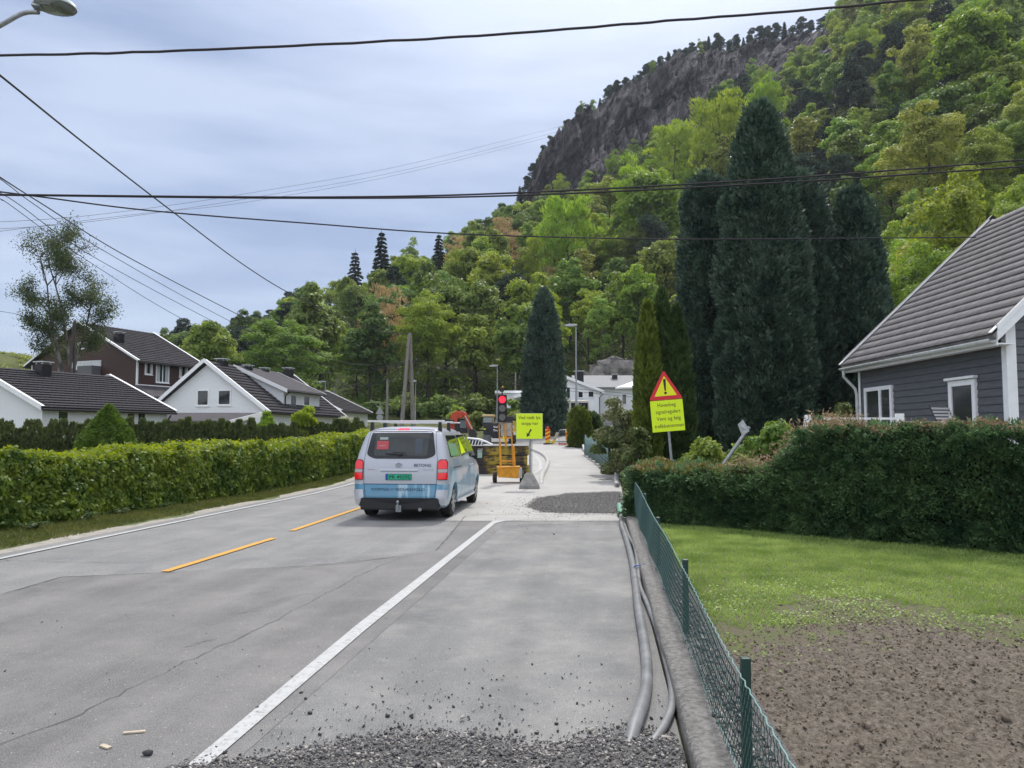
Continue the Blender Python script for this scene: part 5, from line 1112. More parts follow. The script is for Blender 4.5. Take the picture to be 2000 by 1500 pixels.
# white garage before it
rt = thing('garage', 'low white garage with flat dark roof before the dormer house gable', 'garage', (-21.0, 42, 0), -.02)
zf, zb = P(340, 822, 42).z, P(420, 806, 47).z; s_ = (zb - zf) / 5
w_ = MB(); w_.add([(.1, .3, -.1), (5.3, .3, -.1), (5.3, 4.8, -.1), (.1, 4.8, -.1), (.1, .3, zf - .16), (5.3, .3, zf - .16), (5.3, 4.8, zb - .2), (.1, 4.8, zb - .2)], [(0, 1, 5, 4), (1, 2, 6, 5), (2, 3, 7, 6), (3, 0, 4, 7)]); w_.build('wall', m_wv, rt)
r_ = MB(); r_.add([(-.1, 0, zf - .12), (5.6, 0, zf - .12), (5.6, 5, zb - .12), (-.1, 5, zb - .12), (-.1, 0, zf), (5.6, 0, zf), (5.6, 5, zb), (-.1, 5, zb)], [(3, 2, 1, 0), (4, 5, 6, 7), (0, 1, 5, 4), (1, 2, 6, 5), (2, 3, 7, 6), (3, 0, 4, 7)]); r_.build('roof', m_felt, rt)
for xx in (-.14, 5.602):
    b_ = MB(); b_.add([(xx, -.02, zf + .03), (xx, 5, zb + .03), (xx, 5, zb - .2), (xx, -.02, zf - .2), (xx + .036, -.02, zf + .03), (xx + .036, 5, zb + .03), (xx + .036, 5, zb - .2), (xx + .036, -.02, zf - .2)], [(0, 1, 2, 3), (7, 6, 5, 4), (0, 4, 5, 1), (2, 6, 7, 3), (1, 5, 6, 2), (0, 3, 7, 4)]); b_.build('barge_board', m_trim, rt)
b_ = MB(); b_.box(-.1, 5.6, 5.0, 5.04, zb - .2, zb + .05); b_.build('barge_board', m_trim, rt); g_ = MB(); g_.tube([(-.1, -.07, zf - .09), (5.6, -.07, zf - .09)], .07, 8); g_.tube([(5.1, -.07, zf - .1), (5.12, .1, zf - .4), (5.15, .22, zf - .5), (5.15, .22, 0)], .045, 8); g_.build('gutter', m_metal_dk, rt, True)
# black roofed house just behind the dormer house (right verge visible)
A = np.array([P(662, 806, 66).x, 66.0]); d = np.array([.168, .986]); pp = np.array([-.986, .168])
rt = thing('neighbour_house', 'white house with black roof half hidden behind the dormer house', 'house', (A[0], A[1], 0), frame(A, d))
gable(rt, 7, 8.5, 0, P(650, 806, 66).z + .2, P(610, 773, 68).z + .6, .35, .3, m_wh, m_tile, board=.22, tile=(.34, .28))
# ---- light grey-roofed house up the drive
Yh = 86.0
def X_(px, Y=Yh): return (px - 1000) / FPX * Y
rt = thing('hillside_house', 'white house with light grey roof up the driveway, behind the beige van', 'house', (X_(1085), Yh, 0), 0)
xe = X_(1172) - X_(1085); ze = P(1172, 764, Yh).z; zr = P(1101, 733, Yh).z; zb = 2.4; xr = .4
w_ = MB(); w_.add([(-1.5, 0, zb), (xe, 0, zb), (xe, 0, ze), (xr, 0, zr), (-1.5, 0, zr - .6), (-1.5, 7, zb), (xe, 7, zb), (xe, 7, ze), (xr, 7, zr), (-1.5, 7, zr - .6)], [(0, 1, 2, 3, 4), (9, 8, 7, 6, 5), (1, 6, 7, 2), (5, 0, 4, 9)]); w_.build('wall', m_wv, rt)
r_ = MB(); sl = (zr - ze) / (xe - xr)
r_.add([(xr, -.35, zr + .05), (xe + .4, -.35, ze - .4 * sl + .05), (xe + .4, 8, ze - .4 * sl + .05), (xr, 8, zr + .05), (xr, -.35, zr + .2), (xe + .4, -.35, ze - .4 * sl + .2), (xe + .4, 8, ze - .4 * sl + .2), (xr, 8, zr + .2)], [(3, 2, 1, 0), (4, 5, 6, 7), (0, 1, 5, 4), (1, 2, 6, 5), (2, 3, 7, 6), (3, 0, 4, 7)])
r_.add([(xr, -.35, zr + .2), (-2, -.35, zr - .5), (-2, 8, zr - .5), (xr, 8, zr + .2)], [(0, 1, 2, 3)]); ro = r_.build('roof', m_tile_l, rt)
b_ = MB(); b_.bar((xr, -.38, zr + .08), (xe + .45, -.38, ze - .45 * sl + .08), .05, .3); b_.build('barge_board', m_trim, rt)
for q in ((1106, 1114, 756, 778), (1129, 1139, 765, 777), (1149, 1160, 764, 776)):
    window(rt, X_(q[0]) - X_(1085), X_(q[1]) - X_(1085), P(0, q[3], Yh).z, P(0, q[2], Yh).z, 0, -1, fr=.05)
chimney(rt, X_(1134) - X_(1085), 1.6, P(1134, 752, 87.5).z - .4, P(1134, 727, 87.5).z, .95)
xw0 = xe + .01; xw1 = X_(1290) - X_(1085); zw = P(0, 759, 89).z; zwr = P(0, 735, 93).z
w_ = MB(); w_.add([(xw0, 3, zb), (xw1, 3, zb), (xw1, 3, zw), (xw0, 3, zw)], [(0, 1, 2, 3)]); w_.box(xw0, xw1, 3.01, 9, zb, zw - .05); w_.build('wing_wall', m_wv, rt)
r_ = MB(); r_.add([(xw0 - 2.6, 2.4, zw), (xw1 + .4, 2.4, zw), (xw1 + .4, 7.5, zwr), (xw0 - 2.6, 7.5, zwr), (xw0 - 2.6, 2.4, zw + .15), (xw1 + .4, 2.4, zw + .15), (xw1 + .4, 7.5, zwr + .15), (xw0 - 2.6, 7.5, zwr + .15)], [(3, 2, 1, 0), (4, 5, 6, 7), (0, 1, 5, 4), (1, 2, 6, 5), (2, 3, 7, 6), (3, 0, 4, 7)]); r_.build('wing_roof', m_tile_l, rt)
chimney(rt, X_(1201, 92) - X_(1085), 6, zwr - .6, P(0, 733, 92).z, .6)
dn = MB(); dn.tube([(xe + .35, -.1, ze - .3), (xe - .05, -.06, ze - .7), (xe - .05, -.06, zb)], .05, 6); dn.build('downpipe', m_metal_dk, rt)
for q in ((1215, 1224, 770, 790), (1236, 1250, 768, 788)): window(rt, X_(q[0], 89) - X_(1085), X_(q[1], 89) - X_(1085), P(0, q[3], 89).z, P(0, q[2], 89).z, 3, -1, fr=.05)
# flat-roofed wing left of the cypress
rt = thing('flat_roofed_annex', 'flat-roofed white annex behind the traffic light head', 'building', (X_(970, 84), 84, 0), 0)
zt = P(0, 763, 84).z; w_ = MB(); w_.box(.25, 5.6, .3, 6, 2.2, zt - .3); w_.build('wall', m_wv, rt); r_ = MB(); r_.box(-.2, 5.8, 0, 6.2, zt - .28, zt); r_.build('roof', m_trim, rt, bevel=.02)
r_ = MB(); r_.bar((X_(1003, 84) - X_(970, 84), -.5, P(0, 776, 84).z), (X_(1040, 84) - X_(970, 84), -.5, P(0, 766, 84).z), 1.4, .35); r_.build('porch_roof', m_trim, rt)
window(rt, X_(997, 84) - X_(970, 84), X_(1020, 84) - X_(970, 84), 3.2, P(0, 779, 84).z, .3, -1, fr=.06, mull=[.5])
pst = MB(); pst.box(X_(1022, 84) - X_(970, 84), X_(1027, 84) - X_(970, 84), -1., -.75, 2.2, P(0, 773, 84).z); pst.build('porch_post', m_trim, rt)
# ---- grey clapboard house with the tiled roof on the right
HX = 10.3
A = np.array([HX, 16.0]); rt = thing('grey_house', 'dark grey clapboard house with brown tiled roof and white trim above the hedge', 'house', (HX, 15.9, 0), 0)
# local frame: x to the right (gable wall), y away; eave wall at x=0 from y=0 to 6.8
ZE = 3.98; Lh = 6.8; Wh_ = 8.6; ZR = 8.05; xr = 4.3; zb = .3; sl = (ZR - ZE) / xr
def laps(name, o, ex, L_, z0, z1fun, nrm, pitch, m, x_of=None):
    """real lapped boards: each board a thin wedge; z1fun(s) gives the height limit -> spans clipped per row"""
    mb = MB(); z = z0; o = Vector(o); ex = Vector(ex); nrm = Vector(nrm)
    while z < z1fun[2]:
        zt_ = min(z + pitch, z1fun[2]); a_, b_ = z1fun[0](zt_), z1fun[1](zt_)
        if b_ - a_ > .05:
            p = [o + ex * a_ + Vector((0, 0, z)), o + ex * b_ + Vector((0, 0, z))]; q = [o + ex * a_ + Vector((0, 0, zt_)), o + ex * b_ + Vector((0, 0, zt_))]
            mb.add([p[0] + nrm * .03, p[1] + nrm * .03, q[1] + nrm * .006, q[0] + nrm * .006, p[0], p[1]], [(0, 1, 2, 3), (0, 4, 5, 1)])
        z += pitch
    return mb.build(name, m, rt)
m_greyp = mat('grey_paint', (.088, .093, .102), .55, var=.14, scale=5, stretch=(1, .6, 3), bump=.15, bscale=30)
w_ = MB(); w_.add([(.0, 0, zb), (.0, Lh, zb), (Wh_, Lh, zb), (Wh_, 0, zb), (0, 0, ZE), (0, Lh, ZE), (Wh_, Lh, ZE), (Wh_, 0, ZE), (xr, 0, ZR), (xr, Lh, ZR)], [(0, 4, 5, 1), (2, 6, 7, 3), (0, 3, 7, 8, 4), (1, 5, 9, 6, 2)]); w_.build('wall', m_greyp, rt)
laps('side_boards', (0, 0, 0), (0, 1, 0), Lh, zb, (lambda z: .0, lambda z: Lh, ZE), (-1, 0, 0), .17, m_greyp)
laps('gable_boards', (0, 0, 0), (1, 0, 0), Wh_, zb, (lambda z: max(0, (z - ZE) / sl), lambda z: Wh_ - max(0, (z - ZE) / sl), ZR), (0, -1, 0), .17, m_greyp)
ov, gv = .36, .24; ln = math.hypot(1, sl)
for side in (0, 1):
    sg = 1 if side == 0 else -1; x0 = -ov if side == 0 else 2 * xr + ov; zz = ZE - ov * sl; up_ = Vector((sg / ln, 0, sl / ln)); n_ = Vector((-sg * sl / ln, 0, 1 / ln)); S_ = (xr + ov) * ln; o0 = Vector((x0, -gv, zz)); Lt = Lh + 2 * gv
    a = [o0, o0 + Vector((0, Lt, 0)), o0 + Vector((0, Lt, 0)) + up_ * S_, o0 + up_ * S_]; r = MB(); r.add(a + [v + n_ * .12 for v in a], [(3, 2, 1, 0), (4, 5, 6, 7), (0, 1, 5, 4), (1, 2, 6, 5), (2, 3, 7, 6), (3, 0, 4, 7)]); ro = r.build('roof', m_tile_r, rt)
    tiles(tuple(o0), (0, 1, 0), tuple(up_), tuple(n_), Lt, S_, .33, .15, .125, 'roof_tiles', m_tile_r, ro, amp=.010, lip=.042)
    for yy in (-gv - .04, Lh + gv + .003):
        bb = MB()
        for hh, dd_, k_ in ((.33, 0, .038), (.12, .0, .052)):
            p0 = o0 + Vector((0, yy + gv, .30)); p1 = p0 + up_ * S_; dn_ = Vector((0, 0, -hh)); e_ = Vector((0, k_ if yy > 0 else -k_ + .04, 0)) 
            y0_ = yy if yy > 0 else yy + .04 - k_; p0.y = y0_; p1.y = y0_; e_ = Vector((0, k_, 0))
            bb.add([p0, p1, p1 + dn_, p0 + dn_, p0 + e_, p1 + e_, p1 + dn_ + e_, p0 + dn_ + e_], [(3, 2, 1, 0), (4, 5, 6, 7), (1, 5, 4, 0), (3, 7, 6, 2), (2, 6, 5, 1), (4, 7, 3, 0)])
        bb.build('barge_board', m_trim, rt)
        cp = MB(); ca_ = o0 + Vector((0, (yy + gv - .0) if yy < 0 else (yy + gv - .06), 0)) + n_ * .18; cb2 = ca_ + up_ * S_; ex_ = Vector((0, .10, 0)); nn_ = n_ * .02
        cp.add([ca_, cb2, cb2 + ex_, ca_ + ex_, ca_ + nn_, cb2 + nn_, cb2 + ex_ + nn_, ca_ + ex_ + nn_], [(0, 1, 2, 3), (7, 6, 5, 4), (0, 4, 5, 1), (2, 6, 7, 3), (1, 5, 6, 2), (0, 3, 7, 4)]); cp.build('verge_cap', m_trim, rt)
    if side == 0:
        g_ = MB(); gx = x0 - .07; gz_ = zz + .02; pts = [(gx + .075 * math.cos(a_), gz_ + .075 * math.sin(a_)) for a_ in np.linspace(math.pi, 2 * math.pi, 9)]
        V = []; F = []
        for yy in (-gv + .02, Lh + gv): V += [(p[0], yy, p[1]) for p in pts]
        F = [(i, i + 1, i + 10, i + 9) for i in range(8)]; g_.add(V, F); go = g_.build('gutter', m_gutter, rt, True); so_ = go.modifiers.new('s', 'SOLIDIFY'); so_.thickness = .006
        f_ = MB(); f_.box(x0 + .0, x0 + .03, -gv, Lh + gv, zz - .12, zz + .05); f_.build('fascia', m_trim, rt)
        so2 = MB(); so2.box(x0 + .03, -.0, -gv, Lh + gv, zz - .1, zz - .07); so2.build('soffit', m_trim, rt)
        dp_ = MB(); dp_.tube([(gx, Lh + .1, gz_ - .05), (gx, Lh + .1, gz_ - .25), (gx + .15, Lh + .1, gz_ - .42), (-.12, Lh + .05, gz_ - .62), (-.09, Lh + .02, gz_ - .8), (-.09, Lh + .02, .2)], .042, 10); dp_.build('downpipe', m_gutter, rt, True)
c = MB(); c.box(-.045, .16, -.045, -.031, zb, ZE + .1); c.box(-.045, -.031, -.031, .12, zb, ZE - .02); c.build('corner_board', m_trim, rt)
c = MB(); c.box(-.045, -.031, Lh - .12, Lh, zb, ZE - .1); c.build('corner_board', m_trim, rt)
def hw(px0, px1): return [HX * FPX / (p_ - 1000) - 15.9 for p_ in (px1, px0)]
y0_, y1_ = hw(1693, 1747); window(rt, y0_, y1_, 1.5, P(0, 753, 21).z, -.035, -1, 'y', fr=.11, mull=[.42]); 
y0_, y1_ = hw(1859, 1912); window(rt, y0_, y1_, 1.0, P(0, 742, 17.4).z, -.035, -1, 'y', fr=.13, name='window'); 
hd_ = MB(); hd_.box(-.14, -.03, y0_ - .06, y1_ + .06, P(0, 741, 17.4).z, P(0, 741, 17.4).z + .06); hd_.build('window_head', m_trim, rt, bevel=.005)
# terrace in front of it
m_deck = mat('deck_grey', (.25, .24, .22), .8, var=.2, scale=8)
rt = thing('terrace', 'raised wooden terrace between the tall hedge and the grey house', 'terrace', (0, 0, 0)); mb = MB(); mb.box(8.2, HX - .04, 15.2, 21.5, 1.28, 1.34)
mb.build('deck', m_deck, rt); mb = MB()
for y_ in (15.4, 18, 21.3):
    for x_ in (8.3, 10.1): mb.box(x_ - .06, x_ + .06, y_ - .06, y_ + .06, -.02, 1.275)
mb.build('post', m_deck, rt)
rt = thing('terrace_rail', 'white terrace rail with two end boards showing above the dry hedge top', 'railing', (0, 0, 0)); Yr = 15.6; z1 = P(0, 817.5, Yr).z
X0, X1 = P(1572, 820, Yr + .8).x, P(1758, 820, Yr).x; mb = MB(); mb.bar((X0 + .08, Yr + .8, P(0, 818, Yr + .8).z), (X1 - .06, Yr, z1), .07, .045); mb.build('rail', m_trim, rt)
mb = MB(); mb.box(X1 - .09, X1 + .07, Yr - .04, Yr + .04, .9, P(0, 808, Yr).z); mb.build('end_board', m_trim, rt, bevel=.006)
mb = MB(); mb.bar((X0 - .12, Yr + .8, 1.0), (X0 + .06, Yr + .8, P(0, 811, Yr + .8).z), .14, .08); mb.build('end_board', m_trim, rt, bevel=.006)
m_chair = mat('chair_metal', (.04, .04, .045), .4, metal=.5); m_slat = mat('chair_slat', (.42, .42, .42), .5)
rt = thing('garden_chair', 'dark metal folding chair with pale slats, tilted back against the white window', 'chair', (9.3, 16.2, 1.34), .3)
for sx in (-.24, .24):
    mb = MB(); mb.tube([(sx, -.25, 0), (sx, .1, .45), (sx, .38, .98)], .014, 6); mb.tube([(sx, .3, 0), (sx, -.22, .47)], .014, 6); mb.build('frame', m_chair, rt, True)
for nm_, rr_ in (('backrest', [(.14 + .035 * k, .55 + .072 * k) for k in range(6)]), ('seat', [(-.2 + .075 * k, .46 + .0 * k) for k in range(5)])):
    mb = MB()
    for (y_, z_) in rr_: mb.box(-.24, .24, y_ - .012, y_ + .012, z_ - .02, z_ + .02)
    mb.build(nm_, m_slat, rt)
rt = thing('garden_bench', 'low metal garden bench showing over the hedge beside the tilted chair', 'bench', (8.75, 15.75, 1.34), .12)
for k in range(3): mb = MB(); mb.box(-.75, .35, -.02, .02, .46 + .07 * k, .48 + .07 * k); mb.build('backrest_bar', m_slat, rt)
for sx in (-.75, .35): mb = MB(); mb.tube([(sx, .0, 0), (sx, 0, .66)], .02, 6); mb.tube([(sx, 0, .36), (sx, .4, .36), (sx, .4, 0)], .02, 6); mb.build('leg', m_chair, rt, True)
mb = MB(); mb.box(-.75, .35, .02, .4, .37, .4); mb.build('seat', m_slat, rt)
# parasol at the hillside house
rt = thing('parasol', 'white parasol on the terrace of the light grey-roofed house', 'parasol', (X_(1236, 83), 83, 3.0)); zt = P(0, 745, 83).z - 3; zl = P(0, 757, 83).z - 3; k_ = 34 / FPX * 83
mb = MB(); rg = [(k_ * math.cos(a_), k_ * math.sin(a_), zl) for a_ in np.linspace(0, 2 * math.pi, 9)[:-1]]; mb.add([(0, 0, zt)] + rg + [(p[0], p[1], zl - .18) for p in rg], [(0, 1 + i, 1 + (i + 1) % 8) for i in range(8)] + [(1 + i, 9 + i, 9 + (i + 1) % 8, 1 + (i + 1) % 8) for i in range(8)]); mb.build('canopy', m_trim, rt)
mb = MB(); mb.tube([(0, 0, -.5), (0, 0, zt)], .04, 6); mb.build('pole', m_gutter, rt)
# stone steps by the hedge
rt = thing('stone_steps', 'grey stone steps leading up to the light grey-roofed house', 'steps', (X_(1196, 72), 70, 0)); m_stone = mat('stone_grey', (.22, .22, .22), .85, var=.2, scale=3)
for k in range(7): mb = MB(); mb.box(-1.2, 1.2, k * .45, k * .45 + .5, 1.9, 2.35 + k * .22); mb.build('step', m_stone, rt, bevel=.02)
# ================= STREET OBJECTS =================
m_conc = mat('concrete', (.26, .255, .24), .9, var=.22, scale=7, bump=.4, bscale=60, detail=9)
m_conc_l = mat('concrete_pale', (.40, .395, .38), .9, var=.12, scale=9, bump=.3)
m_galv = mat('galvanised', (.30, .32, .33), .45, metal=.6, var=.15, scale=20)
m_blk = mat('black_plastic', (.012, .012, .013), .5); m_rub = mat('rubber', (.02, .02, .02), .85)
m_ltxt = mat('black_letter', (.015, .015, .018), .5)
# ---- low concrete wall under the fence
def lath(y): return WL(y)
rt = thing('retaining_wall', 'low rough concrete wall edging the footway under the chain-link fence', 'wall')
ys_ = np.arange(-2.0, 15.16, .10); prof = [(-.165, -.03), (-.16, .10), (-.15, .118), (-.12, .128), (-.07, .131), (.02, .13), (.08, .128), (.10, .118), (.105, -.03)]
V = []
for y_ in ys_:
    for (x_, z_) in prof:
        jx = .012 * (vnoise(np.float64(y_ * 3), np.float64(x_ * 30), 5) - .5) * (1 if z_ > .05 else .4); jz = .03 * (fbm(np.float64(y_ * 4), np.float64(x_ * 20), 3, 9) - .5) * (1 if z_ > .05 else 0)
        V.append((WL(y_).x + x_ + jx - .0, y_, z_ + jz))
q = len(prof); ii = np.arange(len(V)).reshape(-1, q); F = np.stack([ii[:-1, :-1], ii[:-1, 1:], ii[1:, 1:], ii[1:, :-1]], -1).reshape(-1, 4)
m_wall = mat('wall_concrete', (.11, .105, .097), .95, col2=(.21, .205, .195), scale=28, bump=.9, bscale=45, detail=10)
me = np_mesh('wall_body', V, F, m_wall); 
if me.polygons[2].normal.z < 0: me.flip_normals()
mobj('wall_body', me, rt)
# ---- chain-link fence
m_wire = mat('green_wire', (.035, .085, .075), .38, metal=.2, spec=.6); m_tension = mat('tension_wire', (.22, .36, .34), .35, metal=.4)
m_postg = mat('green_post', (.010, .040, .032), .45, spec=.5)
rt = thing('chain_link_fence', 'low green chain-link fence leaning along the wall beside the lawn', 'fence')
def ftop(y): return .60 + .015 * np.sin(y * 1.1) + .18 * np.clip((y - 2) / 12, 0, 1)
YF0, YF1 = .6, 14.9; cell = .052; x_of = lambda y: .615 + .1177 * y
V = []; F = []; nk = 0
yw = YF0
while yw < YF1:
    zt_ = float(ftop(yw)); nz_ = int((zt_ - .145) / (cell * .5)); side = 1; near = yw < 6
    pts = []
    for k in range(nz_ + 1):
        yy = yw + (cell * .56 if k % 2 else -cell * .0) * 1.0; z_ = .145 + (zt_ - .145) * k / nz_
        sag = .012 * math.sin(yw * 2.3 + z_ * 4)
        pts.append((x_of(yy) + sag + (.006 if k % 2 else -.006), yy, z_))
        if k < nz_:    # rounded bends
            pass
    pts = np.array(pts); rad = .0024 if near else .003
    # smooth the zigzag slightly
    P2 = []
    for k in range(len(pts) - 1):
        P2.append(pts[k] * .85 + pts[k + 1] * .15); P2.append(pts[k] * .15 + pts[k + 1] * .85)
    P2 = np.array(P2); d_ = np.gradient(P2, axis=0); d_ /= np.linalg.norm(d_, axis=1)[:, None]
    a1 = np.cross(d_, [1, 0, 0]); a1 /= np.linalg.norm(a1, axis=1)[:, None]; a2 = np.cross(d_, a1)
    ring = np.stack([P2 + rad * (a1 * math.cos(t_) + a2 * math.sin(t_)) for t_ in (0, 2.094, 4.189)], 1); V.append(ring.reshape(-1, 3))
    m_ = len(P2); i_ = np.arange(m_ - 1)[:, None] * 3; 
    for j in range(3): F.append(np.stack([i_[:, 0] + j, i_[:, 0] + (j + 1) % 3, i_[:, 0] + 3 + (j + 1) % 3, i_[:, 0] + 3 + j], 1) + nk)
    nk += m_ * 3; yw += cell
mobj('mesh', np_mesh('mesh', np.concatenate(V), np.concatenate(F), m_wire), rt)
mb = MB()
for zf_ in (0, 1):
    pts = []
    for y_ in np.arange(YF0, YF1 + .1, .055):
        j_ = .006 * math.sin(y_ * 57); pts.append((x_of(y_) + j_, y_, (float(ftop(y_)) if zf_ else .150) + .004 * math.cos(y_ * 71)))
    mb.tube(pts, .0034 if zf_ else .0028, 5)
mb.build('tension_wire', m_tension, rt, True)
for (y_, ex) in ((3.62, .06), (6.2, .035), (9.2, .02), (12.0, .02), (14.85, .02)):
    mb = MB(); w_ = .022; x_ = x_of(y_) + .035; zt_ = float(ftop(y_)) + ex; mb.box(x_ - w_, x_ + w_, y_ - .02, y_ + .02, -.05, zt_); po = mb.build('post', m_postg, rt, bevel=.006)
# ---- plastic conduits on the footway
m_pipe = mat('grey_pipe', (.17, .175, .18), .42, var=.25, scale=5, spec=.5, detail=8); m_pipe_g = mat('green_sleeve', (.13, .30, .22), .5); m_tie = mat('blue_tie', (.02, .12, .45), .4)
def smooth(pts, k=6):
    pts = [Vector(p) for p in pts]; out = []
    for i in range(len(pts) - 1):
        p0, p1, p2, p3 = pts[max(i - 1, 0)], pts[i], pts[i + 1], pts[min(i + 2, len(pts) - 1)]
        for j in range(k):
            t_ = j / k; out.append(.5 * ((2 * p1) + (p2 - p0) * t_ + (2 * p0 - 5 * p1 + 4 * p2 - p3) * t_ ** 2 + (3 * p1 - p0 - 3 * p2 + p3) * t_ ** 3))
    out.append(pts[-1]); return out
def pipe(name, label, px, r, m=m_pipe, z=None, group=None, cap=True, raise_=None, hollow=False):
    pts = [G(*p) + Vector((0, 0, r + .012)) for p in px]
    if raise_:
        for i_, dz in raise_.items(): pts[i_].z += dz
    mb = MB(); mb.tube(smooth(pts), r, 14); o = mb.build(name, m, None, True); prop(o, label, 'pipe', group); return o
pipe('cable_conduit', 'thick grey plastic conduit snaking along the footway beside the wall', [(1226, 1482), (1240, 1440), (1258, 1385), (1264, 1330), (1258, 1265), (1247, 1200), (1240, 1140), (1233, 1095), (1222, 1055), (1214, 1030), (1213, 1008)], .040, raise_={0: -.03})
pipe('cable_conduit', 'thinner grey conduit looping from the gravel to the blue tie near the wall', [(1262, 1475), (1290, 1445), (1311, 1400), (1312, 1350), (1300, 1300), (1287, 1250), (1265, 1190), (1249, 1150), (1246, 1118), (1240, 1080), (1228, 1052), (1220, 1028), (1214, 1012)], .025, raise_={0: -.02, 8: .03, 9: .04, 12: .02})
mb = MB(); a_ = G(1213, 1012) + Vector((0, 0, .06)); b_ = G(1210, 994) + Vector((0, 0, .08)); mb.tube([a_, b_], .066, 16, caps=False); mb.tube([a_, b_], .058, 16, caps=False); mb.tube([b_, b_ + Vector((0, .01, 0))], .066, 16)
prop(mb.build('pipe_sleeve', m_pipe_g, None, True), 'short green pipe sleeve capping the conduits at the hedge corner', 'pipe')
rt = thing('cable_tie', 'blue twine tied round the two conduits', 'tie'); mb = MB(); c_ = G(1244, 1124) + Vector((0.03, 0, .06))
for k in range(3): mb.tube([c_ + Vector((.085 * math.cos(t_) , .03 * math.sin(t_ * 1 + k) + k * .012, .05 * math.sin(t_))) for t_ in np.linspace(0, 6.28, 18)], .0045, 5)
mb.tube([c_ + Vector((.02, 0, .05)), c_ + Vector((.07, .05, .07)), c_ + Vector((.11, .03, .02))], .004, 5); mb.tube([c_ + Vector((0, 0, .05)), c_ + Vector((-.06, -.05, .06)), c_ + Vector((-.1, -.02, -.01))], .004, 5); mb.build('loop', m_tie, rt, True)
pipe('kerb_pipe', 'pale conduit following the curved far edge of the dusty path', [(1205, 952), (1203, 935), (1206, 925), (1196, 917), (1185, 906), (1170, 897), (1155, 889), (1143, 884), (1139, 878)], .07, m_conc_l, raise_={8: .15})
pipe('kerb_pipe', 'second conduit looping over the path edge before the hedge corner', [(1206, 953), (1207, 937), (1214, 930), (1222, 930)], .06, m_pipe, raise_={1: .12, 2: .25, 3: .2})
pipe('kerb_pipe', 'dark-ended conduit lying across the path edge by the bent fence', [(1176, 896), (1185, 897), (1196, 912), (1210, 918)], .07, m_pipe, raise_={1: .15, 3: .05})
# curved kerb of the closed lane
kp = [G(*p) for p in ((1057, 945), (1059, 932), (1067, 916), (1070, 905), (1067, 896), (1057, 888), (1047, 883.5), (1038, 880))]; kp = smooth(kp, 4); V = []; F = []
for i, p in enumerate(kp):
    d_ = (kp[min(i + 1, len(kp) - 1)] - kp[max(i - 1, 0)]).normalized(); s_ = Vector((d_.y, -d_.x, 0)) * .075; hh = .13 * min(1, i / 4 + .1)
    for (k, z_) in ((-1, 0), (-.9, hh), (.9, hh), (1, 0)): q_ = p + s_ * k; V.append((q_.x, q_.y, base(q_.y) + z_ + .01))
    if i: F += [(4 * i - 4 + j, 4 * i - 3 + j, 4 * i + 1 + j, 4 * i + j) for j in range(3)]
o = mobj('curved_kerb', np_mesh('curved_kerb', V, F, m_conc_l)); o['kind'] = 'structure'
# ---- stacked blocks
m_block, n, b = mat_new('block_paint'); N = n.nodes.new; K = n.links.new; t = N('ShaderNodeTexCoord')
z = N('ShaderNodeTexNoise'); z.inputs['Scale'].default_value = 2.1; z.inputs['Detail'].default_value = 7; K(t.outputs['Object'], z.inputs['Vector'])
r = N('ShaderNodeValToRGB'); e = r.color_ramp.elements; e[0].position = .40; e[0].color = (.030, .024, .026, 1); e[1].position = .60; e[1].color = (.33, .24, .03, 1); q = e.new(.50); q.color = (.10, .07, .02, 1)
s_ = N('ShaderNodeSeparateXYZ'); K(t.outputs['Object'], s_.inputs[0]); sn = N('ShaderNodeMath'); sn.operation = 'MULTIPLY'; sn.inputs[1].default_value = 3.9; K(s_.outputs[0], sn.inputs[0]); cs = N('ShaderNodeMath'); cs.operation = 'COSINE'; K(sn.outputs[0], cs.inputs[0])
ad = N('ShaderNodeMath'); ad.operation = 'MULTIPLY_ADD'; ad.inputs[1].default_value = .11; K(cs.outputs[0], ad.inputs[0]); K(z.outputs[0], ad.inputs[2]); K(ad.outputs[0], r.inputs[0])
z2 = N('ShaderNodeTexNoise'); z2.inputs['Scale'].default_value = 9; z2.inputs['Detail'].default_value = 5; mp = N('ShaderNodeMapping'); mp.inputs['Scale'].default_value = (.4, 1, 2.5); K(t.outputs['Object'], mp.inputs[0]); K(mp.outputs[0], z2.inputs['Vector'])
bp = N('ShaderNodeBump'); bp.inputs['Strength'].default_value = .8; bp.inputs['Distance'].default_value = .05; K(z2.outputs[0], bp.inputs['Height']); K(bp.outputs[0], b.inputs['Normal'])
mm = N('ShaderNodeMix'); mm.data_type = 'RGBA'; mm.inputs[7].default_value = (.028, .02, .024, 1); rr = N('ShaderNodeMapRange'); rr.inputs[1].default_value = .52; rr.inputs[2].default_value = .62; K(z2.outputs[0], rr.inputs[0]); K(rr.outputs[0], mm.inputs[0]); K(r.outputs[0], mm.inputs[6]); K(mm.outputs[2], b.inputs['Base Color']); b.inputs['Roughness'].default_value = .8
Yb = 29.3; xb0 = P(908, 900, Yb).x; xb1 = P(1032, 900, Yb).x; zb = base(Yb) - .02
for k, (nm_, lb) in enumerate((('barrier_block', 'yellow and black painted timber block at the bottom of the road-closing stack'), ('barrier_block', 'yellow and black painted timber block in the middle of the stack'), ('barrier_block', 'yellow and black painted timber block on top of the stack behind the traffic light'))):
    mb = MB(); mb.box(-1.22, 1.22, -.32, .32, 0, .355); o = mb.build(nm_, m_block, None, bevel=.04, loc=((xb0 + xb1) / 2 + (.03, -.05, .0)[k], Yb + (.0, .03, 0)[k], zb + k * .36), rot=(0, 0, (.01, -.02, .005)[k])); prop(o, lb, 'barrier', 'stacked blocks closing the road')
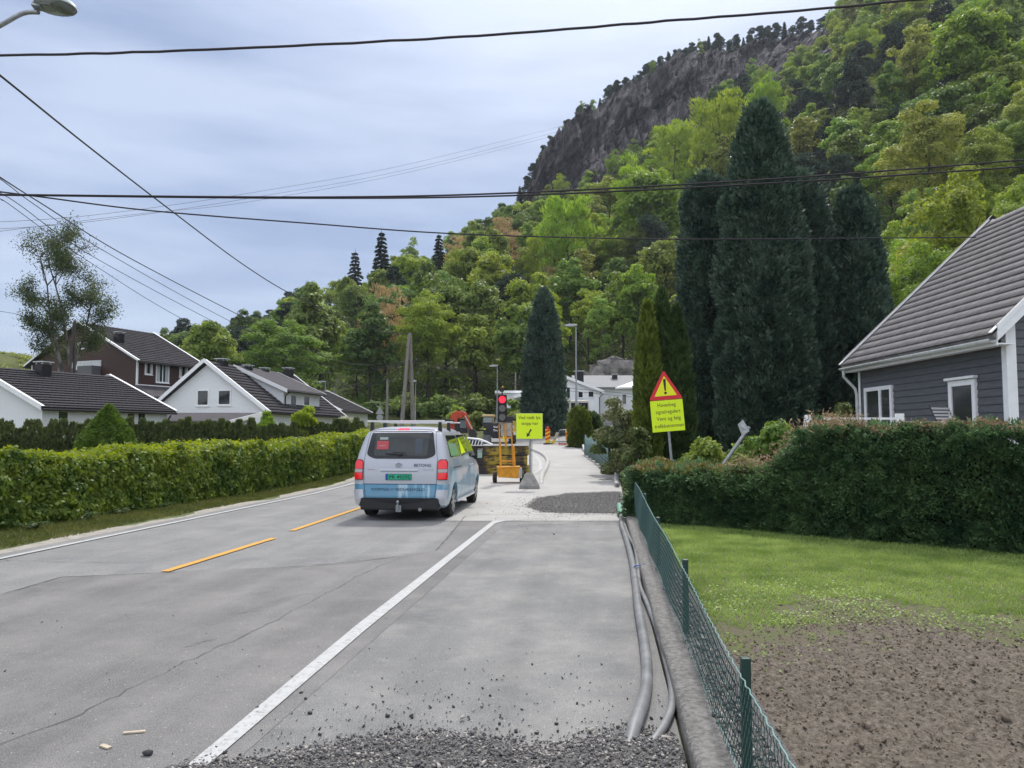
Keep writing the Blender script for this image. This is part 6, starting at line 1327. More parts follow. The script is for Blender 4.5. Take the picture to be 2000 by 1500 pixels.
mb = MB(); mb.box(-1.26, 1.3, -.36, .36, 0, .03); prop(mb.build('cover_board', m_conc_l, None, loc=((xb0 + xb1) / 2, Yb, zb + 1.078)), 'pale board laid over the top block of the stack', 'board')
# dirt at its foot
V = []; F = []
# ---- traffic light trailer
m_or = mat('orange_paint', (.62, .27, .015), .45, var=.15, scale=7, spec=.4); m_redl = mat('red_lamp', (1, .015, .04), .3, emit=1.5)
tl = P(990, 943, 25.8); rt = thing('traffic_light', 'orange wheeled portable traffic light showing red beside the stop sign', 'traffic light', (tl.x, 25.8, base(25.8)), .03)
k = 25.8 / FPX
mb = MB(); mb.prism([(-.30, 0.20), (.38, .16), (.42, .54), (-.32, .52)], -.25, .25, Matrix()); mb.build('battery_box', m_or, rt, bevel=.015)
mb = MB(); mb.prism([(-.33, 0.50), (.45, .52), (.44, .56), (-.34, .54)], -.27, .27, Matrix()); mb.build('box_lid', m_or, rt, bevel=.008)
mb = MB(); mb.box(.385, .50, -.25, .25, .17, .50); mb.build('side_locker', m_conc_l, rt, bevel=.01)
for sx, tr_ in ((-.40, .19), (.50, .19)):
    mb = MB(); mb.M = Matrix.Translation((sx, .0, tr_)) @ Matrix.Rotation(R(90), 4, 'Y'); mb.tube([(0, 0, -.07), (0, 0, -.05), (0, 0, .05), (0, 0, .07)], [tr_ - .03, tr_, tr_, tr_ - .03], 20); wo = mb.build('wheel', m_rub, rt, True)
    mb = MB(); mb.M = Matrix.Translation((sx - .075 if sx < 0 else sx + .075, 0, tr_)) @ Matrix.Rotation(R(90), 4, 'Y'); mb.tube([(0, 0, -.006), (0, 0, .006)], tr_ * .5, 14); mb.build('rim', m_or, wo)
# mast frame: two uprights, inner telescopic frame
for i_, (xa, xc, za, zc_) in enumerate(((-.20, -.235, .55, 1.35), (.26, .22, .55, 1.22))): mb = MB(); mb.bar((xa, 0, za), (xc, 0, zc_ + .0), .075, .06, (0, 1, 0)); mb.build('lower_mast', m_or, rt, bevel=.006)
for xa, xc in ((-.22, -.26), (.21, .14)): mb = MB(); mb.bar((xa, .05, .6), (xc, .05, 1.98), .045, .045, (0, 1, 0)); mb.build('upright', m_or, rt, bevel=.004)
for z_, m_ in ((.72, m_or), (1.5, m_or), (1.75, m_galv), (1.97, m_conc_l)): mb = MB(); mb.bar((-.25, .05, z_), (.18, .05, z_), .05, .05, (0, 1, 0)); mb.build('crossbar', m_, rt, bevel=.004)
mb = MB(); mb.box(-.20, .14, .03, .06, 1.55, 1.95); mb.build('control_panel', m_conc_l, rt, bevel=.006)
mb = MB(); mb.bar((-.03, .0, 1.2), (-.06, .0, 2.05), .07, .06, (0, 1, 0)); mb.build('centre_mast', m_or, rt, bevel=.006)
m_yl = mat('yellow_tag', (.8, .62, .02), .5); mb = MB(); mb.prism([(-.14, 1.38), (-.07, 1.38), (-.09, 1.56), (-.14, 1.56)], -.04, -.02, Matrix()); mb.build('warning_tag', m_yl, rt)
# head
xh = -.16; hz0, hz1 = 2.02, 2.95
mb = MB(); mb.box(xh - .155, xh + .155, -.11, .11, hz0, hz1); hd_ = mb.build('signal_head', m_blk, rt, bevel=.02)
for kx, zc_ in enumerate((2.78, 2.485, 2.19)):
    mb = MB(); mb.M = Matrix.Translation((xh, -.115, zc_)) @ Matrix.Rotation(R(90), 4, 'X'); mb.tube([(0, 0, -.004), (0, 0, .012)], .115, 24); mb.build('red_lens' if kx == 0 else 'dark_lens', m_redl if kx == 0 else m_glass, hd_)
    V = []; F = []; n_ = 14        # visor: three quarter tube
    for i_ in range(n_ + 1):
        a_ = R(-35) + R(250) * i_ / n_
        for yy, rr_ in ((-.11, .128), (-.30, .128)): V.append((xh + rr_ * math.cos(a_), yy * (1 if yy > -.2 else (.75 + .25 * math.sin(a_))), zc_ + rr_ * math.sin(a_)))
        if i_: F.append((2 * i_ - 2, 2 * i_ - 1, 2 * i_ + 1, 2 * i_))
    vo = mobj('visor', np_mesh('visor', V, F, m_blk), hd_); sm_ = vo.modifiers.new('s', 'SOLIDIFY'); sm_.thickness = .006
mb = MB(); mb.tube([(xh, 0, hz1), (xh, 0, hz1 + .12)], .022, 8); mb.box(xh - .09, xh + .06, -.06, .06, hz1 + .10, hz1 + .22); mb.build('sensor_box', m_blk, rt, bevel=.01)
mb = MB(); mb.ball((xh + .02, 0, hz1 + .25), .035); mb.build('sensor_cap', m_or, rt, True)
# ---- yellow stop-here sign
m_sy = mat('sign_yellow', (.66, .86, .012), .45, emit=None, spec=.4); m_sback = mat('sign_back', (.33, .34, .34), .5, metal=.4)
sgn = P(1034, 955, 23.8); rt = thing('stop_sign', 'square yellow sign reading Ved rødt lys stopp her on a concrete foot', 'sign', (sgn.x, 23.8, base(23.8)), -.02); k = 23.8 / FPX
mb = MB(); mb.add([(-.31, -.31, 0), (.31, -.31, 0), (.31, .31, 0), (-.31, .31, 0), (-.31, -.31, .10), (.31, -.31, .10), (.31, .31, .10), (-.31, .31, .10), (-.10, -.10, .48), (.10, -.10, .48), (.10, .10, .48), (-.10, .10, .48)], [(3, 2, 1, 0), (0, 1, 5, 4), (1, 2, 6, 5), (2, 3, 7, 6), (3, 0, 4, 7), (4, 5, 9, 8), (5, 6, 10, 9), (6, 7, 11, 10), (7, 4, 8, 11), (8, 9, 10, 11)]); mb.build('concrete_foot', m_conc, rt, bevel=.015)
mb = MB(); mb.tube([(.02, 0, .3), (.02, 0, 1.8), (.0, 0, 2.3)], .03, 12); mb.tube([(.075, 0, .35), (.08, 0, 1.5)], .012, 6); mb.build('pole', m_galv, rt, True)
z0_, z1_ = P(0, 857, 23.8).z - base(23.8), P(0, 808, 23.8).z - base(23.8); mb = MB(); mb.box(-.40, .405, -.055, -.04, z0_, z1_); po = mb.build('plate', m_sy, rt, bevel=.003)
mb = MB(); mb.box(-.412, .417, -.04, -.03, z0_ - .012, z1_ + .012); mb.build('rim', m_sback, po)
def tx(body, w_, x_, z_, y_=-.057, parent=po, h=None, bold=.004, m=m_ltxt, **kw): return text(body, w_, m, 'lettering', parent, Matrix.Translation((x_, y_, z_)) @ TXZ, h=h, bold=bold, **kw)
tx('Ved rødt lys', .68, 0.0, z1_ - .135, h=.14); tx('stopp her', .52, .02, z1_ - .315, h=.13)
mb = MB(); ax = Matrix.Translation((-.02, 0, z0_ + .16)) @ Matrix.Rotation(R(30), 4, 'Y'); mb.prism([(-.018, -.02), (.018, -.02), (.026, .15), (-.026, .15)], -.0595, -.0575, ax); mb.prism([(-.07, 0), (0, -.12), (.07, 0), (.0, -.025)], -.0595, -.0575, ax); mb.build('arrow', m_ltxt, po)
# ---- warning sign behind the hedge
m_red = mat('sign_red', (.62, .018, .03), .4)
Ys = 17.2; b_ = P(1320, 940, Ys); b_.z = 0; rt = thing('warning_sign', 'red-rimmed triangular warning sign with a yellow text plate, leaning behind the hedge', 'sign', (b_.x, Ys, 0), 0, rot=(0, R(-4.6), R(-3)))
z_of = lambda py: P(0, py, Ys).z
mb = MB(); mb.tube([(0, 0, -.2), (0, 0, z_of(735))], .03, 12); mb.build('pole', m_galv, rt, True)
zc_ = z_of(842); zt_ = z_of(781); hw_ = 31.5 / FPX * Ys; xo = .0
mb = MB(); mb.box(xo - hw_, xo + hw_, -.05, -.036, zc_ - .0, zt_); pl = mb.build('text_plate', m_sy, rt, bevel=.003)
tw = 2 * hw_
for i_, (s_, wf) in enumerate((('Hovedveg', .56), ('signalregulert', .76), ('Vent og følg', .74), ('trafikkstrømmen', .90))): text(s_, tw * wf, m_ltxt, 'lettering', pl, Matrix.Translation((xo + (.02 if i_ else .0), -.052, zt_ - .115 - i_ * .152)) @ TXZ, h=.085 if 'g' not in s_ else .11, bold=.0)
tri_b = z_of(780); tri_t = z_of(722); hw3 = 33 / FPX * Ys
def rtri(hw, zb_, zt_, rad):
    P3 = [(-hw, zb_), (hw, zb_), (0, zt_)]; out = []
    for i in range(3):
        p = Vector(P3[i]); a = (Vector(P3[i - 1]) - p).normalized(); b = (Vector(P3[(i + 1) % 3]) - p).normalized()
        for f in (0, .25, .5, .75, 1): q = p + a * rad * (1 - f) ** 2 + b * rad * f ** 2; out.append((q.x, q.y))
    return out
mb = MB(); mb.prism(rtri(hw3, tri_b, tri_t, .07), -.052, -.036, Matrix()); tr = mb.build('triangle_plate', m_red, rt)
mb = MB(); mb.prism(rtri(hw3 * .66, tri_b + .085, tri_t - .135, .02), -.056, -.0525, Matrix()); mb.build('yellow_field', m_sy if False else mat('field_yellow', (.78, .78, .01), .45), tr)
mb = MB(); zx = tri_b + .14; mb.prism([(-.016, zx + .06), (.016, zx + .06), (.03, zx + .30), (.018, zx + .325), (-.018, zx + .325), (-.03, zx + .30)], -.0595, -.0565, Matrix()); mb.prism([(.03 * math.cos(a_), zx + .01 + .03 * math.sin(a_)) for a_ in np.linspace(0, 6.0, 14)], -.0595, -.0565, Matrix()); mb.build('exclamation_mark', m_ltxt, tr)
# ---- leaning post with a plate
Yl = 18.3; pb = P(1400, 925, Yl); pt = P(1461, 838, Yl); rt = thing('leaning_post', 'grey post leaning far over with a pale plate seen from behind', 'sign', (0, 0, 0)); mb = MB(); mb.tube([pb, pt, pt + (pt - pb).normalized() * .06], .045, 12); mb.build('pole', m_galv, rt, True)
q4 = [P(1449, 851, Yl), P(1441, 829, Yl), P(1451, 819, Yl), P(1464, 842, Yl - .15)]; mb = MB(); mb.add([tuple(v) for v in q4] + [tuple(v + Vector((.01, .03, 0))) for v in q4], [(0, 1, 2, 3), (7, 6, 5, 4), (0, 4, 5, 1), (1, 5, 6, 2), (2, 6, 7, 3), (3, 7, 4, 0)]); mb.build('plate', mat('plate_pale', (.42, .43, .44), .6, var=.15, scale=20), rt)
# ---- street lamps and poles
m_wood = mat('pole_wood', (.20, .185, .165), .9, var=.25, scale=3, stretch=(6, 6, .6), bump=.4, bscale=15); m_lampgrey = mat('lamp_grey', (.40, .43, .44), .5)
def lamp(label, px, Y, ytop, ybase, arm=-1, sz=1.0):
    b0 = P(px, ybase, Y); zt_ = P(px, ytop, Y).z; zb_ = min(base(Y), b0.z); rt = thing('street_lamp', label, 'street lamp', (b0.x, Y, zb_)); h_ = zt_ - zb_
    mb = MB(); mb.tube([(0, 0, -.1), (0, 0, h_ * .45), (0, 0, h_ * .47), (0, 0, h_)], [.09 * sz, .08 * sz, .055 * sz, .045 * sz], 10); mb.build('pole', m_galv, rt, True)
    mb = MB(); mb.M = Matrix.Translation((0, 0, h_)); mb.prism([(.06, -.02), (.08, .08), (-.5 * sz, .12), (-.85 * sz, .02), (-.8 * sz, -.06), (-.3, -.06)], -.16, .16, Matrix() if arm < 0 else Matrix.Scale(-1, 4, (1, 0, 0))); mb.build('lamp_head', m_lampgrey, rt, bevel=.02); return rt
lamp('tall street lamp rising above the white house and the rounded thuja', 1126, 55, 636, 850, sz=1.0)
lamp('street lamp behind the traffic light, before the flat-roofed annex', 971, 78, 715, 850, sz=1.0)
lamp('thin street lamp pressed beside the paired wooden utility poles', 811, 64, 745, 850, sz=.6)
lamp('small distant street lamp over the white dormer house roof end', 634, 85, 746, 850, sz=1.0)
def pole(name, label, pts, r0, r1, cat='pole', mw=None):
    rt = thing(name, label, cat, (pts[0].x, pts[0].y, 0)); o_ = Vector((pts[0].x, pts[0].y, 0)); mb = MB(); mb.tube([p - o_ for p in pts], [r0 + (r1 - r0) * i / (len(pts) - 1) for i in range(len(pts))], 10); mb.build('shaft', mw or m_wood, rt, True); return rt, o_
Yp = 55.0; m_wdk = mat('pole_wood_dark', (.06, .05, .045), .9, var=.2, scale=3)
def gpt(px, Y, z=None): p = P(px, 848, Y); return Vector((p.x, Y, base(Y) - .2))
rt, o_ = pole('utility_pole', 'tall wooden utility pole braced by a slanting pole beside it', [gpt(808, Yp), P(801, 650, Yp)], .17, .11, 'utility pole'); prop_top = P(801, 650, Yp)
mb = MB(); mb.tube([gpt(782, Yp - 1) - o_, P(799, 652, Yp - .15) - o_], [.17, .10], 10); mb.build('brace_pole', m_wood, rt, True)
mb = MB(); q_ = P(803, 706, Yp) - o_; mb.bar(q_ + Vector((-.4, 0, 0)), q_ + Vector((.4, 0, 0)), .12, .12); mb.ball(q_ + Vector((-.35, 0, .12)), .09); mb.ball(q_ + Vector((.35, 0, .12)), .09); mb.build('crossarm', m_metal_dk, rt)
pole('utility_pole', 'single thin wooden pole left of the braced utility pole', [gpt(755, 60), P(757, 740, 60)], .13, .09, 'utility pole')
pole('utility_pole', 'short thin wooden pole at the forest edge beyond the dormer house', [gpt(650, 80), P(652.5, 757, 80)], .12, .09, 'utility pole')
pole('utility_pole', 'thin wooden pole above the flat-roofed white annex', [gpt(1006, 92), P(1007, 727, 92)], .12, .08, 'utility pole')
rt, o_ = pole('utility_pole', 'upright dark wooden pole beside the birch and the brown house gable', [gpt(144, 48), P(146, 626, 48)], .11, .08, 'utility pole', m_wdk); mb = MB(); mb.tube([gpt(126, 47.5) - o_, P(144, 632, 47.9) - o_], [.10, .07], 8); mb.build('brace_pole', m_wdk, rt, True)
# small warning sign far off
rt = thing('road_sign', 'small grey-backed triangular road sign at the forest foot', 'sign', (P(742, 800, 70).x, 70, base(70))); mb = MB(); mb.tube([(0, 0, -.1), (0, 0, 2.9 - .4)], .035, 8); mb.build('pole', m_galv, rt)
zt_ = P(0, 800, 70).z - base(70); mb = MB(); mb.prism([(-.38, zt_ - .4), (.38, zt_ - .4), (0, zt_ + .3)], -.06, -.04, Matrix()); mb.build('triangle_plate', m_sback, rt); mb = MB(); mb.prism([(.3 * math.cos(a_), zt_ - .72 + .3 * math.sin(a_)) for a_ in np.linspace(0, 5.9, 14)], -.06, -.04, Matrix()); mb.build('round_plate', m_sback, rt)
# big lamp head and arm overhead, top left
rt = thing('street_lamp', 'grey oval street lamp head on a curved arm hanging over the road', 'street lamp', (0, 0, 0)); Yl = 9.0
m_lens = mat('lamp_lens', (.12, .14, .135), .15, spec=.7); m_lhead = mat('lamp_shell', (.34, .40, .40), .45)
pa = P(-120, 118, Yl + .4); pb_ = P(0, 50, Yl); pc = P(45, 26, Yl); pd = P(75, 24, Yl - .05)
gbase = Vector((pa.x - 1.2, Yl + .9, 0)); mb = MB(); mb.tube([gbase, gbase + Vector((0, 0, pa.z - .8))], [.09, .06], 10); mb.tube(smooth([gbase + Vector((0, 0, pa.z - .8)), Vector(pa) + Vector((-.5, .2, -.1)), pa, pb_, pc, pd]), .028, 10); mb.build('arm', m_galv, rt, True)
c_ = P(108, 14, Yl - .05); hw_ = 43 / FPX * Yl; V = []; F = []; nu, nv = 20, 7
mb = MB()
for j in range(nv + 1):
    t_ = j / nv * math.pi / 2
    for i in range(nu): a_ = 2 * math.pi * i / nu; V.append((hw_ * math.cos(a_) * math.cos(t_), .15 * math.sin(a_) * math.cos(t_), .115 * math.sin(t_)))
for j in range(nv):
    for i in range(nu): F.append((j * nu + i, j * nu + (i + 1) % nu, (j + 1) * nu + (i + 1) % nu, (j + 1) * nu + i))
mb.M = Matrix.Translation(c_) @ Matrix.Rotation(R(5), 4, 'Y') @ Matrix.Rotation(R(-14), 4, 'X'); mb.add(V, F); mb.build('lamp_head', m_lhead, rt, True)
mb = MB(); mb.M = Matrix.Translation(c_) @ Matrix.Rotation(R(5), 4, 'Y') @ Matrix.Rotation(R(-14), 4, 'X')
mb.add([(hw_ * .97 * math.cos(a_), .145 * math.sin(a_), .002) for a_ in np.linspace(0, 2 * math.pi, 21)[:-1]], [tuple(range(20))]); mb.build('housing_base', m_lampgrey, rt)
mb = MB(); mb.M = Matrix.Translation(c_) @ Matrix.Rotation(R(5), 4, 'Y') @ Matrix.Rotation(R(-14), 4, 'X'); mb.ball((hw_ * .38, 0, 0), 1, 14, 8, (hw_ * .52, .12, .045)); mb.build('lamp_lens', m_lens, rt, True)
mb = MB(); mb.M = Matrix.Translation(c_) @ Matrix.Rotation(R(5), 4, 'Y') @ Matrix.Rotation(R(-14), 4, 'X'); mb.box(-hw_ * 1.02, -hw_ * .6, -.05, .05, -.04, .03); mb.box(-hw_ * .6, -hw_ * .1, -.07, .07, -.02, .0); mb.build('clamp', m_galv, rt, bevel=.01)
# ---- overhead wires, strung between far supports
m_cable = mat('cable_black', (.022, .018, .024), .6)
def wire(label, pts, r, name='overhead_wire', group=None, wob=0):
    V_ = [P(px, py, Y) for px, py, Y in pts]; sm = smooth(V_, 14)
    if wob: sm = [p + Vector((0, 0, wob * math.sin(i * 1.7) * (.6 + .4 * math.sin(i * .37)))) for i, p in enumerate(sm)]
    mb = MB(); mb.tube(sm, r, 6); return prop(mb.build(name, m_cable, None, True), label, 'cable', group)
wire('thick twisted cable crossing the top of the sky', [(-600, 112, 11), (0, 108, 10.2), (400, 97, 10), (900, 72, 10), (1300, 41, 10), (1690, 9, 10.2), (2300, -55, 11)], .017, 'overhead_cable', wob=.006)
wire('cable falling from the sky edge down to the top of the braced utility pole', [(-200, -10, 11), (0, 147, 14), (165, 280, 19), (330, 408, 25), (480, 520, 34), (580, 580, 40), (700, 633, 49), (760, 650, 53), (800, 651, 55)], .022, 'overhead_cable')
wire('upper cable of the pair crossing before the tallest cypress', [(-300, 378, 15), (0, 380, 15), (600, 385, 15), (1000, 377, 15), (1500, 350, 15), (2000, 312, 15), (2400, 275, 15)], .018)
wire('lower cable of the pair crossing before the tallest cypress', [(-300, 377, 15.3), (0, 381, 15.3), (600, 387, 15.3), (1000, 382, 15.3), (1500, 358, 15.3), (2000, 325, 15.3), (2400, 290, 15.3)], .018)
wire('single cable sagging across the upper forest to the grey house roof', [(-200, 350, 17), (60, 382, 17.5), (290, 411, 18), (600, 436, 19), (900, 457, 20), (1300, 467, 21), (1700, 465, 22), (2000, 462, 23), (2300, 455, 24)], .018)
for i_, (pp_, lb, r_) in enumerate((([(-100, 280, 18), (0, 346, 20), (85, 400, 23), (250, 502, 29), (480, 622, 40), (620, 690, 48), (700, 712, 52), (803, 706, 55)], 'thickest of the four slanting wires that run to the braced pole', .018),
      ([(-100, 282, 18), (0, 349, 20), (68, 400, 23), (200, 488, 28), (420, 612, 39), (600, 700, 47), (700, 722, 52), (801, 707, 55)], 'second of the four slanting wires that run to the braced pole', .012),
      ([(-100, 300, 18), (0, 376, 21), (38, 400, 23), (180, 500, 29), (405, 622, 39), (560, 700, 46), (680, 732, 51), (795, 708, 54.9)], 'third of the four slanting wires that run to the braced pole', .012),
      ([(-100, 310, 18), (0, 388, 21), (22, 402, 23), (180, 515, 29), (360, 625, 38), (560, 720, 46), (680, 752, 51), (794, 712, 54.9)], 'lowest of the four slanting wires that run to the braced pole', .011))): wire(lb, pp_, r_)
for i_, pp_ in enumerate(([(-50, 436, 60), (200, 418, 80), (500, 375, 110), (800, 320, 150), (1110, 243, 190)], [(-50, 450, 60), (200, 430, 80), (500, 385, 110), (800, 330, 150), (1110, 252, 190)], [(-50, 458, 60), (270, 418, 85), (500, 392, 110), (800, 336, 150), (1110, 258, 190)])):
    wire(['uppermost of the three faint far wires rising toward the cliff', 'middle one of the three faint far wires rising toward the cliff', 'lowest of the three faint far wires rising toward the cliff'][i_], pp_, .022)
wire('upper pale wire running from the braced pole toward the hillside house', [(805, 710, 55), (900, 722, 60), (1000, 745, 66), (1100, 757, 74), (1240, 770, 82)], .022, group='wires to the hillside house')
wire('lower pale wire running from the braced pole toward the hillside house', [(805, 714, 55), (900, 728, 60), (1000, 750, 66), (1100, 762, 74), (1240, 776, 82)], .02)
wire('wire crossing the cypress by the street lamp', [(978, 680, 60), (1060, 688, 56), (1126, 695, 55), (1250, 704, 52), (1400, 712, 50)], .02)
wire('wire from the braced pole down to the single thin pole and the dormer house', [(798, 714, 54.9), (770, 735, 58), (757, 742, 60), (700, 755, 62), (640, 752, 64), (600, 745, 66)], .02)
wire('short wire reaching the birch from outside the sky edge', [(-200, 585, 46), (0, 608, 47), (57, 619, 48), (146, 632, 48)], .014)
# ---- gravel, stones, debris
m_gravel, n, b = mat_new('gravel'); N = n.nodes.new; K = n.links.new
gi = N('ShaderNodeNewGeometry'); r = N('ShaderNodeValToRGB'); e = r.color_ramp.elements; e[0].color = (.06, .06, .062, 1); e[1].color = (.46, .44, .40, 1); q = e.new(.6); q.color = (.15, .148, .15, 1); q = e.new(.88); q.color = (.26, .24, .22, 1)
K(gi.outputs['Random Per Island'], r.inputs[0]); K(r.outputs[0], b.inputs['Base Color']); b.inputs['Roughness'].default_value = .85
base_v = np.array([(1, 0, 0), (-1, 0, 0), (0, 1, 0), (0, -1, 0), (0, 0, 1), (0, 0, -1)], float); base_f = np.array([(0, 2, 4), (2, 1, 4), (1, 3, 4), (3, 0, 4), (2, 0, 5), (1, 2, 5), (3, 1, 5), (0, 3, 5)])
cube_v = np.array([(x, y, z) for x in (-1, 1) for y in (-1, 1) for z in (-1, 1)], float) * .7; cube_f = np.array([(0, 1, 3, 2), (4, 6, 7, 5), (0, 4, 5, 1), (2, 3, 7, 6), (0, 2, 6, 4), (1, 5, 7, 3)])
def stones(name, label, C, s, m, seed=1, flat=.65):
    rg = np.random.default_rng(seed); n = len(C); V = cube_v[None] * rg.uniform(.55, 1.3, (n, 8, 1)) ; V = V * np.stack([rg.uniform(.8, 1.3, n), rg.uniform(.7, 1.1, n), rg.uniform(.5, .9, n) * flat / .65], 1)[:, None]
    a = rg.uniform(0, 6.28, n); c, s_ = np.cos(a)[:, None], np.sin(a)[:, None]; X = V[..., 0] * c - V[..., 1] * s_; Y = V[..., 0] * s_ + V[..., 1] * c; ti = rg.normal(0, .5, n)[:, None]; Z = V[..., 2] * np.cos(ti) + X * np.sin(ti)
    V = np.stack([X, Y, Z], -1) * s[:, None, None] + C[:, None]; F = (cube_f[None] + (np.arange(n) * 8)[:, None, None]).reshape(-1, 4)
    o = mobj(name, np_mesh(name, V.reshape(-1, 3), F, m)); return prop(o, label, 'gravel', kind='stuff')
rng = np.random.default_rng(99)
# near heap: dense strip at the bottom, thinning upward
gx = [430, 560, 650, 750, 850, 950, 1080, 1100, 1160, 1200, 1250, 1340]; gy = [1500, 1482, 1462, 1448, 1440, 1452, 1465, 1462, 1445, 1432, 1440, 1445]
def edge_y(X): 
    E_ = [G(x, y) for x, y in zip(gx, gy)]; return np.interp(X, [p.x for p in E_], [p.y for p in E_])
m_gbed = mat('gravel_bed', (.07, .07, .072), 1, col2=(.2, .195, .185), scale=60, bump=1, bscale=120)
hg = grid(np.arange(-1.75, 1.0, .03), np.arange(2.2, 4.75, .03), lambda X, Y: np.clip((edge_y(X) - Y) * .22, -.03, .06) + .012 * fbm(X * 12, Y * 12, 3, 3) - .0 + np.where(X > .6 + .1177 * Y - .19, -.1, 0), 'gravel_bed', m_gbed); hg['kind'] = 'structure'
n_ = 26000; X = rng.uniform(-1.7, .95, n_); Y = rng.uniform(2.4, 4.9, n_); k = (X < .6 + .1177 * Y - .21) & (Y < edge_y(X) + .03 + np.abs(rng.normal(0, .06, n_))); X = X[k]; Y = Y[k]
Z = np.clip((edge_y(X) - Y) * .22, 0.0, .06) + .008 + .01 * rng.random(len(X)); s = .0056 * np.exp(rng.normal(0, .42, len(X))); stones('gravel', 'dark crushed gravel heaped across the footway at the conduit ends', np.stack([X, Y, Z], 1), s, m_gravel, 1)
m_peb = mat('pebble_dark', (.045, .045, .047), .9, var=.4, scale=15)
n_ = 700; X = rng.uniform(-1.6, 1.0, n_); t_ = rng.exponential(.42, n_); Y = edge_y(X) + t_; k = (X < .6 + .1177 * Y - .21) & (t_ < 3.2) & (rng.random(n_) < np.exp(-((X + .35) / .9) ** 2) + .15); X = X[k]; Y = Y[k]
stones('loose_gravel', 'loose dark stones scattered over the footway asphalt', np.stack([X, Y, np.full(len(X), .014)], 1), .0050 * np.exp(rng.normal(0, .4, len(X))), m_peb, 2)
X = rng.uniform(-4.6, -1.2, 90); Y = rng.uniform(3.3, 7.5, 90); stones('loose_gravel', 'sparse grit on the dark asphalt lane', np.stack([X, Y, np.full(90, .013)], 1), .0045 * np.exp(rng.normal(0, .3, 90)), m_peb, 3)
# gravel patch at the joint
pc = [(1030, 990), (1050, 975), (1110, 966), (1212, 962), (1214, 1004), (1120, 1003), (1060, 1001)]; pw = [G(*p) for p in pc]
def inpoly(X, Y, poly):
    ins = np.zeros(len(X), bool); j = len(poly) - 1
    for i in range(len(poly)):
        xi, yi, xj, yj = poly[i].x, poly[i].y, poly[j].x, poly[j].y; c = ((yi > Y) != (yj > Y)) & (X < (xj - xi) * (Y - yi) / (yj - yi + 1e-9) + xi); ins ^= c; j = i
    return ins
sheet('gravel_patch', [p * .985 + Vector((.03, .28, 0)) if i < 3 else p for i, p in enumerate(pw)], .022, mat('gravel_fine', (.14, .135, .13), 1, col2=(.22, .215, .20), scale=14, bump=1, bscale=150))
n_ = 60000; X = rng.uniform(.2, 3.4, n_); Y = rng.uniform(15.2, 23.5, n_); k = inpoly(X + rng.normal(0, .07, n_), Y + rng.normal(0, .25, n_), pw); X = X[k]; Y = Y[k]; m_gr2 = m_gravel.copy(); r_ = [q for q in m_gr2.node_tree.nodes if q.type == 'VALTORGB'][0].color_ramp.elements
for q_, c_ in zip(r_, ((.10, .10, .10), (.17, .165, .16), (.26, .25, .24), (.42, .40, .37))): q_.color = (*c_, 1)
stones('gravel_layer', 'fresh grey gravel spread over the joint before the hedge corner', np.stack([X, Y, .02 + .02 * fbm(X * 2, Y * 1.2, 3, 2)], 1), .0085 * np.exp(rng.normal(0, .35, len(X))), m_gr2, 4, .4)
n_ = 900; X = rng.normal(.75, .6, n_); Y = rng.normal(17.8, 1.5, n_); stones('loose_gravel', 'thin spill of grit around the gravel patch', np.stack([X, Y, np.full(n_, .022) + np.interp(Y, [0] + KY, [0] + KZ)], 1), .006 * np.exp(rng.normal(0, .3, n_)), m_peb, 5)
# soil clods and wall rubble
m_clod = mat('clod', (.125, .103, .08), 1, var=.35, scale=20, spec=.05)
n_ = 22000; X = rng.uniform(1.0, 8.3, n_); Y = rng.uniform(2.3, 7.6, n_); k = (Y < soil_edge(X) + rng.exponential(.35, n_)) & (X > .8 + .1177 * Y); X = X[k]; Y = Y[k]
stones('soil_clods', 'small clods lying on the dug soil bed', np.stack([X, Y, np.maximum(soilz(X, Y), gz(X, Y)) + .004], 1), .0048 * np.exp(rng.normal(0, .55, len(X))), m_clod, 6)
n_ = 2600; Y = rng.uniform(2.0, 14, n_); X = .6 + .1177 * Y + rng.uniform(.02, .26, n_); stones('wall_rubble', 'crumbled concrete and grit along the wall under the fence', np.stack([X, Y, np.where(X < .71 + .1177 * Y, .135, .07) + .01], 1), .009 * np.exp(rng.normal(0, .45, n_)), m_gravel, 7)
rb = sheet('wall_backfill', [WL(1.5, .08), WL(14.9, .08), WL(14.9, .30), WL(1.5, .36)], .07, m_gbed)
# single pieces on the road
m_chip = mat('wood_chip', (.46, .40, .30), .8, var=.15, scale=20)
def chip(px, py, L_, W_, T_, rz, label):
    g_ = G(px, py); mb = MB(); mb.box(-L_ / 2, L_ / 2, -W_ / 2, W_ / 2, 0, T_); prop(mb.build('wood_piece', m_chip, None, bevel=.002, loc=(g_.x, g_.y, .0105), rot=(0, 0, rz)), label, 'wood piece')
chip(262, 1440, .115, .022, .010, R(14), 'longer pale wooden piece lying on the dark asphalt'); chip(206, 1464, .075, .028, .010, R(-30), 'short blunt pale wooden piece beside the longer one on the asphalt')
g_ = G(288, 1479); mb = MB(); mb.ball((0, 0, .013), .024, 9, 6, (1.2, .8, .6)); o = mb.build('road_stone', m_peb, None, loc=(g_.x, g_.y, .01)); prop(o, 'single dark stone next to the two wooden pieces', 'stone')
for v_ in o.data.vertices: v_.co *= 1 + .3 * (vnoise(np.float64(v_.co.x * 90 + 3), np.float64(v_.co.y * 90 + v_.co.z * 70), 2) - .5)
